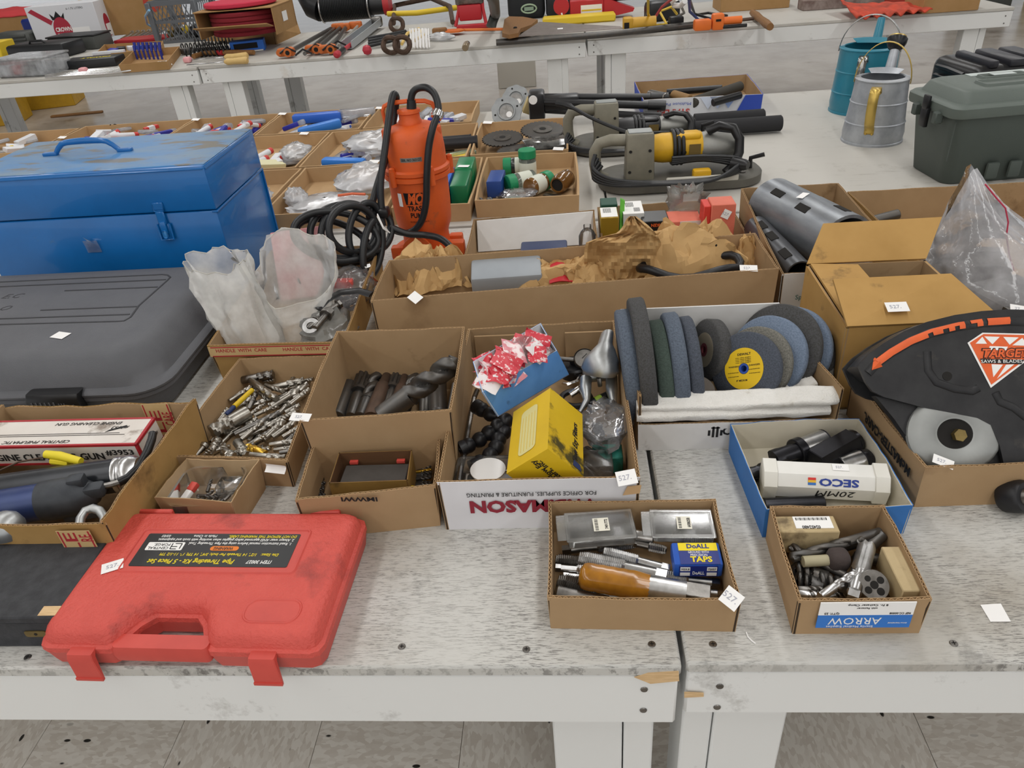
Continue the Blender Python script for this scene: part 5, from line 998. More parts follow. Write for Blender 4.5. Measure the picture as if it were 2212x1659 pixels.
m = MB(); x, y = gl(2044, 813); m.lathe([(.0062, .0003), (.0060, .0008)], 16, M=Matrix.Translation((x, y, 0))); m.build('bolt_hole', DARK, sg)
# arrow decal along the rim
def bulge(off): return -.030 + .033 * math.sqrt(max(0, 1 - ((off - .016) / .0160) ** 2)) + .0012
m = MB(); vs = []; fs = []; n = 28
for i in range(n + 1):
    t = .95 + i * (7.0 - .95) / n
    for off in (.0105, .0150, .0200): p = rim_pt(t, off); vs.append((p.x, p.y, bulge(off)))
fs = [(3 * i + q, 3 * i + q + 1, 3 * i + q + 4, 3 * i + q + 3) for i in range(n) for q in (0, 1) if not (i in (20, 23) or (i in (13, 16, 18, 21) and q))]; m.add(vs, fs)
tip = rim_pt(.25, .016); vs = [(tip.x, tip.y, bulge(.016) + .0006)]
for off in (.007, .016, .024): p = rim_pt(1.15, off); vs.append((p.x, p.y, bulge(off) + .0006))
m.add(vs, [(0, 1, 2), (0, 2, 3)]); m.build('arrow_decal', OJ, rt)
# diamond sticker
def gpoly(px, z, mt, nm, par): m = MB(); q = [gl(*p) for p in px]; a = sum(q[i - 1][0] * q[i][1] - q[i][0] * q[i - 1][1] for i in range(len(q))); q = q if a > 0 else list(reversed(q)); m.prism(q, z, z + .0004); return m.build(nm, mt, par)
dm = gpoly([(2088, 741), (2121, 719), (2232, 721), (2268, 742), (2139, 838)], .0004, WHT, 'diamond_sticker', sg); gpoly([(2093, 741), (2123, 722), (2230, 724), (2262, 742), (2140, 831)], .0009, OJ, 'diamond_print', dm)
for t_ in (((2105, 743), (2120, 728), (2130, 743)), ((2124, 727), (2158, 728), (2142, 744)), ((2166, 728), (2200, 729), (2180, 745)), ((2186, 746), (2208, 730), (2220, 747)), ((2136, 748), (2176, 749), (2172, 757), (2134, 756)), ((2140, 787), (2165, 788), (2144, 815)), ((2172, 788), (2190, 787), (2152, 818))): gpoly(t_, .0013, WHT, 'facet', dm)
x, y = gl(2168, 764); text(dm, 'TARGET', Matrix.Translation((x, y, .0019)) @ Matrix.Rotation(-.03, 4, 'Z'), .0165, INKB, .075, .2, width=.062); text(dm, 'TARGET', Matrix.Translation((x, y, .0021)) @ Matrix.Rotation(-.03, 4, 'Z'), .0155, OJ, .03, .2, width=.059)
gpoly([(2115, 775), (2212, 777), (2206, 787), (2119, 785)], .0014, INKB, 'name_band', dm); x, y = gl(2162, 781); text(dm, 'SAWS & BLADES', Matrix.Translation((x, y, .0020)) @ Matrix.Rotation(-.03, 4, 'Z'), .0062, WHT, 0, width=.052)
m = MB(); q = GI @ at(2192, 1072, .022); m.lathe([(.020, -.014), (.022, -.010), (.022, .010), (.019, .014), (.008, .015), (.008, .011)], 24, M=Matrix.Translation(q) @ Matrix.Rotation(.5, 4, 'Y')); m.build('roller', RUB, sg); m = MB(); m.lathe([(.012, .014), (.011, .019), (.004, .020)], 16, M=Matrix.Translation(q) @ Matrix.Rotation(.5, 4, 'Y')); m.build('roller_cap', STEELD, sg)
text(c_mcm, 'McMASTER-CARR.', basis(wpos(c_mcm, V((.4405, .855, .043))) + V((-.001, 0, 0)), (-.103, 1, 0), z=(-1, 0, 0)), .020, INKB, .035, width=.135)
price_tag(c_mcm, wpos(c_mcm, at(2037, 998, .0705)), (.1, -.4, 1), (.5, 1, .3), .026, .014)
# ---------------------------------------------------------------- crumpled paper and parts in the long carton
PPR = mat('brown_paper', 'c39f6c', .85, col2='b08a58', scale=30, amt=.4)
def paper(label, c, w_, d_, h_, seed, n=22, rz=0, sharp=1.0):
    """crumpled sheet heaped up over its own hollow, both sides paper"""
    p = V((seed * 3.7, seed * 1.3, seed)); m = MB()
    def f(u, v):
        x, y = u - .5, v - .5; r = max(abs(x), abs(y)) * 2; q = V((x * 3.2, y * 3.2, 0)) + p
        z = ((1 - r ** 2.6) * .62 + .30 * abs(noise.noise(q * 1.25)) * 2 * sharp + .15 * abs(noise.noise(q * 2.6)) * 2 + .07 * abs(noise.noise(q * 6))) * (1 - .75 * r ** 5)
        dx = .22 * noise.noise(q * 1.1 + V((9, 0, 0))) + .08 * noise.noise(q * 3 + V((9, 0, 0))); dy = .22 * noise.noise(q * 1.1 + V((0, 9, 0))) + .08 * noise.noise(q * 3 + V((0, 9, 0)))
        return ((x + dx) * w_, (y + dy) * d_, max(0, z) * h_)
    m.sheet(f, n, n); o = m.build('crumpled_paper', PPR, None, 14); o.location = c; o.rotation_euler = (0, 0, rz); return tag(o, label, 'paper', 'crumpled paper in the long carton')
paper('crumpled brown paper at the left end of the long carton', at(905, 608, .05) , .11, .13, .075, 1); paper('pointed fold of brown paper beside the left end of the long carton', at(965, 606, .05), .12, .10, .075, 2, sharp=1.1)
paper('low roll of brown paper left of centre in the long carton', at(1205, 612, .055), .16, .08, .055, 3); 
ROWS = [(612, 1272, 1392), (598, 1264, 1424), (580, 1262, 1431), (560, 1262, 1431), (542, 1262, 1430), (524, 1266, 1428), (512, 1296, 1422), (503, 1334, 1416), (488, 1346, 1402), (474, 1352, 1384), (467, 1360, 1374)]
def tall(u, v):
    k = min(9.999, v * 10); i = int(k); a, b = ROWS[i], ROWS[i + 1]; t = k - i; yy, x0, x1 = (a[j] + (b[j] - a[j]) * t for j in range(3))
    q = V((u * 2.6, v * 2.6, 3.3)); p = aty(x0 + (x1 - x0) * u, yy, 1.335 + .03 * (1 - v)); back = (abs(noise.noise(q * 1.1)) * .055 + abs(noise.noise(q * 2.7)) * .026 + noise.noise(q * 6) * .006) + .05 * abs(u - .5)
    g = (p - V((0, 0, CH))).normalized(); return p + g * back
m = MB(); m.sheet(tall, 26, 26); tag(m.build('crumpled_paper', PPR, None, 14), 'tall crumpled brown paper standing above the long carton', 'paper', 'crumpled paper in the long carton'); paper('wide heap of crumpled brown paper right of centre in the long carton', at(1490, 580, .055), .22, .14, .095, 5, 30, sharp=1.2)
paper('small ball of brown paper at the right end of the long carton', at(1607, 567, .06), .055, .07, .065, 6, 14); paper('brown paper lying low under the tall crumpled piece', at(1280, 607, .055), .12, .10, .06, 7)
o = MB().rbox((0, 0, 0), (.145, .075, .055), .006, 2).build('grey_case', mat('grey_card', '9aa0a6', .5, col2='8a9096', scale=12)); o.location = at(1095, 596, .075); o.rotation_euler = (.25, 0, .06); tag(o, 'pale grey box lying in the left half of the long carton', 'box')
m = MB(); m.sheet(lambda u, v: ((u - .5) * .075, (v - .5) * .05, .006 * math.sin(u * 5)), 8, 4); m.sheet(lambda u, v: ((u - .5) * .075, (v - .5) * .05, .006 * math.sin(u * 5) - .002), 8, 4); o = m.build('red_sheet', mat('red_plastic_sheet', 'c22b34', .45)); o.location = at(1225, 588, .085); o.rotation_euler = (.5, 0, .05); tag(o, 'red plastic sheet next to the grey box in the long carton', 'sheet')
m = MB(); c = at(1490, 572, .095); m.tube([c + V((.098 * math.cos(t * PI / 12), .05 * math.sin(t * PI / 12), .006 * math.sin(t))) for t in range(24)], .0085, 10, closed=True); tag(m.build('rubber_hose', RUB), 'loop of thick black rubber hose under paper in the long carton', 'hose')
o = MB().rbox((0, 0, 0), (.042, .022, .045), .004, 2).build('black_bracket', LK); o.location = at(1525, 545, .10); tag(o, 'small black bracket behind the paper in the long carton', 'bracket')
price_tag(c_long, wpos(c_long, at(897, 643, .121)), (0, -.5, 1), (1, 1, .4), .024, .020, None); price_tag(c_long, wpos(c_long, at(1617, 580, .121)), (0, -.4, 1), (.1, 1, .3), .032, .016)
# ---------------------------------------------------------------- carton lined with white card
a, b = aty(1030, 478, 1.735), aty(1281, 457, 1.755); m = MB(); m.hexa([V((a.x, 1.700, .006)), V((b.x, 1.715, .006)), V((b.x, 1.719, .006)), V((a.x, 1.704, .006))], [V((a.x, 1.735, a.z)), V((b.x, 1.755, b.z)), V((b.x, 1.759, b.z)), V((a.x, 1.739, a.z))]); tag(m.build('white_card', WHITEB), 'white card leaning at the back of the carton behind the long one', 'card')
o = MB().rbox((0, 0, 0), (.11, .10, .02), .005, 2).build('blue_folder', mat('navy_plastic', '26355c', .5)); o.location = aty(1175, 545, 1.62); tag(o, 'navy blue case lying in the carton lined with white card', 'case')
m = MB(); m.lathe([(.018, 0), (.020, .004), (.020, .07), (.015, .08), (.009, .086), (.009, .095)], 20); o = m.build('clear_bottle', CLEAR); o.location = (.045, 1.60, .005); tag(o, 'clear plastic bottle in the corner of the carton lined with white card', 'bottle')
# ---------------------------------------------------------------- bearing boxes
def up_box(name, label, x0, x1, ytop, y, d, mt, top=None, z0=.006):
    a, b = aty(x0, ytop, y), aty(x1, ytop, y); o = thing(name, label, 'box', ((a.x + b.x) / 2, y, z0), group='bearing boxes'); w_, h_ = b.x - a.x, (a.z + b.z) / 2 - z0
    m = MB(); m.rbox((0, d / 2, h_ / 2), (w_, d, h_), .0015, 1); m.build('box_body', mt, o); return o, w_, h_
GRN = mat('green_dark_card', '1f4a3b', .5); SAL = mat('salmon_card', 'd9755f', .6, col2='c9634e', scale=16, amt=.5); GLD = mat('gold_card', 'a0842c', .35, .4)
o, w_, h_ = up_box('bearing_box', 'gold bearing box with a white label on top', 1297, 1337, 470, 1.660, .070, GLD); m = MB(); m.box((0, .035, h_ + .0004), (w_ * .9, .062, .0006)); s_ = m.build('label_sheet', PAPER, o)
m = MB()
for k in range(9): m.box((-w_ * .3 + k * w_ * .05, .045, h_ + .001), (w_ * .02, .03, .0003))
m.build('barcode', INKB, s_)
o, w_, h_ = up_box('bearing_box', 'dark green bearing box behind the gold one', 1298, 1334, 442, 1.740, .05, GRN)
o, w_, h_ = up_box('bearing_box', 'white-topped green bearing box beside the green strip', 1346, 1392, 462, 1.675, .085, GRN); m = MB(); m.box((0, .042, h_ + .0006), (w_ * .98, .084, .001)); s_ = m.build('label_sheet', PAPER, o); m = MB(); m.box((0, -.0006, h_ * .5), (w_ * .98, .001, h_)); m.build('front_label', mat('label_grey', 'c9cccb', .6), o)
m = MB()
for k in range(10): m.box((-w_ * .3 + k * w_ * .04, .06, h_ + .0014), (w_ * .016, .03, .0003)); m.box((w_ * .05 + k * w_ * .03, .025, h_ + .0014), (w_ * .012, .025, .0003))
m.build('barcode', INKB, s_)
m = MB(); a, b = aty(1337, 430, 1.70), aty(1346, 520, 1.665); m.hexa([V((a.x - .002, 1.66, .01)), V((a.x + .006, 1.66, .01)), V((a.x + .006, 1.69, .01)), V((a.x - .002, 1.69, .01))], [V((a.x + .004, 1.70, a.z)), V((a.x + .014, 1.70, a.z - .006)), V((a.x + .014, 1.71, a.z - .006)), V((a.x + .004, 1.71, a.z))]); tag(m.build('green_card', mat('lime_card', '5fb23a', .5)), 'narrow lime green card strip between bearing boxes', 'card')
o, w_, h_ = up_box('bearing_box', 'black bearing box with orange lettering', 1388, 1446, 478, 1.640, .070, LK); text(o, 'TIMKEN', basis((.006, -.0006, h_ - .009), (-1, 0, 0), z=(0, -1, 0)), .010, OJ, .03, width=w_ * .55)
for k in range(3):
    m = MB(); m.tube([((.008 + .006 * k) * math.cos(t * PI / 10), -.0006, h_ * .35 + (.008 + .006 * k) * math.sin(t * PI / 10)) for t in range(11)], .0014, 5); m.build('logo_ring', mat('grey_ring', '8f8f8f', .5), o)
o, w_, h_ = up_box('bearing_box', 'salmon and white bearing box lettered in red', 1446, 1517, 478, 1.640, .070, SAL); m = MB(); m.box((w_ * .16, -.0006, h_ / 2), (w_ * .66, .0012, h_)); s_ = m.build('white_panel', mat('panel_cream', 'd8d2ca', .6), o)
for k in range(4): text(s_, 'PRECISION BEARINGS', basis((w_ * .2, -.0016, h_ - .018 - k * .006), (-1, 0, 0), z=(0, -1, 0)), .0045, mat('red_fine', 'b05a50', .6), 0, width=w_ * .5)
m = MB(); m.box((-w_ * .33, -.0008, h_ - .018), (w_ * .24, .001, .014)); m.build('number_panel', PAPER, s_); text(s_, '1/4 E', basis((-w_ * .33, -.0018, h_ - .018), (-1, 0, 0), z=(0, -1, 0)), .009, INKR, 0, width=w_ * .18)
o, w_, h_ = up_box('bearing_box', 'tall salmon bearing box with a white price tag', 1538, 1591, 442, 1.610, .055, SAL); price_tag(o, V((.006, -.0006, h_ - .022)), (0, -1, 0), (.5, 0, 1), .018, .020)
up_box('bearing_box', 'narrow bright red box beside the tall salmon one', 1521, 1537, 446, 1.615, .05, mat('red_card', 'cf3b30', .5))
crumple('plastic_bag', 'grey clear plastic bag poking up among the bearing boxes', 'plastic bag', (.285, 1.735, .02), .10, .07, .125, 9, film('bag_grey', 'b9bcb8', .4, .12, bump=.4), fold=1.6)
# ---------------------------------------------------------------- slotted core bits
CB = mat('core_bit_steel', '94989d', .38, .6, col2='6b6f76', scale=12, amt=.7, stretch=(1, 3, 3)); CBD = mat('core_bit_dark', '5a5c60', .38, .6, col2='404246', scale=14)
def core_bit(label, A, B, r, mt, slots):
    o = thing('core_bit', label, 'core bit', group='core bits'); o.matrix_basis = lying(A, B); L_ = (B - A).length
    m = MB(); m.lathe([(r * .90, -.0), (r, 0), (r, L_ * .5), (r * 1.012, L_ * .51), (r * 1.012, L_), (r * .90, L_), (r * .88, 0)], 40, M=Matrix.Rotation(PI / 2, 4, 'Y'), close=False); m.lathe([(.001, .01), (r * .9, .01)], 24, M=Matrix.Rotation(PI / 2, 4, 'Y'), close=False); m.build('barrel', mt, o)
    for x, a in slots:
        M = Matrix.Translation((L_ * x, 0, 0)) @ Matrix.Rotation(a, 4, 'X'); m = MB(); m.rbox((0, 0, r * 1.0), (.040, .017, .003), .001, 1, M=M); m.build('slot', DARK, o)
    return o
o = core_bit('large slotted steel core bit with a price tag on its side', V((.478, 1.700, .088)), V((.560, 1.440, .092)), .062, CB, [(.25, .55), (.62, .62), (.25, -.9), (.85, -.2)]); price_tag(o, V((.13, -.012, .0615)), (0, -.2, 1), (.9, .4, 0), .026, .016, None)
m = MB(); m.lathe([(.030, 0), (.034, 0), (.034, .16), (.030, .16)], 24, close=False); o = m.build('steel_sleeve', CBD); o.matrix_basis = basis(V((.580, 1.36, .052)), (0, 0, 1), z=(-.25, 1, .05)); tag(o, 'smaller dark steel sleeve nested at the mouth of the large core bit', 'sleeve')
core_bit('slim dark core bit lying along the left wall of its carton', at(1633, 492, .070), at(1727, 592, .070), .027, CBD, [(.45, .3), (.8, .5), (.2, .3)])
text(c_cor, 'Spe', basis(wpos(c_cor, V((.44, 1.298, .05))), (1, 0, 0), z=(0, -1, 0)), .014, mat('teal_print', '2f6b66', .6), 0)
# ---------------------------------------------------------------- zip bag carton
o = MB().rbox((0, 0, .035), (.12, .16, .07), .006, 2).build('black_block', OX); o.location = (.80, 1.22, .005); o.rotation_euler = (0, 0, .3); tag(o, 'dark block inside the clear zip bag', 'block')
o = MB().rbox((0, 0, .03), (.10, .10, .06), .006, 2).build('black_block', STEELB); o.location = (.82, 1.42, .005); o.rotation_euler = (0, 0, -.2); tag(o, 'dark block low at the back in the zip bag carton', 'block')
lay('steel_bar', 'dark steel bar lying at the back of the zip bag carton', 'bar', None, 'plain', (1868, 482), (1942, 462), .012, .06, .075, OX)
zb = thing('zip_bag', 'large clear zip bag with a red zip line at the right edge', 'plastic bag', (.845, 1.30, .03)); zl = V(zb.location)
tipp = [aty(x, y, yy) - zl for x, y, yy in ((2040, 470, 1.36), (2075, 400, 1.36), (2100, 352, 1.36), (2128, 395, 1.36), (2165, 440, 1.35), (2215, 480, 1.34), (2260, 510, 1.34))]
def zbag(u, v):
    t = 2 * PI * u; bx, by = .165 * math.cos(t), .135 * math.sin(t); s_ = (math.cos(t) + 1) / 2 * 6; k = min(5, int(s_)); tp = tipp[k].lerp(tipp[k + 1], s_ - k) + V((0, .012 * math.sin(t), 0))
    w_ = v ** 1.35; p = V((bx * (1 + .12 * math.sin(PI * v)), by * (1 + .1 * math.sin(PI * v)), .0)).lerp(tp, w_); p.z = max(-.02, p.z + .05 * math.sin(PI * v) * (1 - v))
    nz_ = noise.noise(V((math.cos(t) * 2, math.sin(t) * 2, v * 3))) * .022 + noise.noise(V((math.cos(t) * 6, math.sin(t) * 6, v * 8))) * .007; return p + V((math.cos(t), math.sin(t), .2)) * nz_ * (1 - .6 * v)
m = MB(); m.sheet(zbag, 44, 22, wrap=True); m.build('bag_film', film('zip_film', 'f2f3f8', .5, .1, bump=.35), zb, 60)
m = MB(); m.tube([p + V((.0, -.016, -.028)) for p in tipp[1:]] , .0024, 6); m.tube([p + V((.0, -.018, -.038)) for p in tipp[1:]] , .002, 6); m.build('zip_track', film('zip_white', 'f2f2f4', .75, .2), zb)
m = MB(); m.tube([aty(x, y, 1.27) - zl for x, y in ((2128, 398), (2150, 425), (2172, 450), (2178, 480), (2174, 510), (2180, 550), (2190, 585))], .0014, 5); m.build('zip_line', mat('zip_red', 'c03a55', .5), zb)
price_tag(c_bag, wpos(c_bag, at(2200, 668, .087)), (0, -.5, 1), (.3, 1, .4), .026, .016, '27')
# ---------------------------------------------------------------- care-tape carton: bags and bolts
tape(c_hwc, wpos(c_hwc, V((-.545, 1.1442, .066))) + V((0, -.0008, 0)), (1, -.03, 0), (0, -1, 0), .25, .021, [('HANDLE  WITH  CARE', -.062, .002, .098), ('HANDLE  WITH  CARE', .067, .002, .098)], .010)
BAGM = film('milky_bag', 'f4f3ee', .64, .35, bump=.25)
def open_bag(name, label, base, mouth, r0, r1, tilt, seed, jag=.012, mt=BAGM, nu=36, nv=18, asp=(1, 1)):
    o = thing(name, label, 'plastic bag', base); M1 = basis(V(mouth) - V(base), (1, 0, 0), z=tilt)
    def f(u, v):
        t = 2 * PI * u; j = noise.noise(V((math.cos(t) * 1.6, math.sin(t) * 1.6, seed))); j2 = noise.noise(V((math.cos(t) * 5, math.sin(t) * 5, seed + v * 2)))
        a = V((r0 * math.cos(t), r0 * math.sin(t) * .9, 0)); rr_ = r1 * (1 + .28 * j + .07 * j2); b = M1 @ V((rr_ * math.cos(t) * asp[0], rr_ * math.sin(t) * asp[1], jag * (1.5 * j2 + noise.noise(V((math.cos(t) * 14, math.sin(t) * 14, seed)))) ))
        s_ = v * v * (3 - 2 * v) * .5 + v * .5; p = a.lerp(b, s_); q = noise.noise(V((math.cos(t) * 2.4, math.sin(t) * 2.4, v * 2.5 + seed))); return p + V((math.cos(t), math.sin(t), 0)) * ((.024 * q + .012 * abs(noise.noise(V((math.cos(t) * 5, math.sin(t) * 5, v * 6 + seed))))) * math.sin(PI * min(1, v * .9 + .05)))
    m = MB(); m.sheet(f, nu, nv, wrap=True); m.build('bag_film', mt, o, 70); m = MB(); m.tube([f(i / 40, 1.0) for i in range(40)], .0011, 5, closed=True); m.build('bag_hem', film('bag_hem', 'ece9e0', .85, .4), o); return o
p0 = at(505, 735, .03); p1 = aty(492, 590, 1.30); open_bag('milky_bag', 'narrow milky plastic bag standing left in the care-tape carton', (-.605, 1.225, .012), (p1.x - .012, 1.290, .188), .048, .056, (-.1, -.45, 1), 3, .010, asp=(1.15, .55))
p1 = aty(645, 600, 1.33); open_bag('milky_bag', 'wide-mouthed milky plastic bag gaping toward the viewer', (-.545, 1.30, .012), (p1.x, 1.325, .150), .062, .088, (.12, -.62, .78), 8, .010, asp=(1.0, .95))
crumple('plastic_bag', 'crumpled grey plastic bag at the right of the care-tape carton', 'plastic bag', (-.475, 1.235, .012), .11, .15, .075, 14, film('bag_dull', 'a9a9a4', .6, .2, bump=.3), fold=1.2)
for i, (a, b, R, z) in enumerate((((680, 710), (712, 672), .011, .085), ((665, 712), (690, 690), .010, .075), ((715, 668), (735, 655), .009, .085), ((755, 590), (800, 575), .008, .07), ((785, 640), (800, 590), .008, .06))):
    A, B = at(*a, z), at(*b, z + .004); o = thing('hex_bolt', ('grey hex bolt sticking out of the grey plastic bag', 'short grey bolt beside the washer', 'dark bolt end under the black strap', 'bright bolt lying below the coiled cord', 'bright bolt standing near the long carton')[i], 'bolt', group='bolts in the care-tape carton'); o.matrix_basis = lying(A, B); L_ = (B - A).length
    m = MB(); m.cyl((0, 0, 0), (L_ * .78, 0, 0), R * .62, n=14); m.build('shank', STEELD if i < 3 else STEEL, o); m = MB(); m.cyl((L_ * .75, 0, 0), (L_, 0, 0), R, n=6); m.cyl((L_ * .72, 0, 0), (L_ * .76, 0, 0), R * 1.15, n=18); m.build('head', STEELD if i < 3 else STEEL, o)
m = MB(); m.lathe([(.008, 0), (.016, 0), (.016, .003), (.008, .003), (.008, 0)], 24, close=False); o = m.build('washer', STEEL); o.matrix_basis = basis(at(672, 705, .086), (1, 0, 0), z=(-.3, -.5, .8)); tag(o, 'flat steel washer on the bolts in the care-tape carton', 'washer')
o = MB().rbox((0, 0, 0), (.052, .022, .016), .003, 2).build('red_part', REDS); o.location = at(736, 612, .08); o.rotation_euler = (0, .05, .08); tag(o, 'small red plastic piece behind the grey plastic bag', 'part')
o = MB().rbox((0, 0, 0), (.12, .16, .006), .002, 1).build('pink_sheet', mat('pink_board', 'c98a8c', .6)); o.location = (-.60, 1.52, .075); o.rotation_euler = (.9, .0, .25); tag(o, 'pink board leaning at the back of the care-tape carton', 'board')
m = MB(); m.tube([at(685, 668, .09), at(705, 648, .098), (at(735, 632, .10)), at(775, 628, .10), at(802, 636, .095)], .011, 8, flat=.3); tag(m.build('black_strap', LK), 'black strap crossing the care-tape carton', 'strap')
crumple('plastic_bag', 'clear bag of bolts below the coiled pump cord', 'plastic bag', (-.475, 1.42, .012), .13, .16, .08, 21, ZBAG, fold=1.0)
# ---------------------------------------------------------------- orange trash pump with its coiled cord
PO = mat('pump_orange', 'd85c22', .5, col2='bd4b1c', scale=14, amt=.5, col3='7a5038', scale3=12, thr3=(.63, .76), bump=.15, bscale=200); POD = mat('pump_dirt', '8a5a3c', .7, col2='5d4a3c', scale=20, amt=.6)
pu = thing('trash_pump', 'orange submersible trash pump with its black power cord', 'pump', (-.352, 1.735, 0), rz=0)
m = MB(); m.lathe([(.082, 0), (.084, .004), (.084, .016), (.070, .020), (.058, .024), (.057, .055), (.062, .070), (.066, .078), (.068, .092), (.070, .130), (.071, .185), (.072, .196)], 44); m.build('lower_housing', PO, pu, 50)
m = MB(); m.lathe([(.074, .195), (.079, .198), (.079, .208), (.074, .210), (.079, .212), (.079, .220), (.073, .224)], 44); m.build('flange_ring', PO, pu, 30)
m = MB(); m.lathe([(.073, .220), (.072, .262), (.069, .290), (.063, .304), (.052, .311), (.030, .315), (.026, .316)], 44); m.build('upper_housing', PO, pu, 50)
m = MB(); m.lathe([(.027, .314), (.027, .322), (.024, .326), (.024, .338), (.027, .340), (.026, .346), (.012, .348)], 24); m.build('cable_gland', PO, pu, 40)
for a in (.3, 1.6, 2.9, 4.1, 5.3):
    m = MB(); m.cyl((.080 * math.cos(a), .080 * math.sin(a), .190), (.080 * math.cos(a), .080 * math.sin(a), .226), .008, n=10); m.lathe([(.007, .226), (.007, .232), (.004, .234)], 6, M=Matrix.Translation((.080 * math.cos(a), .080 * math.sin(a), 0))); m.build('flange_bolt', PO, pu)
for a in (.4, 1.9, 3.6, 5.0):
    m = MB(); m.rbox((.076 * math.cos(a), .076 * math.sin(a), .016), (.034, .026, .032), .005, 2, M=Matrix.Rotation(0, 4, 'Z')); m.build('foot_lug', PO, pu)
m = MB(); m.lathe([(.034, -.004), (.036, .0), (.036, .008), (.026, .009)], 24, M=Matrix.Translation((-.01, -.080, .037)) @ Matrix.Rotation(PI / 2, 4, 'X')); m.rbox((.068, -.030, .020), (.06, .03, .034), .005, 2); m.build('outlet_flange', PO, pu)
hp = [(-.056, 0, .300), (-.060, 0, .345), (-.055, 0, .356), (-.040, 0, .362), (0, 0, .364), (.040, 0, .362), (.056, 0, .356), (.061, 0, .345), (.058, 0, .300)]; m = MB(); m.tube(hp, .0052, 8, flat=.7); m.build('carry_handle', PO, pu)
for s in (-1, 1): m = MB(); m.rbox((s * .060, 0, .296), (.018, .024, .022), .004, 2); m.build('handle_lug', PO, pu)
m = MB(); m.sheet(lambda u, v: (-.022 + .06 * u, -.052 + .018 * v - .000, .312 - .010 * (1 - v)), 3, 2); m.build('dirt_cap', POD, pu)
def wrap_text(parent, s_, rf, th, z, size, mt, width, bold=.02, shear=0):
    me = text_mesh(s_, mt, bold, shear).copy(); xs = [v.co.x for v in me.vertices]; k = width / (max(xs) - min(xs))
    for v in me.vertices:
        zz_ = z + v.co.y * size; r = rf(zz_) + .0006 + v.co.z * .01; a = th + v.co.x * k / r; v.co = (r * math.sin(a), -r * math.cos(a), zz_)
    return mesh_obj('printed_lettering', me, parent)
def wrap_patch(parent, nm, rf, th0, th1, z0, z1, mt, sh=0, e=.0004): m = MB(); m.sheet(lambda u, v: (lambda a, z: ((rf(z) + e) * math.sin(a), -(rf(z) + e) * math.cos(a), z))(th0 + (th1 - th0) * u + sh * v, z0 + (z1 - z0) * v), 12, 3); return m.build(nm, mt, parent)
lowr = lambda z: .068 + (z - .092) * .035; dth = -.02
pat = wrap_patch(pu, 'logo_panel', lowr, dth - .33, dth + .33, .146, .174, BLK, -.05); wrap_text(pat, 'MQ', lambda z: lowr(z) + .0006, dth + .01, .159, .034, PO, .040, .05, .25)
wrap_text(pu, 'TRASH', lowr, dth + .03, .136, .0165, BLK, .044, .03); wrap_text(pu, 'PUMP', lowr, dth + .03, .119, .0165, BLK, .036, .03); wrap_text(pu, 'MULTIQUIP INC. CARSON CA', lowr, dth + .06, .103, .005, BLK, .046, 0)
upr = lambda z: .0722; sp = wrap_patch(pu, 'serial_plate', upr, dth - .28, dth + .42, .246, .256, mat('plate_steel', '8d8a84', .4, .6)); wrap_text(sp, 'SER. NO 363127', lambda z: upr(z) + .0004, dth + .07, .251, .008, BLK, .046, .01)
wrap_patch(pu, 'price_tag', lowr, dth - .62, dth - .46, .140, .172, PAPER, 0, .0008)
pl0 = V(pu.location); CRD = .0080
def cpt(px, py, y): return aty(px, py, y) - pl0
def smooth(P_, k=6):
    out = []
    for i in range(len(P_) - 1):
        a, b, c, d = P_[max(0, i - 1)], P_[i], P_[i + 1], P_[min(len(P_) - 1, i + 2)]
        for j in range(k):
            t = j / k; out.append(.5 * ((2 * b) + (c - a) * t + (2 * a - 5 * b + 4 * c - d) * t * t + (3 * b - a - 3 * c + d) * t ** 3))
    return out + [P_[-1]]
CORD = mat('cord_black', '1c1d1f', .4, col2='2a2b2d', scale=20)
m = MB(); m.tube(smooth([cpt(889, 243, 1.735), cpt(889, 208, 1.735), cpt(900, 192, 1.735), cpt(922, 190, 1.73), cpt(940, 206, 1.72), cpt(947, 240, 1.70), cpt(935, 275, 1.665), cpt(926, 320, 1.655), cpt(922, 380, 1.65), cpt(920, 440, 1.65), cpt(908, 482, 1.65), cpt(885, 502, 1.65), cpt(858, 500, 1.64), cpt(842, 490, 1.62)]), CRD, 10); cord = m.build('power_cord', CORD, pu, 60)
m = MB(); a, b = cpt(948, 240, 1.70), cpt(942, 255, 1.69); m.cyl(a, b, .0125, n=16); m.cyl(a * .7 + b * .3, a * .3 + b * .7, .014, n=16); m.build('cord_clamp', CHROME, cord)
m = MB(); m.cyl(cpt(889, 246, 1.735), cpt(889, 215, 1.735), .012, .0105, n=14); m.build('cord_boot', CORD, cord)
def strand(pts): m = MB(); m.tube(smooth([cpt(*p) for p in pts]), CRD, 10); m.build('cord_strand', CORD, cord, 60)
strand([(826, 470, 1.60), (822, 400, 1.62), (832, 320, 1.66), (842, 240, 1.71), (848, 208, 1.735), (853, 204, 1.745), (856, 215, 1.755), (850, 260, 1.75), (836, 330, 1.70), (812, 410, 1.64), (800, 460, 1.60), (795, 500, 1.58)])
rndc = random.Random(4)
def loop(cx, cy, rx, ry, a0, a1, y, tilt=0, dy=.05, n=14):
    strand([(cx + rx * math.cos(t) * math.cos(tilt) - ry * math.sin(t) * math.sin(tilt), cy + rx * math.cos(t) * math.sin(tilt) + ry * math.sin(t) * math.cos(tilt), y + dy * math.cos(t + 1)) for t in (a0 + (a1 - a0) * i / n for i in range(n + 1))])
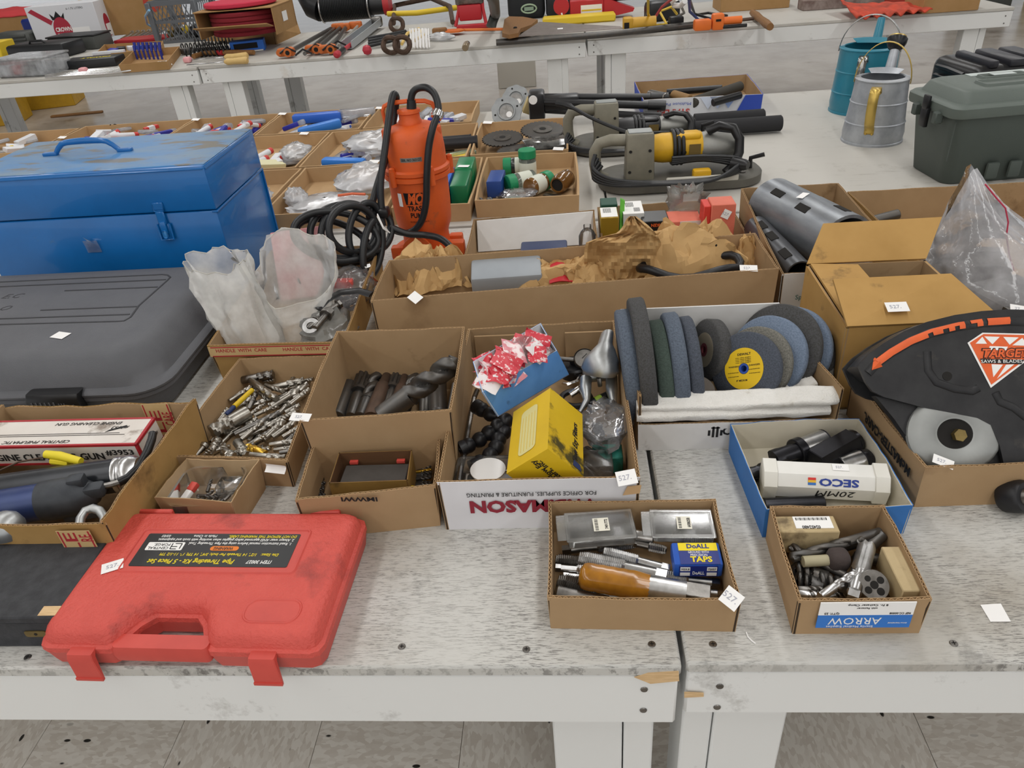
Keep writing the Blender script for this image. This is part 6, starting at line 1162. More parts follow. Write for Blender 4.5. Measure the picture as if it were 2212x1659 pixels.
loop(725, 510, 92, 52, -.5, 5.9, 1.52, .15); loop(742, 500, 72, 58, -.4, 5.8, 1.545, -.1); loop(752, 505, 58, 66, -.7, 5.4, 1.56, .25); loop(762, 495, 52, 50, -.2, 5.9, 1.53, .5); loop(790, 500, 36, 62, .2, 6.0, 1.555, .15); loop(805, 535, 20, 60, -1.2, 4.4, 1.53, .12); loop(720, 520, 84, 40, 2.0, 7.6, 1.545, .35); loop(815, 500, 30, 42, -2.5, 2.8, 1.58, .2)
strand([(842, 490, 1.62), (880, 505, 1.62), (920, 508, 1.63), (950, 515, 1.62), (972, 532, 1.60), (978, 548, 1.58)])
pg = MB(); pg.rbox((0, 0, 0), (.022, .03, .02), .004, 2); o = pg.build('plug', LK, cord); o.location = cpt(830, 458, 1.60)
for k in range(3): m = MB(); m.tube([cpt(815, 462 + k * 3, 1.56), cpt(828, 490 + k * 2, 1.545), cpt(842, 503, 1.555)], .0014, 5); m.build('zip_tie', PAPER, cord)

sc_ = thing('paper_scrap', 'torn white price sticker lying on the bare right table', 'sticker', at(2150, 1325, 0)); m = MB(); m.sheet(lambda u, v: ((u - .5) * .022, (v - .5) * .024, .0006 + .002 * u * v), 4, 4); m.build('sticker_sheet', PAPER, sc_)
m = MB(); m.tube([at(x, y, .001) for x, y in ((1612, 1366), (1616, 1376), (1624, 1384), (1632, 1390))], .0009, 6); tag(m.build('white_thread', PAPER), 'short white thread lying between the two small front cartons', 'thread')
# ---------------------------------------------------------------- kraft trays on the second table
def tray(x0, x1, y0, y1, label, h=.05, seed=1): return carton('kraft_tray', label, [(x0, y0), (x1, y0), (x1, y1), (x0, y1)], h, out=KRAFTL, inn=KRAFTL, t=.006, flute=False, seed=seed, taper=.985, cat='tray', group='kraft trays on the second table', bow=.004)
TR = {}
for i, (k, x0, x1, y0, y1, lb) in enumerate((
    ('a0', -2.50, -2.075, 2.80, 3.16, 'kraft tray at the left edge in the back row'), ('a1', -2.065, -1.575, 2.82, 3.19, 'kraft tray of white and red packs in the back row behind the toolbox handle'),
    ('a2', -1.565, -1.195, 2.83, 3.19, 'kraft tray of blue and clear tubes in the back row behind the toolbox corner'), ('a3', -1.185, -.775, 2.835, 3.19, 'kraft tray with a thick blue case in the back row left of the pump'),
    ('a4', -.762, -.345, 2.84, 3.19, 'kraft tray of white packs in the back row behind the pump'), ('b0', -1.33, -.882, 2.375, 2.815, 'half-empty kraft tray of mixed packs in the middle row'),
    ('b1', -.872, -.525, 2.375, 2.815, 'kraft tray of clear bags and a blue case in the middle row'), ('b2', -.512, -.318, 2.385, 2.815, 'kraft tray of dark cylinders right of the pump'),
    ('c0', -1.25, -.856, 1.925, 2.360, 'kraft tray of white bags in the front row beside the toolbox'), ('c1', -.846, -.492, 1.925, 2.360, 'kraft tray of large clear bags in the front row left of the pump'),
    ('c2', -.478, -.262, 1.930, 2.365, 'kraft tray holding the long green case right of the pump'), ('c3', -.250, .035, 1.950, 2.360, 'kraft tray of jars right of the long green case'), ('d0', -.306, .012, 2.395, 2.810, 'kraft tray of toothed saw blades'))):
    TR[k] = tray(x0, x1, y0, y1, lb, seed=30 + i)
for k, x, y in (('a1', -2.06, 3.0), ('a2', -1.56, 3.17), ('a3', -1.18, 3.17), ('a4', -.76, 3.16), ('b0', -.98, 2.81), ('b1', -.62, 2.38), ('d0', -.28, 2.80), ('d0', -.02, 2.40)):
    price_tag(TR[k], wpos(TR[k], V((x, y, .0515))), (0, -.2, 1), (.2, 1, 0), .034, .020, None)
text(TR['a1'], '68', basis(wpos(TR['a1'], V((-1.94, 3.183, .036))), (1, 0, 0), z=(0, -1, 0)), .045, INKB, 0, name='marker_lettering')
PLW = mat('pack_white', 'dcdde0', .4, col2='cfd0d4', scale=20); PLB = mat('pack_blue', '2a62c4', .4); PLN = mat('pack_navy', '2a2f9a', .4); PLR = mat('pack_red', 'c83a34', .45); PLY = mat('pack_yellow', 'e0c030', .45); PLG = mat('pack_cream', 'dcd7ae', .5); PLC = film('pack_clear', 'dfe3ea', .55, .12); PLO = mat('pack_orange', 'd96a45', .45); PLK = mat('pack_black', '202024', .4)
def proto(nm, mats, parts):
    o = thing(nm, None, None, (0, -50, -5))
    for pn, fn, mt in parts: m = MB(); fn(m); m.build(pn, mt, o)
    return o
PRO = {
 'clear_pack': proto('clear_pack', 0, [('shell', lambda m: m.rbox((0, 0, .007), (.085, .034, .014), .003, 1), PLC), ('insert', lambda m: m.box((.01, 0, .007), (.05, .024, .004)), PLW)]),
 'white_box': proto('white_box', 0, [('carton_body', lambda m: m.rbox((0, 0, .009), (.075, .030, .018), .0015, 1), PLW), ('end_label', lambda m: m.box((.0376, 0, .009), (.001, .02, .010)), PLB)]),
 'blue_tube': proto('blue_tube', 0, [('tube', lambda m: m.rbox((0, 0, .010), (.10, .022, .020), .006, 2), PLN), ('cap', lambda m: m.rbox((.055, 0, .010), (.03, .024, .022), .006, 2), PLC)]),
 'red_box': proto('red_box', 0, [('carton_body', lambda m: m.rbox((0, 0, .008), (.07, .026, .016), .0015, 1), PLR), ('white_band', lambda m: m.box((0, 0, .008), (.03, .0268, .0168)), PLW)]),
 'white_tube': proto('white_tube', 0, [('tube', lambda m: m.cyl((-.045, 0, .010), (.045, 0, .010), .010, n=12), PLW), ('cap', lambda m: m.cyl((.045, 0, .010), (.06, 0, .010), .0105, n=12), PLR)]),
 'yellow_box': proto('yellow_box', 0, [('carton_body', lambda m: m.rbox((0, 0, .008), (.07, .024, .016), .0015, 1), PLY)]),
 'cream_box': proto('cream_box', 0, [('carton_body', lambda m: m.rbox((0, 0, .011), (.10, .045, .022), .0015, 1), PLG)])}
DESC = {'clear_pack': ('clear pack', 'pack'), 'white_box': ('white box', 'box'), 'blue_tube': ('navy tube', 'tube'), 'red_box': ('red box', 'box'), 'white_tube': ('white tube', 'tube'), 'yellow_box': ('yellow box', 'box'), 'cream_box': ('cream box', 'box')}
def fill(k, place_, kinds, n, seed, x0=.05, x1=.95, y0=.06, y1=.94, ang=1.1, lift=.028):
    rd = random.Random(seed); c = V(TR[k].location); xs = [q for q in TR[k].children]; P_ = TR[k]; b = FILLBOX[k]
    for i in range(n):
        kd = kinds[i % len(kinds)]; d, ct = DESC[kd]
        u, v = x0 + (x1 - x0) * rd.random(), y0 + (y1 - y0) * rd.random(); hx, hy = .05, .045
        x = b[0] + hx + (b[1] - b[0] - 2 * hx) * u; y = b[2] + hy + (b[3] - b[2] - 2 * hy) * v
        o = dup(PRO[kd], (x, y, .006 + rd.random() * lift), (rd.uniform(-.25, .25), rd.uniform(-.3, .3), ang + rd.uniform(-.5, .5)), d + ' in the ' + place_, d.replace('box', 'boxe') + 's in the ' + place_, sc=rd.uniform(.85, 1.15)); o['category'] = ct
FILLBOX = {'a0': (-2.50, -2.075, 2.80, 3.16), 'a1': (-2.065, -1.575, 2.82, 3.19), 'a2': (-1.565, -1.195, 2.83, 3.19), 'a3': (-1.185, -.775, 2.835, 3.19), 'a4': (-.762, -.345, 2.84, 3.19), 'b0': (-1.33, -.882, 2.375, 2.815), 'b1': (-.872, -.525, 2.375, 2.815), 'c0': (-1.25, -.856, 1.925, 2.36), 'c1': (-.846, -.492, 1.925, 2.36), 'b2': (-.512, -.318, 2.385, 2.815)}
fill('a0', 'tray at the left edge', ['clear_pack', 'red_box', 'white_box', 'clear_pack', 'yellow_box'], 16, 1); fill('a1', 'tray behind the toolbox handle', ['clear_pack', 'white_tube', 'red_box', 'clear_pack', 'blue_tube', 'white_box'], 30, 2)
fill('a2', 'tray behind the toolbox corner', ['blue_tube', 'clear_pack', 'white_tube', 'clear_pack', 'red_box'], 26, 3); fill('a3', 'tray with the thick blue case', ['clear_pack', 'blue_tube', 'white_box', 'clear_pack'], 20, 4, ang=.2)
fill('a4', 'tray behind the pump', ['white_box', 'clear_pack', 'white_box', 'blue_tube'], 22, 5); fill('b0', 'half-empty tray', ['white_box', 'clear_pack', 'red_box', 'yellow_box', 'cream_box', 'white_tube'], 24, 6, y0=0, y1=.45); fill('b1', 'tray of clear bags', ['clear_pack', 'blue_tube', 'white_box'], 8, 7, y0=0, y1=.5, lift=.01); fill('c0', 'tray beside the toolbox', ['white_box', 'clear_pack', 'clear_pack', 'blue_tube'], 14, 8)
def case_of(nm, label, cat, mt, c, s_, rot, r=.006): o = MB().rbox((0, 0, 0), s_, r, 2).build(nm, mt); o.location = c; o.rotation_euler = rot; return tag(o, label, cat)
case_of('blue_case', 'thick bright blue plastic case lying in the tray left of the pump', 'case', mat('case_blue', '2f7ad0', .4), (-.945, 2.90, .048), (.17, .040, .034), (0, -.1, .30), .01); case_of('blue_case', 'long blue plastic case at the back of the tray left of the pump', 'case', PLB, (-1.00, 3.07, .050), (.20, .045, .035), (0, 0, .06)); case_of('clear_case', 'clear tube beside the long blue case', 'case', PLC, (-.84, 3.085, .055), (.15, .04, .03), (0, 0, .05))
case_of('blue_case', 'blue case with a tapered end in the tray of clear bags', 'case', mat('case_blue', '2f7ad0', .4), (-.735, 2.43, .04), (.15, .04, .03), (0, .05, -.12), .01)
BAGW = film('bag_white', 'fbfcfe', .72, .2, bump=.2)
for nm, lb, c, w_, d_, h_, sd, rz in (('plastic_bag', 'heap of clear bags in the middle row tray left of the pump', (-.66, 2.63, .008), .24, .24, .075, 31, 0), ('plastic_bag', 'flat clear bag with a red zip line in the front row tray', (-.70, 2.06, .010), .24, .20, .035, 32, .3), ('plastic_bag', 'puffed clear bag at the back of the front row tray', (-.61, 2.22, .010), .20, .20, .075, 33, 0), ('plastic_bag', 'small clear bag in the corner of the front row tray', (-.80, 2.10, .010), .07, .14, .055, 34, .4), ('plastic_bag', 'white bag in the tray beside the toolbox', (-.95, 2.10, .010), .16, .2, .06, 35, .2), ('plastic_bag', 'clear bag at the right end of the half-empty tray', (-.96, 2.62, .010), .12, .16, .05, 36, .2)):
    crumple(nm, lb, 'plastic bag', c, w_, d_, h_, sd, BAGW, 28, 18, fold=.75, rz=rz)
m = MB(); m.tube([(-.66, 2.06, .050), (-.62, 2.07, .050), (-.58, 2.065, .048)], .004, 5); tag(m.build('zip_strip', PLO), 'orange zip strip on the flat clear bag', 'strip')
for i, (x, y, z) in enumerate(((-.46, 2.60, .03), (-.40, 2.63, .035), (-.37, 2.55, .05))):
    m = MB(); m.cyl((-.07, 0, 0), (.07, 0, 0), .020, n=18); m.cyl((.07, 0, 0), (.074, 0, 0), .0215, n=18); o = m.build('black_cylinder', PLK); o.location = (x, y, z); o.rotation_euler = (0, 0, .05); tag(o, ('black cylinder at the left in the tray right of the pump', 'black cylinder at the back in the tray right of the pump', 'black cylinder on top in the tray right of the pump')[i], 'cylinder', 'black cylinders')
case_of('yellow_card', 'yellow and green card pack in the tray of dark cylinders', 'card', PLY, (-.37, 2.44, .03), (.10, .05, .012), (.2, 0, .3), .002); case_of('clear_case', 'clear case with green print in the tray of dark cylinders', 'case', film('green_clear', 'bcd8c2', .5, .12), (-.345, 2.47, .035), (.10, .03, .012), (.1, 0, .5), .002)
gr = thing('green_case', 'long upright green plastic case in the tray right of the pump', 'case', (-.300, 2.13, .006), group=None); m = MB(); m.rbox((0, -.02, .035), (.05, .20, .07), .006, 2); m.build('case_body', mat('case_green', '157045', .35), gr); m = MB(); m.rbox((0, .085, .037), (.053, .12, .075), .006, 2); m.build('case_cap', mat('case_green2', '147a4a', .35), gr); price_tag(gr, V((.0, .04, .0752)), (0, 0, 1), (.2, 1, 0), .034, .02, None)
case_of('blue_card', 'blue and white card pack left of the long green case', 'card', PLB, (-.347, 2.07, .045), (.03, .22, .07), (0, .1, 0), .002); m = MB(); m.cyl((0, -.08, 0), (0, .08, 0), .016, n=16); o = m.build('yellow_tube', PLY); o.location = (-.375, 2.13, .055); o.rotation_euler = (.15, 0, 0); tag(o, 'yellow tube standing left of the blue card pack', 'tube')
for i in range(6): m = MB(); m.cyl((0, -.06, 0), (0, .06, 0), .007, n=10); o = m.build('steel_pin', STEELD); o.location = (-.455 + .011 * i, 2.05 + .02 * (i % 3), .02 + .006 * (i % 2)); o.rotation_euler = (.3, 0, .2 - .1 * (i % 4)); tag(o, 'steel pin lying in the tray with the long green case', 'pin', 'steel pins')
# jars
JARG = mat('jar_green_cap', '1f8a5a', .45); JARL = mat('jar_label', 'd3d6c8', .6); AMBJ = mat('amber_glass', '6b4720', .15, trans=.0, col2='8a6230', scale=14, coat=.6)
def jar(label, c, rot, glass, cap=True, lab=JARL, open_=False):
    o = thing('jar', label, 'jar', c, group='jars'); o.rotation_euler = rot
    m = MB(); m.lathe([(.024, 0), (.026, .003), (.026, .060), (.022, .066), (.022, .070), (.018, .070), (.018, .01)] if open_ else [(.024, 0), (.026, .003), (.026, .060), (.022, .066), (.022, .070)], 24, close=not open_); m.build('jar_body', glass, o)
    m = MB(); m.lathe([(.0263, .012), (.0266, .013), (.0266, .050), (.0263, .051)], 24, close=False); m.build('label_band', lab, o)
    if cap: m = MB(); m.lathe([(.0245, .062), (.027, .064), (.027, .086), (.025, .088)], 24); m.build('lid', JARG, o)
    if open_: m = MB(); m.cyl((0, 0, .012), (0, 0, .066), .0178, n=18); m.build('dark_filling', DARK, o)
GLS = film('jar_glass', 'c9d2c6', .4, .08)
jar('jar with a green lid standing at the back of the jar tray', (-.115, 2.265, .006), (0, 0, 0), GLS); jar('jar lying with its green lid to the left in the jar tray', (-.105, 2.30, .034), (0, -PI / 2, 0), mat('dark_jar', '2c2f2c', .2)); jar('jar with a green lid lying under the clear bag', (-.095, 2.18, .030), (0, -PI / 2, .5), GLS); jar('amber jar with a paper label lying in the middle of the jar tray', (-.105, 2.085, .034), (PI / 2, 0, 2.45), AMBJ); jar('open amber jar showing its dark filling', (.005, 2.155, .034), (PI / 2, 0, -.45), AMBJ, cap=False, lab=AMBJ, open_=True)
case_of('blue_block', 'blue plastic block at the left of the jar tray', 'block', mat('block_blue', '22458c', .45), (-.205, 2.15, .030), (.045, .11, .05), (0, 0, -.05), .004); crumple('plastic_bag', 'clear bag with a paper slip in the jar tray', 'plastic bag', (-.14, 2.06, .008), .11, .10, .03, 41, ZBAG); case_of('grey_strip', 'grey strip of metal with a paper band in the jar tray', 'strip', STEELD, (-.02, 2.06, .012), (.10, .018, .004), (0, 0, -.5), .001)
for i, x in enumerate((-.232, -.205)): m = MB(); m.cyl((0, -.028, 0), (0, .028, 0), .011, n=14); o = m.build('black_tube', OX); o.location = (x, 2.00, .018); o.rotation_euler = (.2, 0, .5); tag(o, ('short black tube in the front left corner of the jar tray', 'short black tube beside the corner one in the jar tray')[i], 'tube')
# saw blades
def blade(label, c, r, rot, nt=30):
    pl_ = []
    for i in range(nt): a = 2 * PI * i / nt; pl_ += [(r * math.cos(a), r * math.sin(a)), (r * 1.04 * math.cos(a + .5 / nt * 2 * PI), r * 1.04 * math.sin(a + .5 / nt * 2 * PI)), (r * .93 * math.cos(a + .7 / nt * 2 * PI), r * .93 * math.sin(a + .7 / nt * 2 * PI))]
    o = thing('slitting_saw', label, 'saw blade', c, group='saw blades'); o.rotation_euler = rot; m = MB(); m.prism(pl_, 0, .005); m.build('toothed_disc', STEELB, o, 30); m = MB(); m.lathe([(r * .45, .005), (r * .45, .008), (r * .2, .008)], 24); m.build('hub', STEELD, o); m = MB(); m.cyl((0, 0, .008), (0, 0, .0085), r * .16, n=16); m.build('bore', DARK, o)
blade('toothed saw blade at the left of the blade tray', (-.215, 2.62, .035), .070, (.12, 0, 0)); blade('toothed saw blade on top at the right of the blade tray', (-.075, 2.66, .045), .075, (.14, .04, 0)); blade('toothed saw blade low at the front of the blade tray', (-.155, 2.50, .020), .072, (.05, 0, .3)); blade('toothed saw blade under the clear sleeve', (-.05, 2.52, .014), .070, (0, 0, .1)); case_of('clear_sleeve', 'clear plastic sleeve on the saw blades', 'sleeve', CLEAR, (-.06, 2.55, .036), (.15, .11, .006), (.1, 0, .3), .002)
# ---------------------------------------------------------------- flange plates and folded black stand
FLG = mat('flange_grey', '9fa2a3', .5, .4, col2='85888a', scale=30)
def flange(label, c, r, ax):
    o = thing('flange_plate', label, 'flange', group='flange plates'); o.matrix_basis = basis(c, (1, 0, 0), z=ax); n = 36; pl_ = [(r * (1 + (.05 if i % 4 < 2 else 0)) * math.cos(2 * PI * i / n), r * (1 + (.05 if i % 4 < 2 else 0)) * math.sin(2 * PI * i / n)) for i in range(n)]
    m = MB(); m.prism(pl_, -.006, .004); m.lathe([(r * .62, .004), (r * .60, .010), (r * .52, .010), (r * .50, .004)], 30, close=False); m.build('plate', FLG, o, 30)
    m = MB(); m.cyl((.0, -.004, .004), (0, -.004, .006), r * .48, n=24); m.build('inner_disc', STEEL, o)
    for a in (.4, 1.9, 3.4, 4.9): m = MB(); m.cyl((r * .8 * math.cos(a), r * .8 * math.sin(a), .0), (r * .8 * math.cos(a), r * .8 * math.sin(a), .0048), r * .07, n=8); m.build('bolt_hole', DARK, o)
    m = MB(); m.cyl((.01, -r * .22, .005), (.01, -r * .22, .0075), r * .2, n=16); m.build('white_dot', PAPER, o)
flange('grey gear-edged flange plate standing nearest the trays', (-.215, 2.905, .062), .056, (-.1, -.85, .5)); flange('grey flange plate standing behind the nearest one', (-.185, 3.05, .075), .052, (-.1, -.85, .5)); case_of('crumpled_tag', 'yellowed paper tag beside the flange plates', 'tag', mat('paper_yellow', 'c9b583', .8), (-.125, 2.98, .06), (.05, .03, .06), (.3, .4, .2), .004)
st = thing('folding_stand', 'folded black roller stand lying behind the grey saws', 'stand', (-.10, 2.95, 0)); sl0 = V(st.location)
m = MB(); m.rbox((0, 0, .07), (.06, .10, .10), .01, 2); m.rbox((.08, 0, .075), (.16, .07, .05), .008, 2); m.build('hinge_head', LK, st); m = MB(); m.cyl((-.012, -.052, .10), (-.012, -.056, .10), .016, n=16); m.build('white_pin', PAPER, st)
for a, b, r in (((.02, -.03, .085), (.48, -.06, .050), .014), ((.02, .03, .090), (.50, .03, .060), .014), ((.02, 0, .05), (.46, -.10, .022), .012)): m = MB(); m.cyl(a, b, r, n=12); m.cyl((V(a).lerp(V(b), .86)), V(b), r * 1.3, n=12); m.build('leg', LK, st)
for i, (y, x0, x1, z) in enumerate(((2.62, .44, .735, .030), (2.72, .46, .70, .030))): m = MB(); m.cyl((x0, y, z), (x1, y + .01, z), .026, n=20); m.cyl((x1, y + .01, z), (x1 + .004, y + .01, z), .022, n=20); tag(m.build('foam_roller', mat('foam_black', '2b2b2d', .9)), ('black foam roller in front of the blue and white paper carton', 'second black foam roller close behind the first')[i], 'roller', 'foam rollers')
# ---------------------------------------------------------------- portable band saws
SWG = mat('saw_grey', '858172', .5, .1, col2='6c695d', scale=16, amt=.6); SWB = mat('saw_base', '6a6861', .55, .3, col2='514f49', scale=12, amt=.6); SWY = mat('saw_yellow', 'd8a71c', .45, col2='b98c18', scale=16, amt=.5)
def band_saw(label, loc, rz):
    o = thing('band_saw', label, 'band saw', loc, rz, 'portable band saws')
    m = MB(); pl_ = rrect(-.235, .235, -.105, .105, .095, 8); m.loops([ring(inset(pl_, .012), 0), ring(pl_, .006), ring(pl_, .030), ring(inset(pl_, .006), .036), ring(inset(pl_, .022), .038)]); m.build('base_casting', SWB, o, 40)
    m = MB(); m.rbox((.05, -.10, .040), (.20, .012, .02), .003, 1); m.build('name_plate', mat('plate_pale', 'b9b6ac', .5), o)
    m = MB(); m.rbox((-.120, -.040, .108), (.082, .062, .150), .006, 2, tx=.92); t_ = m.build('gear_tower', SWG, o); m = MB(); m.box((-.120, -.040, .1842), (.064, .044, .003)); m.build('tower_window', mat('window_dull', '8d918f', .3), t_)
    for x, z in ((-.150, .065), (-.092, .065), (-.148, .13), (-.094, .13)): m = MB(); m.cyl((x, -.0705, z), (x, -.073, z), .0045, n=10); m.build('tower_screw', DARK, t_)
    m = MB(); m.tube([(-.15, -.03, .155), (-.20, -.03, .158), (-.232, -.03, .150), (-.245, -.03, .125), (-.245, -.03, .085), (-.240, -.03, .050), (-.215, -.03, .036)], [.019, .019, .018, .017, .017, .018, .018], 12); m.build('rear_handle', SWG, o, 60)
    m = MB(); m.loops([ringx(-.085, 20, lambda t: .040), ringx(-.05, 20, lambda t: .046), ringx(.055, 20, lambda t: .046), ringx(.060, 20, lambda t: .044)], M=Matrix.Translation((0, .005, .112))); m.rbox((.02, -.005, .150), (.07, .05, .022), .008, 2); mo = m.build('motor_housing', SWY, o, 50)
    m = MB(); m.box((.036, -.0425, .112), (.032, .001, .040)); m.build('rating_label', mat('label_brown', '6d5a2e', .5), mo); m = MB(); m.cyl((.005, -.0425, .108), (.005, -.044, .108), .0075, n=14); m.build('switch_button', LK, mo)
    m = MB(); m.loops([ringx(.058, 20, lambda t: .044), ringx(.075, 20, lambda t: .047), ringx(.110, 20, lambda t: .042), ringx(.150, 20, lambda t: .034), ringx(.165, 20, lambda t: .024)], M=Matrix.Translation((0, .005, .108))); m.build('front_casting', mat('cast_grey', '8f8f8b', .45, .5, col2='77776f', scale=20), o, 50)
    m = MB(); m.tube([(.075, -.01, .160), (.105, -.02, .178), (.140, -.03, .172), (.158, -.04, .140), (.158, -.05, .100), (.145, -.06, .065), (.120, -.07, .045)], .0135, 12); h_ = m.build('front_handle', LK, o, 60); m = MB(); m.lathe([(.010, 0), (.020, .004), (.017, .04), (.012, .05)], 14, M=basis((.135, -.07, .075), (0, 0, 1), z=(.35, -.3, -.5))); m.build('handle_knob', LK, h_)
    m = MB(); m.tube([(.20, -.02, .035), (.20, -.02, .070), (.235, -.03, .082)], .007, 8); m.build('tension_lever', LK, o); m = MB(); m.rbox((.05, -.085, .052), (.05, .03, .03), .006, 2); m.build('yellow_knob', SWY, o); m = MB(); m.cyl((.17, -.055, .037), (.17, -.055, .041), .010, n=12); m.build('base_bolt', STEELD, o)
    rd = random.Random(3)
    for k in range(4):
        m = MB(); m.tube(smooth([V((-.245 + .006 * k, -.045, .12 - .012 * k)), V((-.252, -.075, .085 - .01 * k)), V((-.20, -.118, .062 - .006 * k)), V((-.08, -.132 - .006 * k, .050)), V((.06, -.13 - .006 * k, .050)), V((.14, -.105, .056 + .006 * k)), V((.152, -.07, .065 + .008 * k)), V((.06, -.055, .085 + .004 * k)), V((-.03, -.058, .080 + .006 * k))], 5), .0062, 8); m.build('cord_loop', CORD, o, 60)
    for k in range(3): m = MB(); m.tube([(-.02 + .012 * k + .052 * .0, .005 + .052 * math.cos(t * PI / 8), .112 + .052 * math.sin(t * PI / 8)) for t in range(16)], .0055, 8, closed=True); m.build('cord_loop', CORD, o, 60)
    return o
bs = band_saw('grey and yellow portable band saw lying nearest on the second table', (.330, 2.170, 0), .02); b2 = copy_tree(bs); b2.location = (.258, 2.555, 0); b2['label'] = 'grey portable band saw lying behind the nearest one'
bs.scale = b2.scale = (1, 1, .89)
for q in b2.children:
    if q.name.startswith(('motor_housing', 'yellow_knob')): q.material_slots[0].link = 'OBJECT'; q.material_slots[0].material = LK
    if q.name.startswith(('front_', 'motor_h', 'cord_l')): q.scale = (1, 1, .68)
m = MB(); m.tube(smooth([V((-.02, 2.50, .17)), V((.02, 2.47, .165)), V((.10, 2.42, .13)), V((.20, 2.36, .10)), V((.28, 2.34, .09))], 5), [.010] * 6 + [.006] * 15, 8); tag(m.build('power_cord', CORD), 'black cord strain relief crossing between the two band saws', 'cord')
# ---------------------------------------------------------------- paper carton with pipes
SBW = mat('carton_white_print', 'd5d7dc', .6); SBB = mat('carton_blue_print', '2c48a8', .55)
cs = carton('paper_carton', 'blue and white office paper carton of black pipe fittings', rim(.07, (1389, 216), (1649, 203), (1614, 160), (1370, 177)), .07, outs={0: SBW, 1: SBB, 3: SBB, 2: SBB}, t=.005, flute=False, seed=50)
cl = V(cs.location); fa, fb = at(1389, 216, .07), at(1649, 203, .07); fa.z = fb.z = 0; fd = (fb - fa).normalized(); fn_ = V((fd.y, -fd.x, 0))
def fp(u, z): return fa.lerp(fb, u) - cl + V((0, 0, z)) + fn_ * .0022
text(cs, 'STAPLES', basis(fp(.26, .022), -fd, z=fn_), .030, mat('carton_red', 'b8443f', .6), .03, width=.12); text(cs, 'Multiuse Paper', basis(fp(.27, .050), -fd, z=fn_), .014, SBB, 0, width=.12); text(cs, '100%', basis(fp(.93, .050), -fd, z=fn_), .014, SBW, .02, width=.035)
Mf = lambda u: basis(fp(u, .036), fd, z=fn_)
m = MB(); m.prism([(-.055, -.034), (.038, -.034), (.038, .034), (-.022, .034)], 0, .0006, M=Mf(.905)); m.build('blue_panel', SBB, cs)
for u, c_ in ((.72, '8ea6d8'), (.63, 'b9c6e2'), (.55, 'ccd5e6')): m = MB(); m.prism([(-.030, .034), (0, -.010), (.030, .034)], .0002, .0007, M=Mf(u)); m.build('triangle_print', mat('tri_' + c_, c_, .6), cs)
for i, (a, b, r, z, z1, mt) in enumerate(((((1495, 222)), (1600, 186), .020, .050, .062, mat('pipe_sleeve', '3d3a34', .8)), ((1440, 200), (1560, 190), .013, .06, .07, LK), ((1405, 205), (1440, 212), .020, .05, .06, STEELD), ((1455, 205), (1490, 215), .018, .06, .06, RUST), ((1540, 222), (1600, 205), .014, .06, .07, LK), ((1420, 222), (1470, 225), .016, .03, .04, LK))):
    lay('pipe_piece', ('dark ribbed pipe sleeve leaning in the paper carton', 'black pipe lying at the back of the paper carton', 'grey fitting at the left in the paper carton', 'tan wooden piece in the paper carton', 'black pipe at the right in the paper carton', 'black fitting low at the left in the paper carton')[i], 'pipe', 'pipes in the paper carton', 'plain', a, b, r, z, z1, mt if i != 3 else mat('tan_piece', '8a6a40', .7))
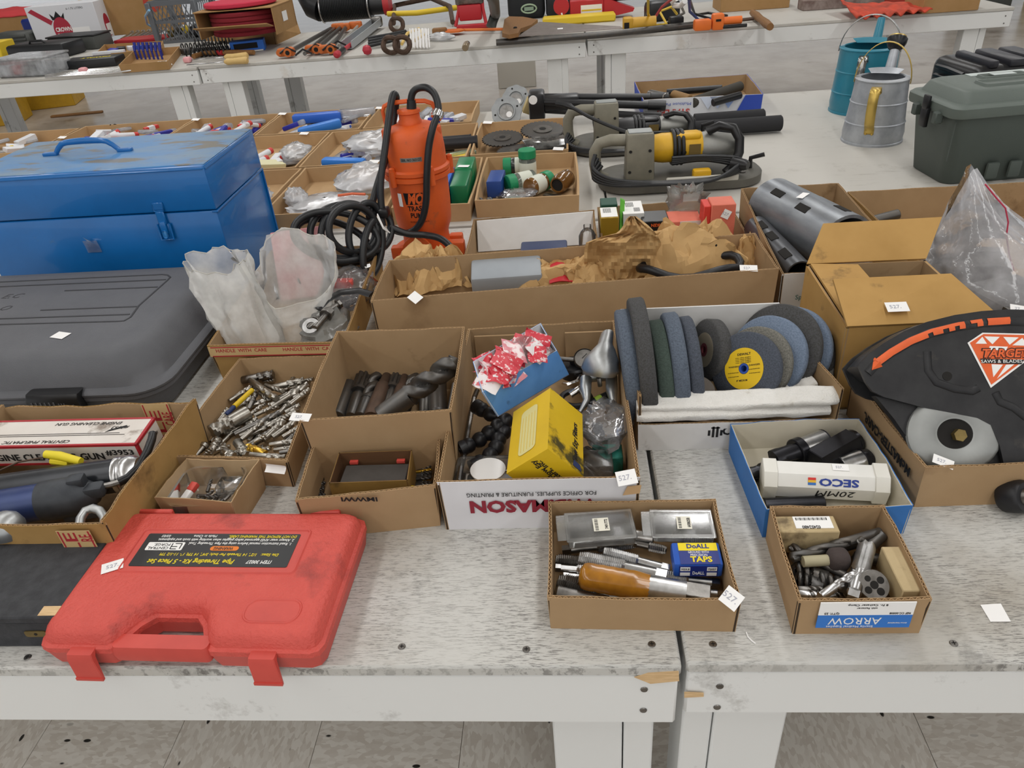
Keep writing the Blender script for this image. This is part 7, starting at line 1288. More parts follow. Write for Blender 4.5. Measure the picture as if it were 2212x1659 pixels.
# ---------------------------------------------------------------- watering cans
GALV = mat('galvanised', 'b4b8bd', .45, .45, col2='9599a0', scale=22, amt=.8); TEAL = mat('teal_enamel', '2b7f95', .35, col2='246f84', scale=10, amt=.5, coat=.2); YST = mat('yellow_strap', 'c9ab5a', .35, .6); CHS = mat('chrome_strap', 'a9a9a6', .25, 1)
def watering_can(label, loc, rz, body, strap, r0, r1, H_, sp_r, rose):
    o = thing('watering_can', label, 'watering can', loc, rz, 'watering cans')
    m = MB(); m.lathe([(r0, 0), (r0, .006), (r0 - .003, .008), (r0 * .97 + r1 * .03, .03), (r0 * .70 + r1 * .30, H_ * .33), (r0 * .70 + r1 * .30 + .0025, H_ * .335), (r0 * .68 + r1 * .32, H_ * .35), (r0 * .34 + r1 * .66, H_ * .66), (r0 * .34 + r1 * .66 + .0025, H_ * .665), (r0 * .32 + r1 * .68, H_ * .68), (r1, H_), (r1 + .003, H_ + .002), (r1 + .003, H_ + .005), (r1 - .012, H_ + .009), (r1 - .014, H_ + .006), (r1 - .004, H_ - .01), (r1 * 1.05, H_ * .3)], 44, close=False); m.lathe([(.001, .02), (r0 * .95, .02)], 30, close=False); m.build('can_body', body, o, 35)
    m = MB(); m.sheet(lambda u, v: (lambda a, k: (k * math.cos(a), k * math.sin(a), H_ + .010 + .012 * (1 - v)))(-.9 + 1.8 * u, (r1 - .010) * (1 - v) + v * r1 * .45 / max(.35, math.cos((-.9 + 1.8 * u) * .9))), 12, 4); m.build('splash_cover', body, o)
    m = MB(); m.box((-r0 * .5 - r1 * .5, 0, H_ * .5), (.003, .003, H_ * .9)); m.build('side_seam', body, o)
    hw = .014
    def band(pts, nm): 
        vs = []; fs = []
        for p, w_ in pts: vs += [V(p) - V(w_) * hw, V(p) + V(w_) * hw]
        for i in range(len(pts) - 1): fs.append((2 * i, 2 * i + 1, 2 * i + 3, 2 * i + 2))
        m = MB(); m.add(vs, fs); q = m.build(nm, strap, o, 60); md = q.modifiers.new('gauge', 'SOLIDIFY'); md.thickness = .0022; return q
    a0 = PI; d = V((math.cos(a0), math.sin(a0), 0)); w_ = V((-d.y, d.x, 0)); P2 = [(r1 + .001, H_ * .86), (r1 + .022, H_ * .97), (r1 + .045, H_ * .95), (r1 + .056, H_ * .80), (r1 + .052, H_ * .60), (r1 + .040, H_ * .42), (r0 * .75 + r1 * .25 + .004, H_ * .30), (r0 * .8 + r1 * .2 + .001, H_ * .22)]
    hb = band([(d * r + V((0, 0, z)), w_) for r, z in [(V((P2[i][0], P2[i][1])).lerp(V((P2[i + 1][0], P2[i + 1][1])), t / 3)[:]) for i in range(len(P2) - 1) for t in range(3)] + [P2[-1]]], 'rear_handle')
    for r, z in (P2[0], P2[-1]):
        for s in (-1, 1): m = MB(); m.lathe([(.0035, .001), (.002, .004), (.0005, .0045)], 8, M=basis(d * (r + .001) + w_ * (s * .009) + V((0, 0, z)), w_, z=d)); m.build('rivet', strap, hb)
    hw = .006 if strap is YST else .009
    band([((r1 + .003) * V((0, math.cos(t), 0)) + V((0, .0, H_ - .01 + .115 * math.sin(t))), (1, 0, 0)) for t in (PI * i / 20 for i in range(21))], 'carry_handle')
    m = MB(); m.tube([(r0 * .9, 0, .04), (r1 + .04, 0, H_ * .62), (r1 + .085, 0, H_ * 1.12), (r1 + .105, 0, H_ * 1.32)], [.026, .020, .015, .013], 14); sp_ = m.build('spout', body, o, 60)
    if rose: m = MB(); m.lathe([(.014, 0), (.022, .006), (.030, .024), (.031, .036), (.028, .040)], 20, M=basis((r1 + .100, 0, H_ * 1.28), (0, 1, 0), z=(.5, -.1, .8))); m.build('rose', mat('rose_black', '1e1e20', .3), sp_); m = MB(); m.lathe([(.0285, .0395), (.027, .043), (.001, .046)], 20, M=basis((r1 + .100, 0, H_ * 1.28), (0, 1, 0), z=(.5, -.1, .8))); m.build('rose_plate', YST, sp_)
    return o
watering_can('galvanised watering can with yellow strap handles and black rose', (.985, 2.475, 0), 1.08, GALV, YST, .092, .076, .185, .02, True); watering_can('teal enamelled watering can with bright metal strap handles', (1.075, 2.86, 0), 1.10, TEAL, CHS, .106, .096, .208, .02, False)
# ---------------------------------------------------------------- green chest and black case
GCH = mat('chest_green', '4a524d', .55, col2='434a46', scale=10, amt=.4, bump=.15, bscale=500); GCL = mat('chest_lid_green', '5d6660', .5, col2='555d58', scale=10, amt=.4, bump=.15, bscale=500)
ch = thing('storage_chest', 'large dark green plastic storage chest beside the watering cans', 'chest', (.990, 1.985, 0), .10); CW, CD_, CHh = .50, .235, .185
rr4 = lambda d, r=.03: rrect(d, CW - d, d, CD_ - d, r, 5)
m = MB(); m.loops([ring(rr4(.030), 0), ring(rr4(.026), .004), ring(rr4(.008), .16), ring(rr4(.004), CHh)]); m.build('chest_body', GCH, ch, 45)
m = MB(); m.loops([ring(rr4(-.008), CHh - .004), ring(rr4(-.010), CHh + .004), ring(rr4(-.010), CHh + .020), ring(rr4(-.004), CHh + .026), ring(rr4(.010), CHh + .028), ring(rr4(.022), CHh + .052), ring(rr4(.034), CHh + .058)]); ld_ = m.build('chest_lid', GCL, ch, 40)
for x0, x1, y0, y1 in ((.09, .26, .05, .105), (.13, .25, .125, .165), (.30, .44, .05, .105)):
    m = MB(); pl_ = rrect(x0, x1, y0, y1, .008, 3); m.loops([ring(inset(pl_, -.003), CHh + .0575), ring(pl_, CHh + .064), ring(inset(pl_, .004), CHh + .064), ring(inset(pl_, .008), CHh + .0585)]); m.build('lid_step', GCL, ld_, 30)
m = MB(); m.box((.20, .185, CHh + .0588), (.16, .03, .001)); m.build('lid_label', mat('label_pale', 'b9c2bf', .5), ld_); m = MB(); m.box((.19, .145, CHh + .0648), (.06, .022, .001)); m.build('lid_label', mat('label_pale', 'b9c2bf', .5), ld_)
m = MB(); M = basis((-.012, .115, CHh - .012), (0, 1, 0), z=(-1, 0, 0)); m.rbox((0, .010, .004), (.030, .050, .012), .003, 2, M=M); m.rbox((0, -.028, .006), (.026, .036, .010), .003, 2, M=M); la = m.build('latch', LK, ch)
for y in (.06, .165): m = MB(); m.rbox((-.012, y, CHh - .012), (.022, .020, .030), .003, 1); m.build('latch_lug', GCH, ch)
for x in (.14, .20, .26, .32, .38): m = MB(); m.rbox((x, .012, .035), (.034, .012, .045), .006, 2); m.build('body_rib', GCH, ch)
m = MB(); m.box((.01, .012, .12), (.002, .002, .1)); m.build('corner_seam', GCH, ch)
bk = thing('black_case', 'black ribbed plastic case behind the green chest', 'case', (1.60, 2.62, 0), .08); m = MB(); m.rbox((0, 0, .10), (.72, .26, .20), .03, 3); m.build('case_body', LK, bk)
for i in range(9): m = MB(); m.rbox((-.30 + .075 * i, -.02, .205), (.055 if i % 3 else .03, .20, .022), .006, 2); m.build('lid_rib', mat('case_charcoal', '2b2b31', .4), bk)
for i in range(5): m = MB(); m.tube([(-.365 - .0, -.08 + .0 * i, .06 + .028 * i), (-.372, 0, .065 + .028 * i), (-.365, .08, .06 + .028 * i)], .008, 6); m.build('end_rib', LK, bk)
price_tag(bk, V((-.10, -.05, .217)), (0, 0, 1), (0, 1, 0), .034, .03, None)
for p_ in PRO.values():
    for c_ in list(p_.children): bpy.data.objects.remove(c_)
    bpy.data.objects.remove(p_)
# ---------------------------------------------------------------- things on the back tables
def bbox(nm, label, cat, x0, x1, yt, yb_, d, mt, r=.006, rz=0, group=None, pn='box_body', seg=1, ty=1):
    c = at((x0 + x1) / 2, yb_, 0); a, b = aty(x0, yb_, c.y), aty(x1, yb_, c.y); h = aty((x0 + x1) / 2, yt, c.y).z
    o = thing(nm, label, cat, (c.x, c.y, 0), rz, group); w_ = b.x - a.x; m = MB(); m.rbox((0, d / 2, h / 2), (w_, d, h), min(r, h / 3), seg, ty=ty); m.build(pn, mt, o); return o, w_, h
def rod(nm, label, cat, pts, r, mt, group=None, n=10, flat=1):
    m = MB(); m.tube([at(*p) for p in pts], r, n, flat=flat); o = m.build(nm, mt, None, 60); return tag(o, label, cat, group)
HARD = mat('hard_case_black', '1d1e20', .4); HARDG = mat('hard_case_grey', '4b4d4a', .5); KB = mat('kraft_far', 'a98457', .85, col2='93713f', scale=6)
o, w_, h = bbox('organizer_box', 'clear plastic organizer box at the left end of the back tables', 'box', -10, 112, 128, 168, .26, film('organizer_clear', 'e6e9ec', .55, .15), .012, -.12)
for i in range(4):
    for j in range(2): m = MB(); m.rbox((-w_ * .36 + w_ * .24 * i, .06 + .12 * j, h * .4), (w_ * .18, .08, h * .5), .004, 1); m.build('small_part', (PLW, PLR, STEELD, PLC)[(i + j) % 4], o)
m = MB(); m.rbox((0, .13, h + .004), (w_ * 1.01, .27, .012), .004, 1); m.build('organizer_lid', film('organizer_lid', 'eef0f2', .6, .15), o)
bbox('yellow_box', 'yellow box cut by the left edge on the back tables', 'box', -40, 10, 92, 132, .2, PLY)
o, w_, h = bbox('hard_case', 'black hard plastic tool case behind the clear organizer', 'case', 14, 150, 96, 128, .26, HARD, .02, -.10, seg=2); m = MB(); m.tube([(-.07, .06, h), (-.05, .05, h + .02), (.05, .05, h + .02), (.07, .06, h)], .008, 8); m.build('carry_handle', HARD, o)
o, w_, h = bbox('hard_case', 'grey-green hard case in front of the white liquor box', 'case', 105, 215, 80, 110, .24, HARDG, .015, -.08, seg=2); m = MB(); m.rbox((0, .12, h + .004), (w_ * 1.02, .25, .012), .005, 1); m.build('case_lid', HARD, o)
o, w_, h = bbox('metal_can', 'grey ribbed can at the left edge behind the black cases', 'can', -6, 72, 70, 104, .18, HARDG, .02, -.05)
for k in range(3): m = MB(); m.rbox((w_ * .22, -.004, h * (.3 + .22 * k)), (w_ * .4, .012, .018), .004, 1); m.build('pressed_rib', HARDG, o)
bbox('blue_bin', 'dark blue plastic bin beside the white liquor box', 'bin', 57, 104, 40, 86, .2, mat('bin_blue', '1f2f78', .45), .02, ty=1.05)
o, w_, h = bbox('kraft_carton', 'brown carton under the red sheet at the left edge', 'carton', -30, 82, 34, 80, .3, KB); m = MB(); m.sheet(lambda u, v: ((u - .5) * w_ * 1.05, v * .32 - .01, h + .05 - .05 * (1 - v) ** 2 + .012 * noise.noise(V((u * 4, v * 4, 1)))), 12, 8); q = m.build('red_sheet', mat('red_tarp', 'cf4347', .6)); q.location = o.location; tag(q, 'red plastic sheet draped over the brown carton', 'sheet'); q.modifiers.new('gauge', 'SOLIDIFY').thickness = .01
# white liquor box
o, w_, h = bbox('liquor_box', 'white cardboard liquor box printed with red ovals', 'box', 86, 224, 8, 92, .34, mat('liquor_white', 'd9dade', .6), .002, .14)
lr = mat('liquor_red', 'a8283c', .6)
for fx, sc_, M in ((-.05, 1, lambda x, z: basis((x, -.0006, z), (1, 0, 0), z=(0, -1, 0))),):
    m = MB(); m.lathe([(.001, .0012), (.088, .0012), (.088, 0)], 30, M=M(-.03, h * .34) @ Matrix.Diagonal((.85, 1.15, 1, 1))); ov = m.build('red_oval', lr, o); m = MB(); m.prism([(-.235, .155), (-.20, .175), (-.06, .075), (-.085, .045)], 0, .001, M=M(-.03, h * .34)); m.build('red_ribbon', lr, o)
    text(ov, 'CROWN', M(-.025, h * .36) @ Matrix.Translation((0, 0, .0016)), .045, WHT, .03, width=.13); text(ov, 'RUSSE', M(-.025, h * .20) @ Matrix.Translation((0, 0, .0016)), .045, WHT, .03, width=.12); text(o, '6-1.75 LITERS', M(.12, h * .88), .022, INKB, 0, width=.14)
    m = MB(); m.prism([(-.05, 0), (.05, 0), (.06, .05), (.03, .02), (.0, .065), (-.03, .02), (-.06, .05)], 0, .001, M=M(-.04, h * .62)); m.build('crown_print', INKB, o); m = MB(); m.box((.11, -.001, h * .30), (.16, .001, .05)); m.build('shipping_label', PAPER, o)
Ms = lambda y, z: basis((w_ / 2 + .0006, y, z), (0, 1, 0), z=(1, 0, 0))
m = MB(); m.lathe([(.001, .0012), (.075, .0012), (.075, 0)], 26, M=Ms(.16, h * .34) @ Matrix.Diagonal((.8, 1.2, 1, 1))); m.build('red_oval', lr, o); m = MB(); m.box((0, 0, .002), (.10, .09, .001), M=Ms(.17, h * .22)); m.build('shipping_label', PAPER, o)
o, w_, h = bbox('kraft_carton', 'big brown carton with a red ring print behind the wrenches', 'carton', 240, 372, -34, 72, .4, KB, .003, .10); m = MB(); m.lathe([(.035, 0), (.075, 0), (.075, .001), (.035, .001)], 26, M=basis((.17, -.001, h * .62), (1, 0, 0), z=(0, -1, 0)), close=False); m.build('red_ring_print', mat('ring_red', 'b5402f', .7), o)
for i in range(7): a = at(262 + 12 * i, 84 - i * 1.5, .02); b = at(286 + 12 * i, 70 - i, .03); m = MB(); m.cyl(a, b, .008, n=8); m.lathe([(.010, 0), (.018, 0), (.018, .008), (.010, .008)], 12, M=basis(b, (1, 0, 0), z=(0, -.4, 1)), close=False); tag(m.build('wrench', STEEL), 'chrome wrench lying in the row before the big brown carton', 'wrench', 'chrome wrenches')
bbox('red_tray', 'red tray under the chrome wrenches', 'tray', 245, 360, 84, 92, .22, REDP)
c_bk = carton('kraft_carton', 'open kraft carton of small tools behind the red folder', [at(205, 118, .05), at(345, 106, .05), at(352, 88, .05), at(225, 96, .05)], .05, out=KB, inn=KB, t=.006, flute=False, seed=70)
for i, (x, y, mt) in enumerate(((245, 110, PLN), (262, 106, PLK), (285, 104, PLW), (305, 103, PLB), (318, 102, PLK), (335, 98, STEELD))): case_of('small_pack', ('navy pack in the open carton', 'black pack in the open carton', 'white pack in the open carton', 'blue pack in the open carton', 'dark pack in the open carton', 'steel pack in the open carton')[i] + ' behind the red folder', 'pack', mt, at(x, y, .04), (.06, .05, .03), (.1, .1, .4 * i), .004)
case_of('red_folder', 'flat red plastic case standing on edge before the open carton', 'case', REDP, at(245, 124, .02), (.26, .03, .05), (0, 0, .12), .004); case_of('white_tray', 'white and blue card box lying on the red case', 'box', PLW, at(235, 113, .055), (.22, .04, .02), (0, 0, .12), .003)
c_br = carton('kraft_carton', 'kraft carton of blue-tipped brushes', [at(256, 140, .05), at(362, 132, .05), at(388, 100, .05), at(290, 108, .05)], .05, out=KB, inn=KB, t=.006, flute=False, seed=71)
for i in range(14): x, y = 297 + (i % 7) * 9, 122 - (i // 7) * 8; m = MB(); m.cyl((0, 0, 0), (0, 0, .05), .007, n=8); m.cyl((0, 0, .05), (0, .01, .085), .009, .011, n=8); o = m.build('brush', [mat('brush_blue', '23308f', .5)]); o.location = at(x, y + 6, .005); tag(o, 'small blue-handled brush standing in the kraft carton', 'brush', 'blue brushes')
o, w_, h = bbox('flat_case', 'flat black tool case with yellow lettering near the table edge', 'case', 138, 252, 128, 148, .17, HARD, .01, .08, seg=2); text(o, 'DEWALT', Matrix.Translation((.03, .07, h + .001)) @ Matrix.Rotation(PI, 4, 'Z'), .05, YEL, .03, width=.20)
for i in range(5): rod('chrome_rod', 'long chrome rod lying along the back table edge', 'rod', [(98, 155 + i * 3, .012), (240, 149 + i * 2.2, .012), (372, 131 + i * 2, .012)], .006, CHROME, 'chrome rods')
for x, y in ((180, 152), (405, 129)): o = MB().rbox((0, 0, 0), (.05, .05, .035), .012, 2).build('pink_tape', mat('pink_tape', 'e5a5a8', .6)); o.location = at(x, y, .018); tag(o, 'pink tape wrapped round the ' + ('chrome rods' if x < 200 else 'two files'), 'tape')
# grey crate
cr = thing('milk_crate', 'grey plastic lattice crate of odds and ends', 'crate', at(392, 92, 0)); CRG = mat('crate_grey', '5f6266', .5); l0 = V(cr.location); W_, D_, H_ = .36, .36, .29
for zz_ in (.01, .15, H_ - .01): m = MB(); [m.box((0, y, zz_), (W_, .012, .02 if zz_ < .2 else .035)) for y in (0, D_)]; [m.box((x, D_ / 2, zz_), (.012, D_, .02 if zz_ < .2 else .035)) for x in (-W_ / 2, W_ / 2)]; m.build('hoop', CRG, cr)
for x, y in ((-W_ / 2, 0), (W_ / 2, 0), (-W_ / 2, D_), (W_ / 2, D_)): m = MB(); m.rbox((x, y, H_ / 2), (.04, .04, H_), .006, 1); m.build('corner_post', CRG, cr)
for k in range(9):
    for s in (-1, 1): u = -W_ / 2 + .03 + k * (W_ - .06) / 8; m = MB(); m.tube([(max(-W_ / 2, min(W_ / 2, u - s * .05)), -.002, .02), (max(-W_ / 2, min(W_ / 2, u + s * .05)), -.002, H_ - .03)], .0045, 5); m.build('lattice_bar', CRG, cr)
    u = .03 + k * (D_ - .06) / 8; m = MB(); m.tube([(W_ / 2, u - .04 if u > .05 else 0, .02), (W_ / 2, min(D_, u + .04), H_ - .03)], .0045, 5); m.build('lattice_bar', CRG, cr)
m = MB(); m.box((0, D_ / 2, .012), (W_, D_, .01)); m.build('crate_floor', CRG, cr)
for i, (mt, s_) in enumerate(((BRASS, .05), (STEELD, .06), (PLW, .07), (PLY, .05), (LK, .08), (STEEL, .05))): case_of('odd_part', ('brass', 'dull steel', 'white', 'yellow', 'black', 'bright steel')[i] + ' piece inside the grey crate', 'part', mt, l0 + V((-.11 + .045 * i, .1 + .04 * (i % 3), .06 + .02 * (i % 2))), (s_, s_, s_), (.3 * i, .2, .5 * i), .01)
rod('blue_tube', 'pale blue hose hanging at the left of the grey crate', 'hose', [(322, 22, .27), (314, 35, .2), (318, 52, .1), (338, 64, .03)], .008, mat('hose_blue', '7fb8dc', .4))
# red pads in cartons
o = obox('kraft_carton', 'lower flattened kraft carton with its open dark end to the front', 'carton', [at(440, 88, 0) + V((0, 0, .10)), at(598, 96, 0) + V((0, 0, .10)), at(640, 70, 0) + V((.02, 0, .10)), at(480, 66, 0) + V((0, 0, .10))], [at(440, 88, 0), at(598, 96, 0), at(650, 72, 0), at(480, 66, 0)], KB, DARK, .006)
p0 = at(450, 80, .105); p1 = at(600, 76, .105); RP = mat('pad_red', '7d1f29', .9, bump=.8, bscale=80); cx_ = (p0 + p1) / 2 + V((0, .16, 0))
for k in range(5): m = MB(); m.lathe([(.235, 0), (.242, .006), (.242, .022), (.235, .028), (.04, .028)], 40); q = m.build('floor_pad', RP); q.location = cx_ + V((0, 0, .004 + .029 * k)); tag(q, 'round dark red floor pad, number %s from the bottom of the stack' % ('one', 'two', 'three', 'four', 'five')[k], 'floor pad', 'floor pads')
m = MB(); m.lathe([(.235, 0), (.242, .006), (.242, .022), (.235, .028), (.04, .028)], 40); q = m.build('floor_pad', mat('pad_bright', 'c2334a', .9, bump=.8, bscale=80)); q.location = cx_ + V((-.02, 0, .175)); tag(q, 'bright red round pad lying on top of the upper carton flap', 'floor pad', 'floor pads')
for x, sx_ in ((-.27, 1), (.29, -1)): m = MB(); m.box((cx_.x + x, cx_.y, .18), (.006, .46, .15)); m.build('x', KB) if False else None
uc = thing('kraft_carton', 'upper open kraft carton around the stack of red pads', 'carton', (cx_.x, cx_.y, .104)); m = MB(); m.box((-.262, 0, .082), (.006, .44, .16)); m.build('side_panel', KB, uc); m = MB(); m.box((.262, 0, .082), (.006, .44, .16)); m.build('side_panel', KB, uc); m = MB(); m.box((0, .25, .082), (.52, .006, .16)); m.build('back_panel', KB, uc); m = MB(); m.box((0, .0, .166), (.54, .46, .006)); m.build('top_flap', KB, uc); m = MB(); m.box((0, -.28, .0), (.50, .12, .005), M=Matrix.Rotation(-.25, 4, 'X')); m.build('front_flap', KB, uc); m = MB(); m.box((.268, .0, .09), (.001, .10, .06)); m.build('shipping_label', PAPER, uc)
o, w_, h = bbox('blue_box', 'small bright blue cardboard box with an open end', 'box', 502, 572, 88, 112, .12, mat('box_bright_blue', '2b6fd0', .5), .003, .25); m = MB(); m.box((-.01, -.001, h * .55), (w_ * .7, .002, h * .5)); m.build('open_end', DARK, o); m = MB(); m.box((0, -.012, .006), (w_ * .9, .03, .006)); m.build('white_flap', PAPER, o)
# springs
for i, (x0, y0, x1, y1) in enumerate(((392, 104, 495, 98), (400, 116, 500, 108), (420, 92, 500, 84))):
    A, B = at(x0, y0, .03), at(x1, y1, .03); d = B - A; M = basis(A, d, z=(0, 0, 1)); pts = [M @ V((d.length * t / 132, .028 * math.cos(t * 2 * PI / 12), .028 * math.sin(t * 2 * PI / 12))) for t in range(133)]; m = MB(); m.tube(pts, .0052, 6); tag(m.build('coil_spring', HARD), ('long black coil spring in the middle of three', 'long black coil spring nearest the table edge', 'long black coil spring farthest back')[i], 'spring', 'coil springs')
WOOD = mat('tool_wood', '8a6238', .6, col2='6d4a28', scale=30, stretch=(8, 1, 1)); PINE = mat('file_wood', 'd3b375', .55, col2='c29e5c', scale=30)
hm_ = thing('hammer', 'hammer with a dark wooden handle lying before the springs', 'hammer', at(405, 118, 0)); l0 = V(hm_.location); m = MB(); m.tube([at(*p, .02) - l0 for p in ((418, 122), (440, 115), (500, 113), (548, 113))], .016, 10); q = m.build('wooden_handle', WOOD, hm_); m = MB(); m.cyl(at(470, 114, .02) - l0, at(482, 114, .02) - l0, .0165, n=12); m.build('red_band', REDP, q); m = MB(); m.rbox((0, 0, .025), (.07, .05, .04), .006, 2); m.build('iron_head', STEELB, hm_)
for i, y in enumerate((121, 131)):
    o = thing('hand_file', ('file with a pale wooden handle, the farther of two', 'file with a pale wooden handle, the nearer of two')[i], 'file', group='files'); A, B = at(405, y + 9, .014), at(535, y - 1, .02); o.matrix_basis = lying(A, B); l = (B - A).length; m = MB(); m.rbox((l * .3, 0, 0), (l * .62, .016, .006), .002, 1); m.build('file_blade', STEEL, o); m = MB(); m.lathe([(.010, 0), (.020, .02), (.018, .06), (.022, l * .36), (.015, l * .38)], 14, M=Matrix.Translation((l * .62, 0, 0)) @ Matrix.Rotation(PI / 2, 4, 'Y')); m.build('wooden_handle', PINE, o)
# pipe clamps
ORC = mat('clamp_orange', 'c8692a', .5, col2='a9541f', scale=30, amt=.5)
def pipe_clamp(label, a, b, head=True, tail=True, r=.014, mt=STEELB):
    A, B = at(a[0], a[1], .035), at(b[0], b[1], .035); o = thing('pipe_clamp', label, 'clamp', group='pipe clamps'); o.matrix_basis = lying(A, B); l = (B - A).length; m = MB(); m.cyl((0, 0, 0), (l, 0, 0), r, n=12); m.build('pipe', mt, o)
    if head: m = MB(); m.rbox((.0, .02, 0), (.05, .11, .05), .012, 2); m.cyl((-.04, 0, 0), (.04, 0, 0), .026, n=14); m.cyl((-.03, .06, 0), (.03, .06, 0), .018, n=12); hj = m.build('jaw_head', ORC, o); m = MB(); m.cyl((-.0415, 0, 0), (-.040, 0, 0), .014, n=14); m.build('pipe_mouth', DARK, hj)
    if tail: m = MB(); m.rbox((l - .03, .02, .005), (.05, .10, .05), .012, 2); m.cyl((l - .07, 0, 0), (l, 0, 0), .024, n=14); m.build('jaw_tail', ORC, o)
    m = MB(); m.tube([(-.02, -.05, 0), (-.03, .0, .03), (-.04, .05, .0)], .006, 6); m.build('crank_bar', LK, o)
pipe_clamp('pipe clamp with an orange jaw, leftmost of the row', (625, 112), (715, 62), tail=False); pipe_clamp('grey pipe clamp without jaws beside the leftmost one', (658, 116), (722, 62), False, False, .012, STEELD); pipe_clamp('pipe clamp with orange jaws at both ends, middle of the row', (685, 105), (738, 58)); pipe_clamp('pipe clamp with an orange jaw right of the middle one', (715, 105), (748, 58)); pipe_clamp('thin pale pipe clamp with an orange tail', (732, 98), (775, 54), head=False, r=.009, mt=mat('galv_pipe', 'b5b3aa', .4, .5))
o = thing('steel_channel', 'pale grey steel channel lying slanted beside the clamps', 'channel'); A, B = at(748, 98, .03), at(812, 48, .05); o.matrix_basis = lying(A, B); l = (B - A).length; m = MB(); m.box((l / 2, 0, -.02), (l, .07, .006)); m.box((l / 2, -.035, 0), (l, .006, .045)); m.box((l / 2, .035, 0), (l, .006, .045)); m.build('channel_body', mat('channel_grey', 'a9adb0', .45, .5), o); m = MB(); m.rbox((l + .03, 0, .0), (.06, .08, .07), .01, 2); m.build('channel_foot', STEELD, o)
o = thing('torque_bar', 'red-handled bar with a black grip before the steel channel', 'bar'); A, B = at(727, 118, .02), at(778, 82, .03); o.matrix_basis = lying(A, B); l = (B - A).length; m = MB(); m.cyl((l * .25, 0, 0), (l, 0, 0), .013, n=12); m.lathe([(.010, -.01), (.022, 0), (.020, .04)], 14, M=Matrix.Rotation(PI / 2, 4, 'Y')); m.build('red_handle', mat('handle_red', 'b5303c', .45), o); m = MB(); m.cyl((.03, 0, 0), (l * .28, 0, 0), .017, n=12); m.build('black_grip', LK, o)
# black duct hose
du = thing('duct_hose', 'black corrugated duct hose with metal clamps', 'hose', at(770, 46, 0)); l0 = V(du.location); rs = []; rr = []
for i in range(60): t = i / 59; rs.append(V((-.28 + .42 * t, .02, .11))); rr.append(.098 + (.004 if i % 2 else -.003))
m = MB(); m.tube(rs, rr, 20); m.build('corrugated_body', HARD, du); m = MB(); m.tube([(-.28, .02, .11), (-.34, .04, .13), (-.38, .08, .2), (-.38, .12, .28)], [.1, .102, .1, .09], 18); m.build('elbow', HARD, du)
for x in (-.27, .13): m = MB(); m.tube([(x, .02 + .104 * math.cos(t * PI / 12), .11 + .104 * math.sin(t * PI / 12)) for t in range(24)], .007, 6, closed=True); m.build('hose_clamp', STEEL, du)
m = MB(); m.cyl((.13, .02, .11), (.25, .02, .11), .075, n=20); m.build('sleeve', HARD, du); m = MB(); m.cyl((.25, .02, .11), (.30, .02, .11), .085, n=20); m.build('red_flange', mat('flange_red', 'b52f34', .5), du)
# bow saw and misc in the middle
rod('bow_saw', 'rusty brown saw frame lying across the middle back table', 'saw', [(850, 50, .05), (852, 12, .06), (930, -4, .12), (972, 14, .08), (978, 48, .03)], .018, RUST); rod('yellow_pole', 'yellow pole lying behind the rusty saw frame', 'pole', [(838, 30, .06), (900, 28, .06), (990, 16, .06)], .02, PLY); rod('yellow_pole', 'short yellow upright rod beside the rusty saw frame', 'pole', [(851, 48, .02), (850, 18, .06)], .014, PLY)
for i in range(4): rod('black_bar', 'black iron bar in the tangle beside the red-handled bar', 'bar', [(795, 100 - i * 6, .02 + .01 * i), (840, 90 - i * 5, .03 + .01 * i), (885 - i * 3, 76 - i * 3, .03 + .01 * i)], .010, HARD, 'black bars')
for i, (x, y) in enumerate(((845, 105), (870, 104), (858, 60))):
    c = at(x, y, .03); m = MB(); m.tube([c + V((.045 * math.cos(t * PI / 10), .01 * math.sin(t), .045 * math.sin(t * PI / 10) + .02)) for t in range(20)], .016, 8, closed=True); tag(m.build('iron_ring', RUST), ('rusty iron ring at the left of the two front ones', 'rusty iron ring at the right of the two front ones', 'rusty iron ring behind the black bars')[i], 'ring', 'iron rings')
case_of('red_knob_ball', 'red ball end before the black bars', 'ball', mat('ball_red', 'b53040', .4), at(793, 108, .03), (.06, .06, .06), (0, 0, 0), .028)
for i in range(6): rod('wire_rack', 'white wire hook of the rack standing on the middle back table', 'rack', [(888 + i * 7, 104, .01), (886 + i * 7, 62, .10), (890 + i * 7, 62, .10), (893 + i * 7, 103, .01)], .0045, PAPER, 'white wire hooks', 6)
rod('yellow_hose', 'coil of yellow hose behind the white wire hooks', 'hose', [(868, 95, .03), (880, 72, .06), (905, 62, .07), (915, 75, .05), (895, 88, .04)], .010, mat('hose_yellow', 'd9b86a', .5))
crumple('clear_bag', 'clear packet with a white label near the orange scraper', 'plastic bag', at(952, 88, 0), .22, .10, .05, 51, BAGW, rz=-.5)
o = thing('scraper', 'orange scraper with a long orange rod', 'scraper', at(982, 75, 0)); l0 = V(o.location); m = MB(); m.prism([(-.055, -.07), (.04, -.06), (.075, -.01), (.075, .01), (.04, .06), (-.055, .07)], .02, .03); m.build('scraper_head', mat('scraper_orange', 'd46a22', .5), o); m = MB(); m.cyl((.07, 0, .025), (at(1088, 63, .025) - l0), .009, n=8); m.build('scraper_rod', mat('rod_orange', 'd9722e', .5), o); m = MB(); m.rbox((-.10, .0, .03), (.10, .05, .04), .01, 2); m.build('wooden_grip', WOOD, o)
o = thing('glass_bottle', 'small brown glass bottle lying near the table edge', 'bottle', at(1006, 100, .02)); m = MB(); m.lathe([(.018, -.04), (.020, -.035), (.020, .04), (.010, .06), (.010, .085)], 16, M=Matrix.Rotation(-PI / 2 + .1, 4, 'X')); m.build('bottle_body', mat('bottle_glass', '8a7a62', .2), o); m = MB(); m.cyl((0, .083, 0), (0, .105, 0), .016, n=12); m.build('black_stopper', LK, o)
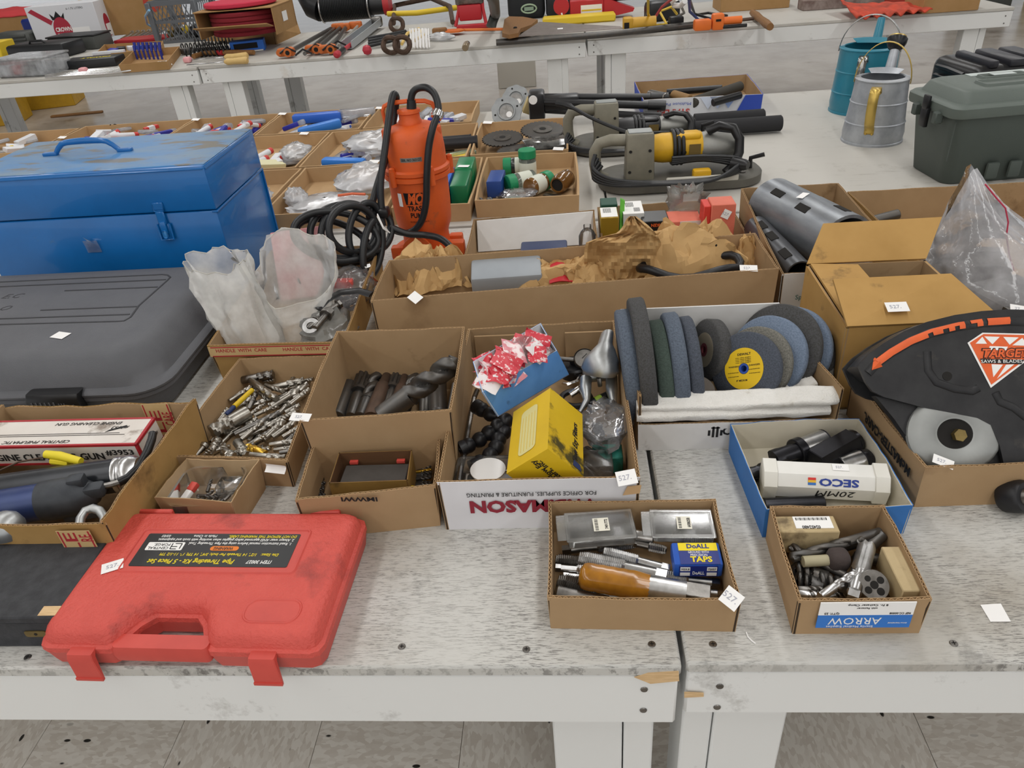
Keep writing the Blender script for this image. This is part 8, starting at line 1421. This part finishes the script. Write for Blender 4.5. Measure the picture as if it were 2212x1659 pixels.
# work light, bag, hoist
o = thing('work_light', 'red work light stand with a pale square lamp', 'lamp', at(1018, 62, 0)); RWL = mat('light_red', 'b3242c', .45); m = MB(); m.rbox((0, .05, .27), (.20, .05, .24), .012, 2); lh = m.build('lamp_head', STEELD, o); m = MB(); m.box((0, .022, .28), (.17, .004, .18)); m.build('lamp_glass', mat('lamp_pale', 'c3ccca', .2), lh); m = MB(); m.rbox((0, .05, .10), (.16, .08, .10), .01, 2); m.build('lamp_bracket', RWL, o); m = MB(); m.rbox((.03, -.01, .016), (.26, .05, .03), .006, 1); m.tube([(-.11, 0, .02), (-.08, .04, .12), (-.08, .05, .2)], .012, 8); m.tube([(.11, 0, .02), (.09, .04, .12), (.09, .05, .2)], .012, 8); m.build('stand_frame', RWL, o)
o, w_, h = bbox('tool_bag', 'black tool bag with a green rimmed badge', 'bag', 1098, 1178, -20, 42, .2, mat('bag_black', '1b1e20', .7), .04, seg=3); m = MB(); m.tube([(.02 + .055 * math.cos(t * PI / 9), -.004, .07 + .028 * math.sin(t * PI / 9)) for t in range(18)], .006, 6, closed=True); m.build('badge_rim', mat('badge_green', 'a3b89a', .5), o); m = MB(); m.rbox((.02, -.003, .07), (.07, .004, .026), .001, 1); m.build('badge', mat('badge_pale', '8aa089', .5), o)
rod('dark_hose', 'thick dark grey hose hanging between work light and tool bag', 'hose', [(1060, 60, .02), (1070, 30, .10), (1066, 0, .25), (1055, -20, .35)], .035, HARDG)
hs_ = thing('handsaw', 'old handsaw with a brown wooden handle', 'saw', at(1085, 78, .045)); l0 = V(hs_.location); pb = [at(1118, 80, .045), at(1345, 62, .03), at(1340, 58, .04), at(1165, 48, .07)]; m = MB(); m.hexa([p - l0 for p in pb], [p - l0 + V((0, .001, .003)) for p in pb]); m.build('saw_blade', mat('saw_rust', '8a817c', .5, .5, col2='6f6660', scale=20), hs_); pm = [at(x, y, .05) - l0 for x, y in ((1085, 80), (1090, 50), (1100, 43), (1130, 44), (1162, 50), (1148, 62), (1125, 70), (1120, 80), (1100, 84))]; m = MB(); n_ = len(pm); vs = [p for p in reversed(pm)] + [p + V((0, .006, .022)) for p in reversed(pm)]; m.add(vs, [tuple(range(n_ - 1, -1, -1)), tuple(range(n_, 2 * n_))] + [(i, (i + 1) % n_, n_ + (i + 1) % n_, n_ + i) for i in range(n_)]); hh = m.build('saw_handle', WOOD, hs_); m = MB(); c = at(1113, 62, .068) - l0; m.rbox((c.x, c.y, c.z), (.025, .04, .022), .008, 2); m.build('grip_opening', DARK, hh); price_tag(hs_, at(1210, 62, .054) - l0, (0, -.2, 1), (0, 1, 0), .034, .02, None)
rod('black_pipe', 'long black pipe lying along the back table edge', 'pipe', [(1072, 92, .02), (1300, 75, .02), (1512, 52, .02)], .019, STEELB, n=12); o = thing('clamp_jaw', 'bright orange pipe clamp jaw at the end of the black pipe', 'clamp', at(1550, 55, .03)); OB = mat('jaw_orange', 'e8742c', .45); m = MB(); m.rbox((-.09, 0, .01), (.10, .07, .06), .012, 2); m.rbox((0, .01, .02), (.07, .06, .09), .012, 2); m.cyl((.03, .01, .02), (.14, .015, .02), .022, n=12); m.build('jaw_body', OB, o); m = MB(); m.cyl((.0, -.01, -.01), (.17, .0, -.01), .010, n=8); m.build('screw', LK, o); m = MB(); m.box((.0, -.022, .03), (.03, .002, .012)); m.build('slot', DARK, o)
o, w_, h = bbox('electric_hoist', 'red electric hoist with a white rating label', 'hoist', 1232, 1305, 0, 44, .12, mat('hoist_red', 'b82a30', .4), .006); m = MB(); m.box((.03, -.002, h * .55), (w_ * .62, .002, h * .42)); s_ = m.build('rating_label', PAPER, o); m = MB(); m.box((.03, -.0035, h * .5), (w_ * .58, .001, h * .08)); m.build('yellow_band', PLY, s_); m = MB(); m.prism([(w_ / 2, 0), (w_ / 2 + .20, .03), (w_ / 2 + .21, .05), (w_ / 2 + .10, .09), (w_ / 2, .13)], -.10, .0, M=basis((0, 0, .005), (1, 0, 0), z=(0, -1, 0))); m.build('hoist_arm', mat('hoist_red', 'b82a30', .4), o); m = MB(); m.cyl((.06, .10, h + .04), (.32, .10, h + .04), .07, n=20); m.build('motor', HARD, o); m = MB(); m.cyl((-w_ / 2 - .06, .0, .10), (-w_ / 2 - .06, .05, .10), .055, n=22); m.build('pulley', mat('hoist_red', 'b82a30', .4), o); m = MB(); m.tube([(-w_ / 2 - .06, -.01, .06), (-w_ / 2 - .05, -.02, .02), (-w_ / 2 - .03, -.03, .03), (-w_ / 2 - .06, -.04, .005)], .006, 6); m.tube([(-w_ / 2 - .065, .02, .15), (-w_ / 2 - .065, .02, .3)], .005, 6); m.build('hook', PAPER, o)
for x in (-.1, .12): m = MB(); m.rbox((x, -.01, .01), (.03, .03, .04), .004, 1); m.build('foot', STEELD, o)
bbox('yellow_sled', 'yellow plastic base behind the red hoist', 'base', 1172, 1330, 34, 52, .12, PLY, .01); bbox('black_motor', 'black motor housing behind the red hoist', 'motor', 1180, 1235, -20, 38, .15, HARD, .03, seg=2)
for i, (nm, mt, pts) in enumerate((('yellow', mat('cord_yellow', 'd6b53c', .5), [(1400, -5, .22), (1400, 30, .1), (1412, 55, .02), (1440, 52, .02), (1425, 25, .08), (1450, 15, .1), (1462, 30, .05)]), ('red', mat('cord_red', 'b03035', .5), [(1412, 42, .04), (1430, 15, .12), (1455, -5, .2)]), ('navy', mat('cord_navy', '2a3d80', .5), [(1488, -5, .25), (1490, 25, .1), (1510, 44, .03), (1560, 40, .02)]), ('black', LK, [(1490, 0, .2), (1500, 30, .06), (1540, 42, .02), (1570, 34, .02), (1530, 28, .02), (1505, 32, .03)]), ('grey', STEELD, [(1470, 10, .12), (1478, 28, .06), (1455, 40, .03), (1440, 52, .02)]))): rod('power_cord', nm + ' cord looping beside the red hoist', 'cord', pts, .008, mt, 'cords on the back table')
rod('safety_hook', 'white steel hook above the tangled cords', 'hook', [(1480, 2, .18), (1470, 12, .13), (1456, 12, .12), (1452, 2, .15), (1462, -4, .17)], .016, PAPER)
o = thing('yellow_drill', 'yellow plastic connector lying right of the red hoist', 'connector', at(1388, 52, .045)); m = MB(); m.cyl((-.08, 0, 0), (.08, 0, 0), .042, n=18); m.rbox((-.09, 0, .0), (.06, .09, .09), .012, 2); m.build('body', mat('connector_yellow', 'c8992a', .5), o); m = MB(); m.box((-.10, -.046, .0), (.03, .003, .04)); m.build('socket', DARK, o)
case_of('black_coupler', 'black coupler lying behind the bright orange jaw', 'coupler', HARD, at(1460, 46, .03), (.09, .06, .06), (0, 0, .1), .012); case_of('dark_machine', 'dark machine parts behind the tangled cords', 'machine', HARD, at(1430, 22, .06), (.22, .14, .12), (0, 0, .2), .03)
o = thing('auger', 'old wood auger with a turned T handle', 'auger'); A, B = at(1600, 47, .02), at(1628, 40, .02); l0 = at(1628, 40, .02); o.location = l0; m = MB(); m.tube([at(1595, 44, .015) - l0, V((0, 0, 0))], .010, 8); m.build('shank', RUST, o); m = MB(); a, b = at(1625, 27, .03) - l0, at(1664, 58, .03) - l0; m.tube([a, a.lerp(b, .25), a.lerp(b, .5), a.lerp(b, .8), b], [.018, .024, .020, .024, .020], 10); m.build('turned_handle', WOOD, o)
bbox('kraft_carton', 'closed kraft carton behind the T-handled auger', 'carton', 1556, 1704, -40, 22, .3, KB, .003); bbox('paint_worn_box', 'old box with flaking dark red paint behind the red cloth', 'box', 1735, 1908, -4, 18, .14, mat('flaky_paint', '6d5a54', .8, col2='9a8d86', scale=20, amt=.8), .004); bbox('kraft_carton', 'kraft carton with green tape behind the red cloth', 'carton', 1992, 2112, -12, 26, .28, KB, .003); bbox('red_plastic_lid', 'dark red lid behind the red cloth', 'lid', 1910, 1985, -6, 6, .1, mat('lid_red', '9c3326', .5), .004)
m = MB(); q0, q1, q2, q3 = at(1803, 20, .02), at(1850, 46, .008), at(2012, 30, .01), at(1960, 10, .015)
m.sheet(lambda u, v: (q0.lerp(q3, u)).lerp(q1.lerp(q2, u), v) + V((0, 0, .012 + .020 * abs(noise.noise(V((u * 5, v * 3, 2)))) + .012 * math.sin(u * 40) * v * v + (.05 * (1 - u) ** 6 * (1 - v)))), 48, 12); o = m.build('red_cloth', mat('cloth_red', 'cf4a30', .8, col2='8a3a2a', scale=9, amt=.8), None, 60); o.modifiers.new('gauge', 'SOLIDIFY').thickness = .006; tag(o, 'folded red-orange cloth lying near the right end of the back tables', 'cloth')
for x0, x1, lb, mt in ((240, 300, 'yellow rag lying behind the white liquor box', PLY),): bbox('rag', lb, 'rag', 170, 205, -6, 10, .1, mt, .02)
# ---------------------------------------------------------------- on the floor beyond
def fbox(nm, label, cat, px, py, s_, mt, rz=0): p = at(px, py, FLOOR); o = thing(nm, label, cat, (p.x, p.y, FLOOR), rz); m = MB(); m.rbox((0, s_[1] / 2, s_[2] / 2), s_, .006, 1); m.build('box_body', mt, o); return o
YLF = mat('yellow_floor_box', 'c79a1e', .55, col2='a8801a', scale=10); o = fbox('yellow_carton', 'yellow printed carton on the floor under the back table', 'carton', 95, 236, (.62, .45, .40), YLF, .30)
for i in range(3): m = MB(); m.box((.02 + .10 * i, -.001, .26), (.075, .003, .16)); m.build('picture_print', mat('print_dark', '4a4438', .6), o)
o = fbox('yellow_carton', 'yellow and black carton on the floor at the left edge', 'carton', 10, 272, (.30, .4, .45), YLF, .3); m = MB(); m.box((.02, -.001, .26), (.2, .003, .24)); m.build('picture_print', mat('print_black', '25221c', .6), o)
fbox('grey_block', 'pale grey board standing on the floor under the back table', 'board', 1118, 190, (.35, .06, .34), mat('board_pale', 'b5b0a6', .6)); fbox('stained_board', 'dark stained board on the floor beneath the middle back table', 'board', 165, 250, (.5, .05, .02), WOOD, .15)
o = fbox('grey_bin', 'grey bin standing on the floor beyond the back tables', 'bin', 2135, 18, (.5, .4, .5), HARDG); o = fbox('yellow_cart', 'yellow cart frame on the floor at the far right', 'cart', 2290, 14, (.4, .4, .3), PLY)
# ---------------------------------------------------------------- labels: where in its heap each look-alike lies
bpy.context.view_layer.update()
seen = {}
for o in COL.objects:
    if o.parent is None and o.get('group') and o.get('label'): seen.setdefault((o['group'], o['label']), []).append(o)
def centre(o):
    me = [o] if o.type == 'MESH' else [c for c in o.children if c.type == 'MESH']
    ps = [m_.matrix_world @ V(c) for m_ in me for c in m_.bound_box]; return sum(ps, V()) / len(ps)
def ordinal(n): return ('', 'second ', 'third ', 'fourth ', 'fifth ', 'sixth ', 'seventh ', 'eighth ', 'ninth ', 'tenth ')[n]
for (g, lb), os_ in seen.items():
    if len(os_) < 2: continue
    cs_ = [(centre(o), o) for o in os_]; cs_.sort(key=lambda q: q[0].y)
    nrow = max(1, min(8, round(len(os_) / 5))); per = math.ceil(len(os_) / nrow)
    for r in range(nrow):
        row = sorted(cs_[r * per:(r + 1) * per], key=lambda q: q[0].x)
        rowname = '' if nrow == 1 else (', front row' if r == 0 else ', back row' if r == nrow - 1 else ', %srow' % (ordinal(r)))
        for k, (c, o) in enumerate(row):
            n = len(row); pos = 'leftmost' if k == 0 else ('rightmost' if k == n - 1 else '%sfrom %s' % (ordinal(min(k, n - 1 - k)), 'left' if k <= n - 1 - k else 'right'))
            w0 = lb.split(); tail_ = (pos + rowname).split(); o['label'] = ' '.join(w0[:16 - len(tail_)]).rstrip(',') + ', ' + ' '.join(tail_)
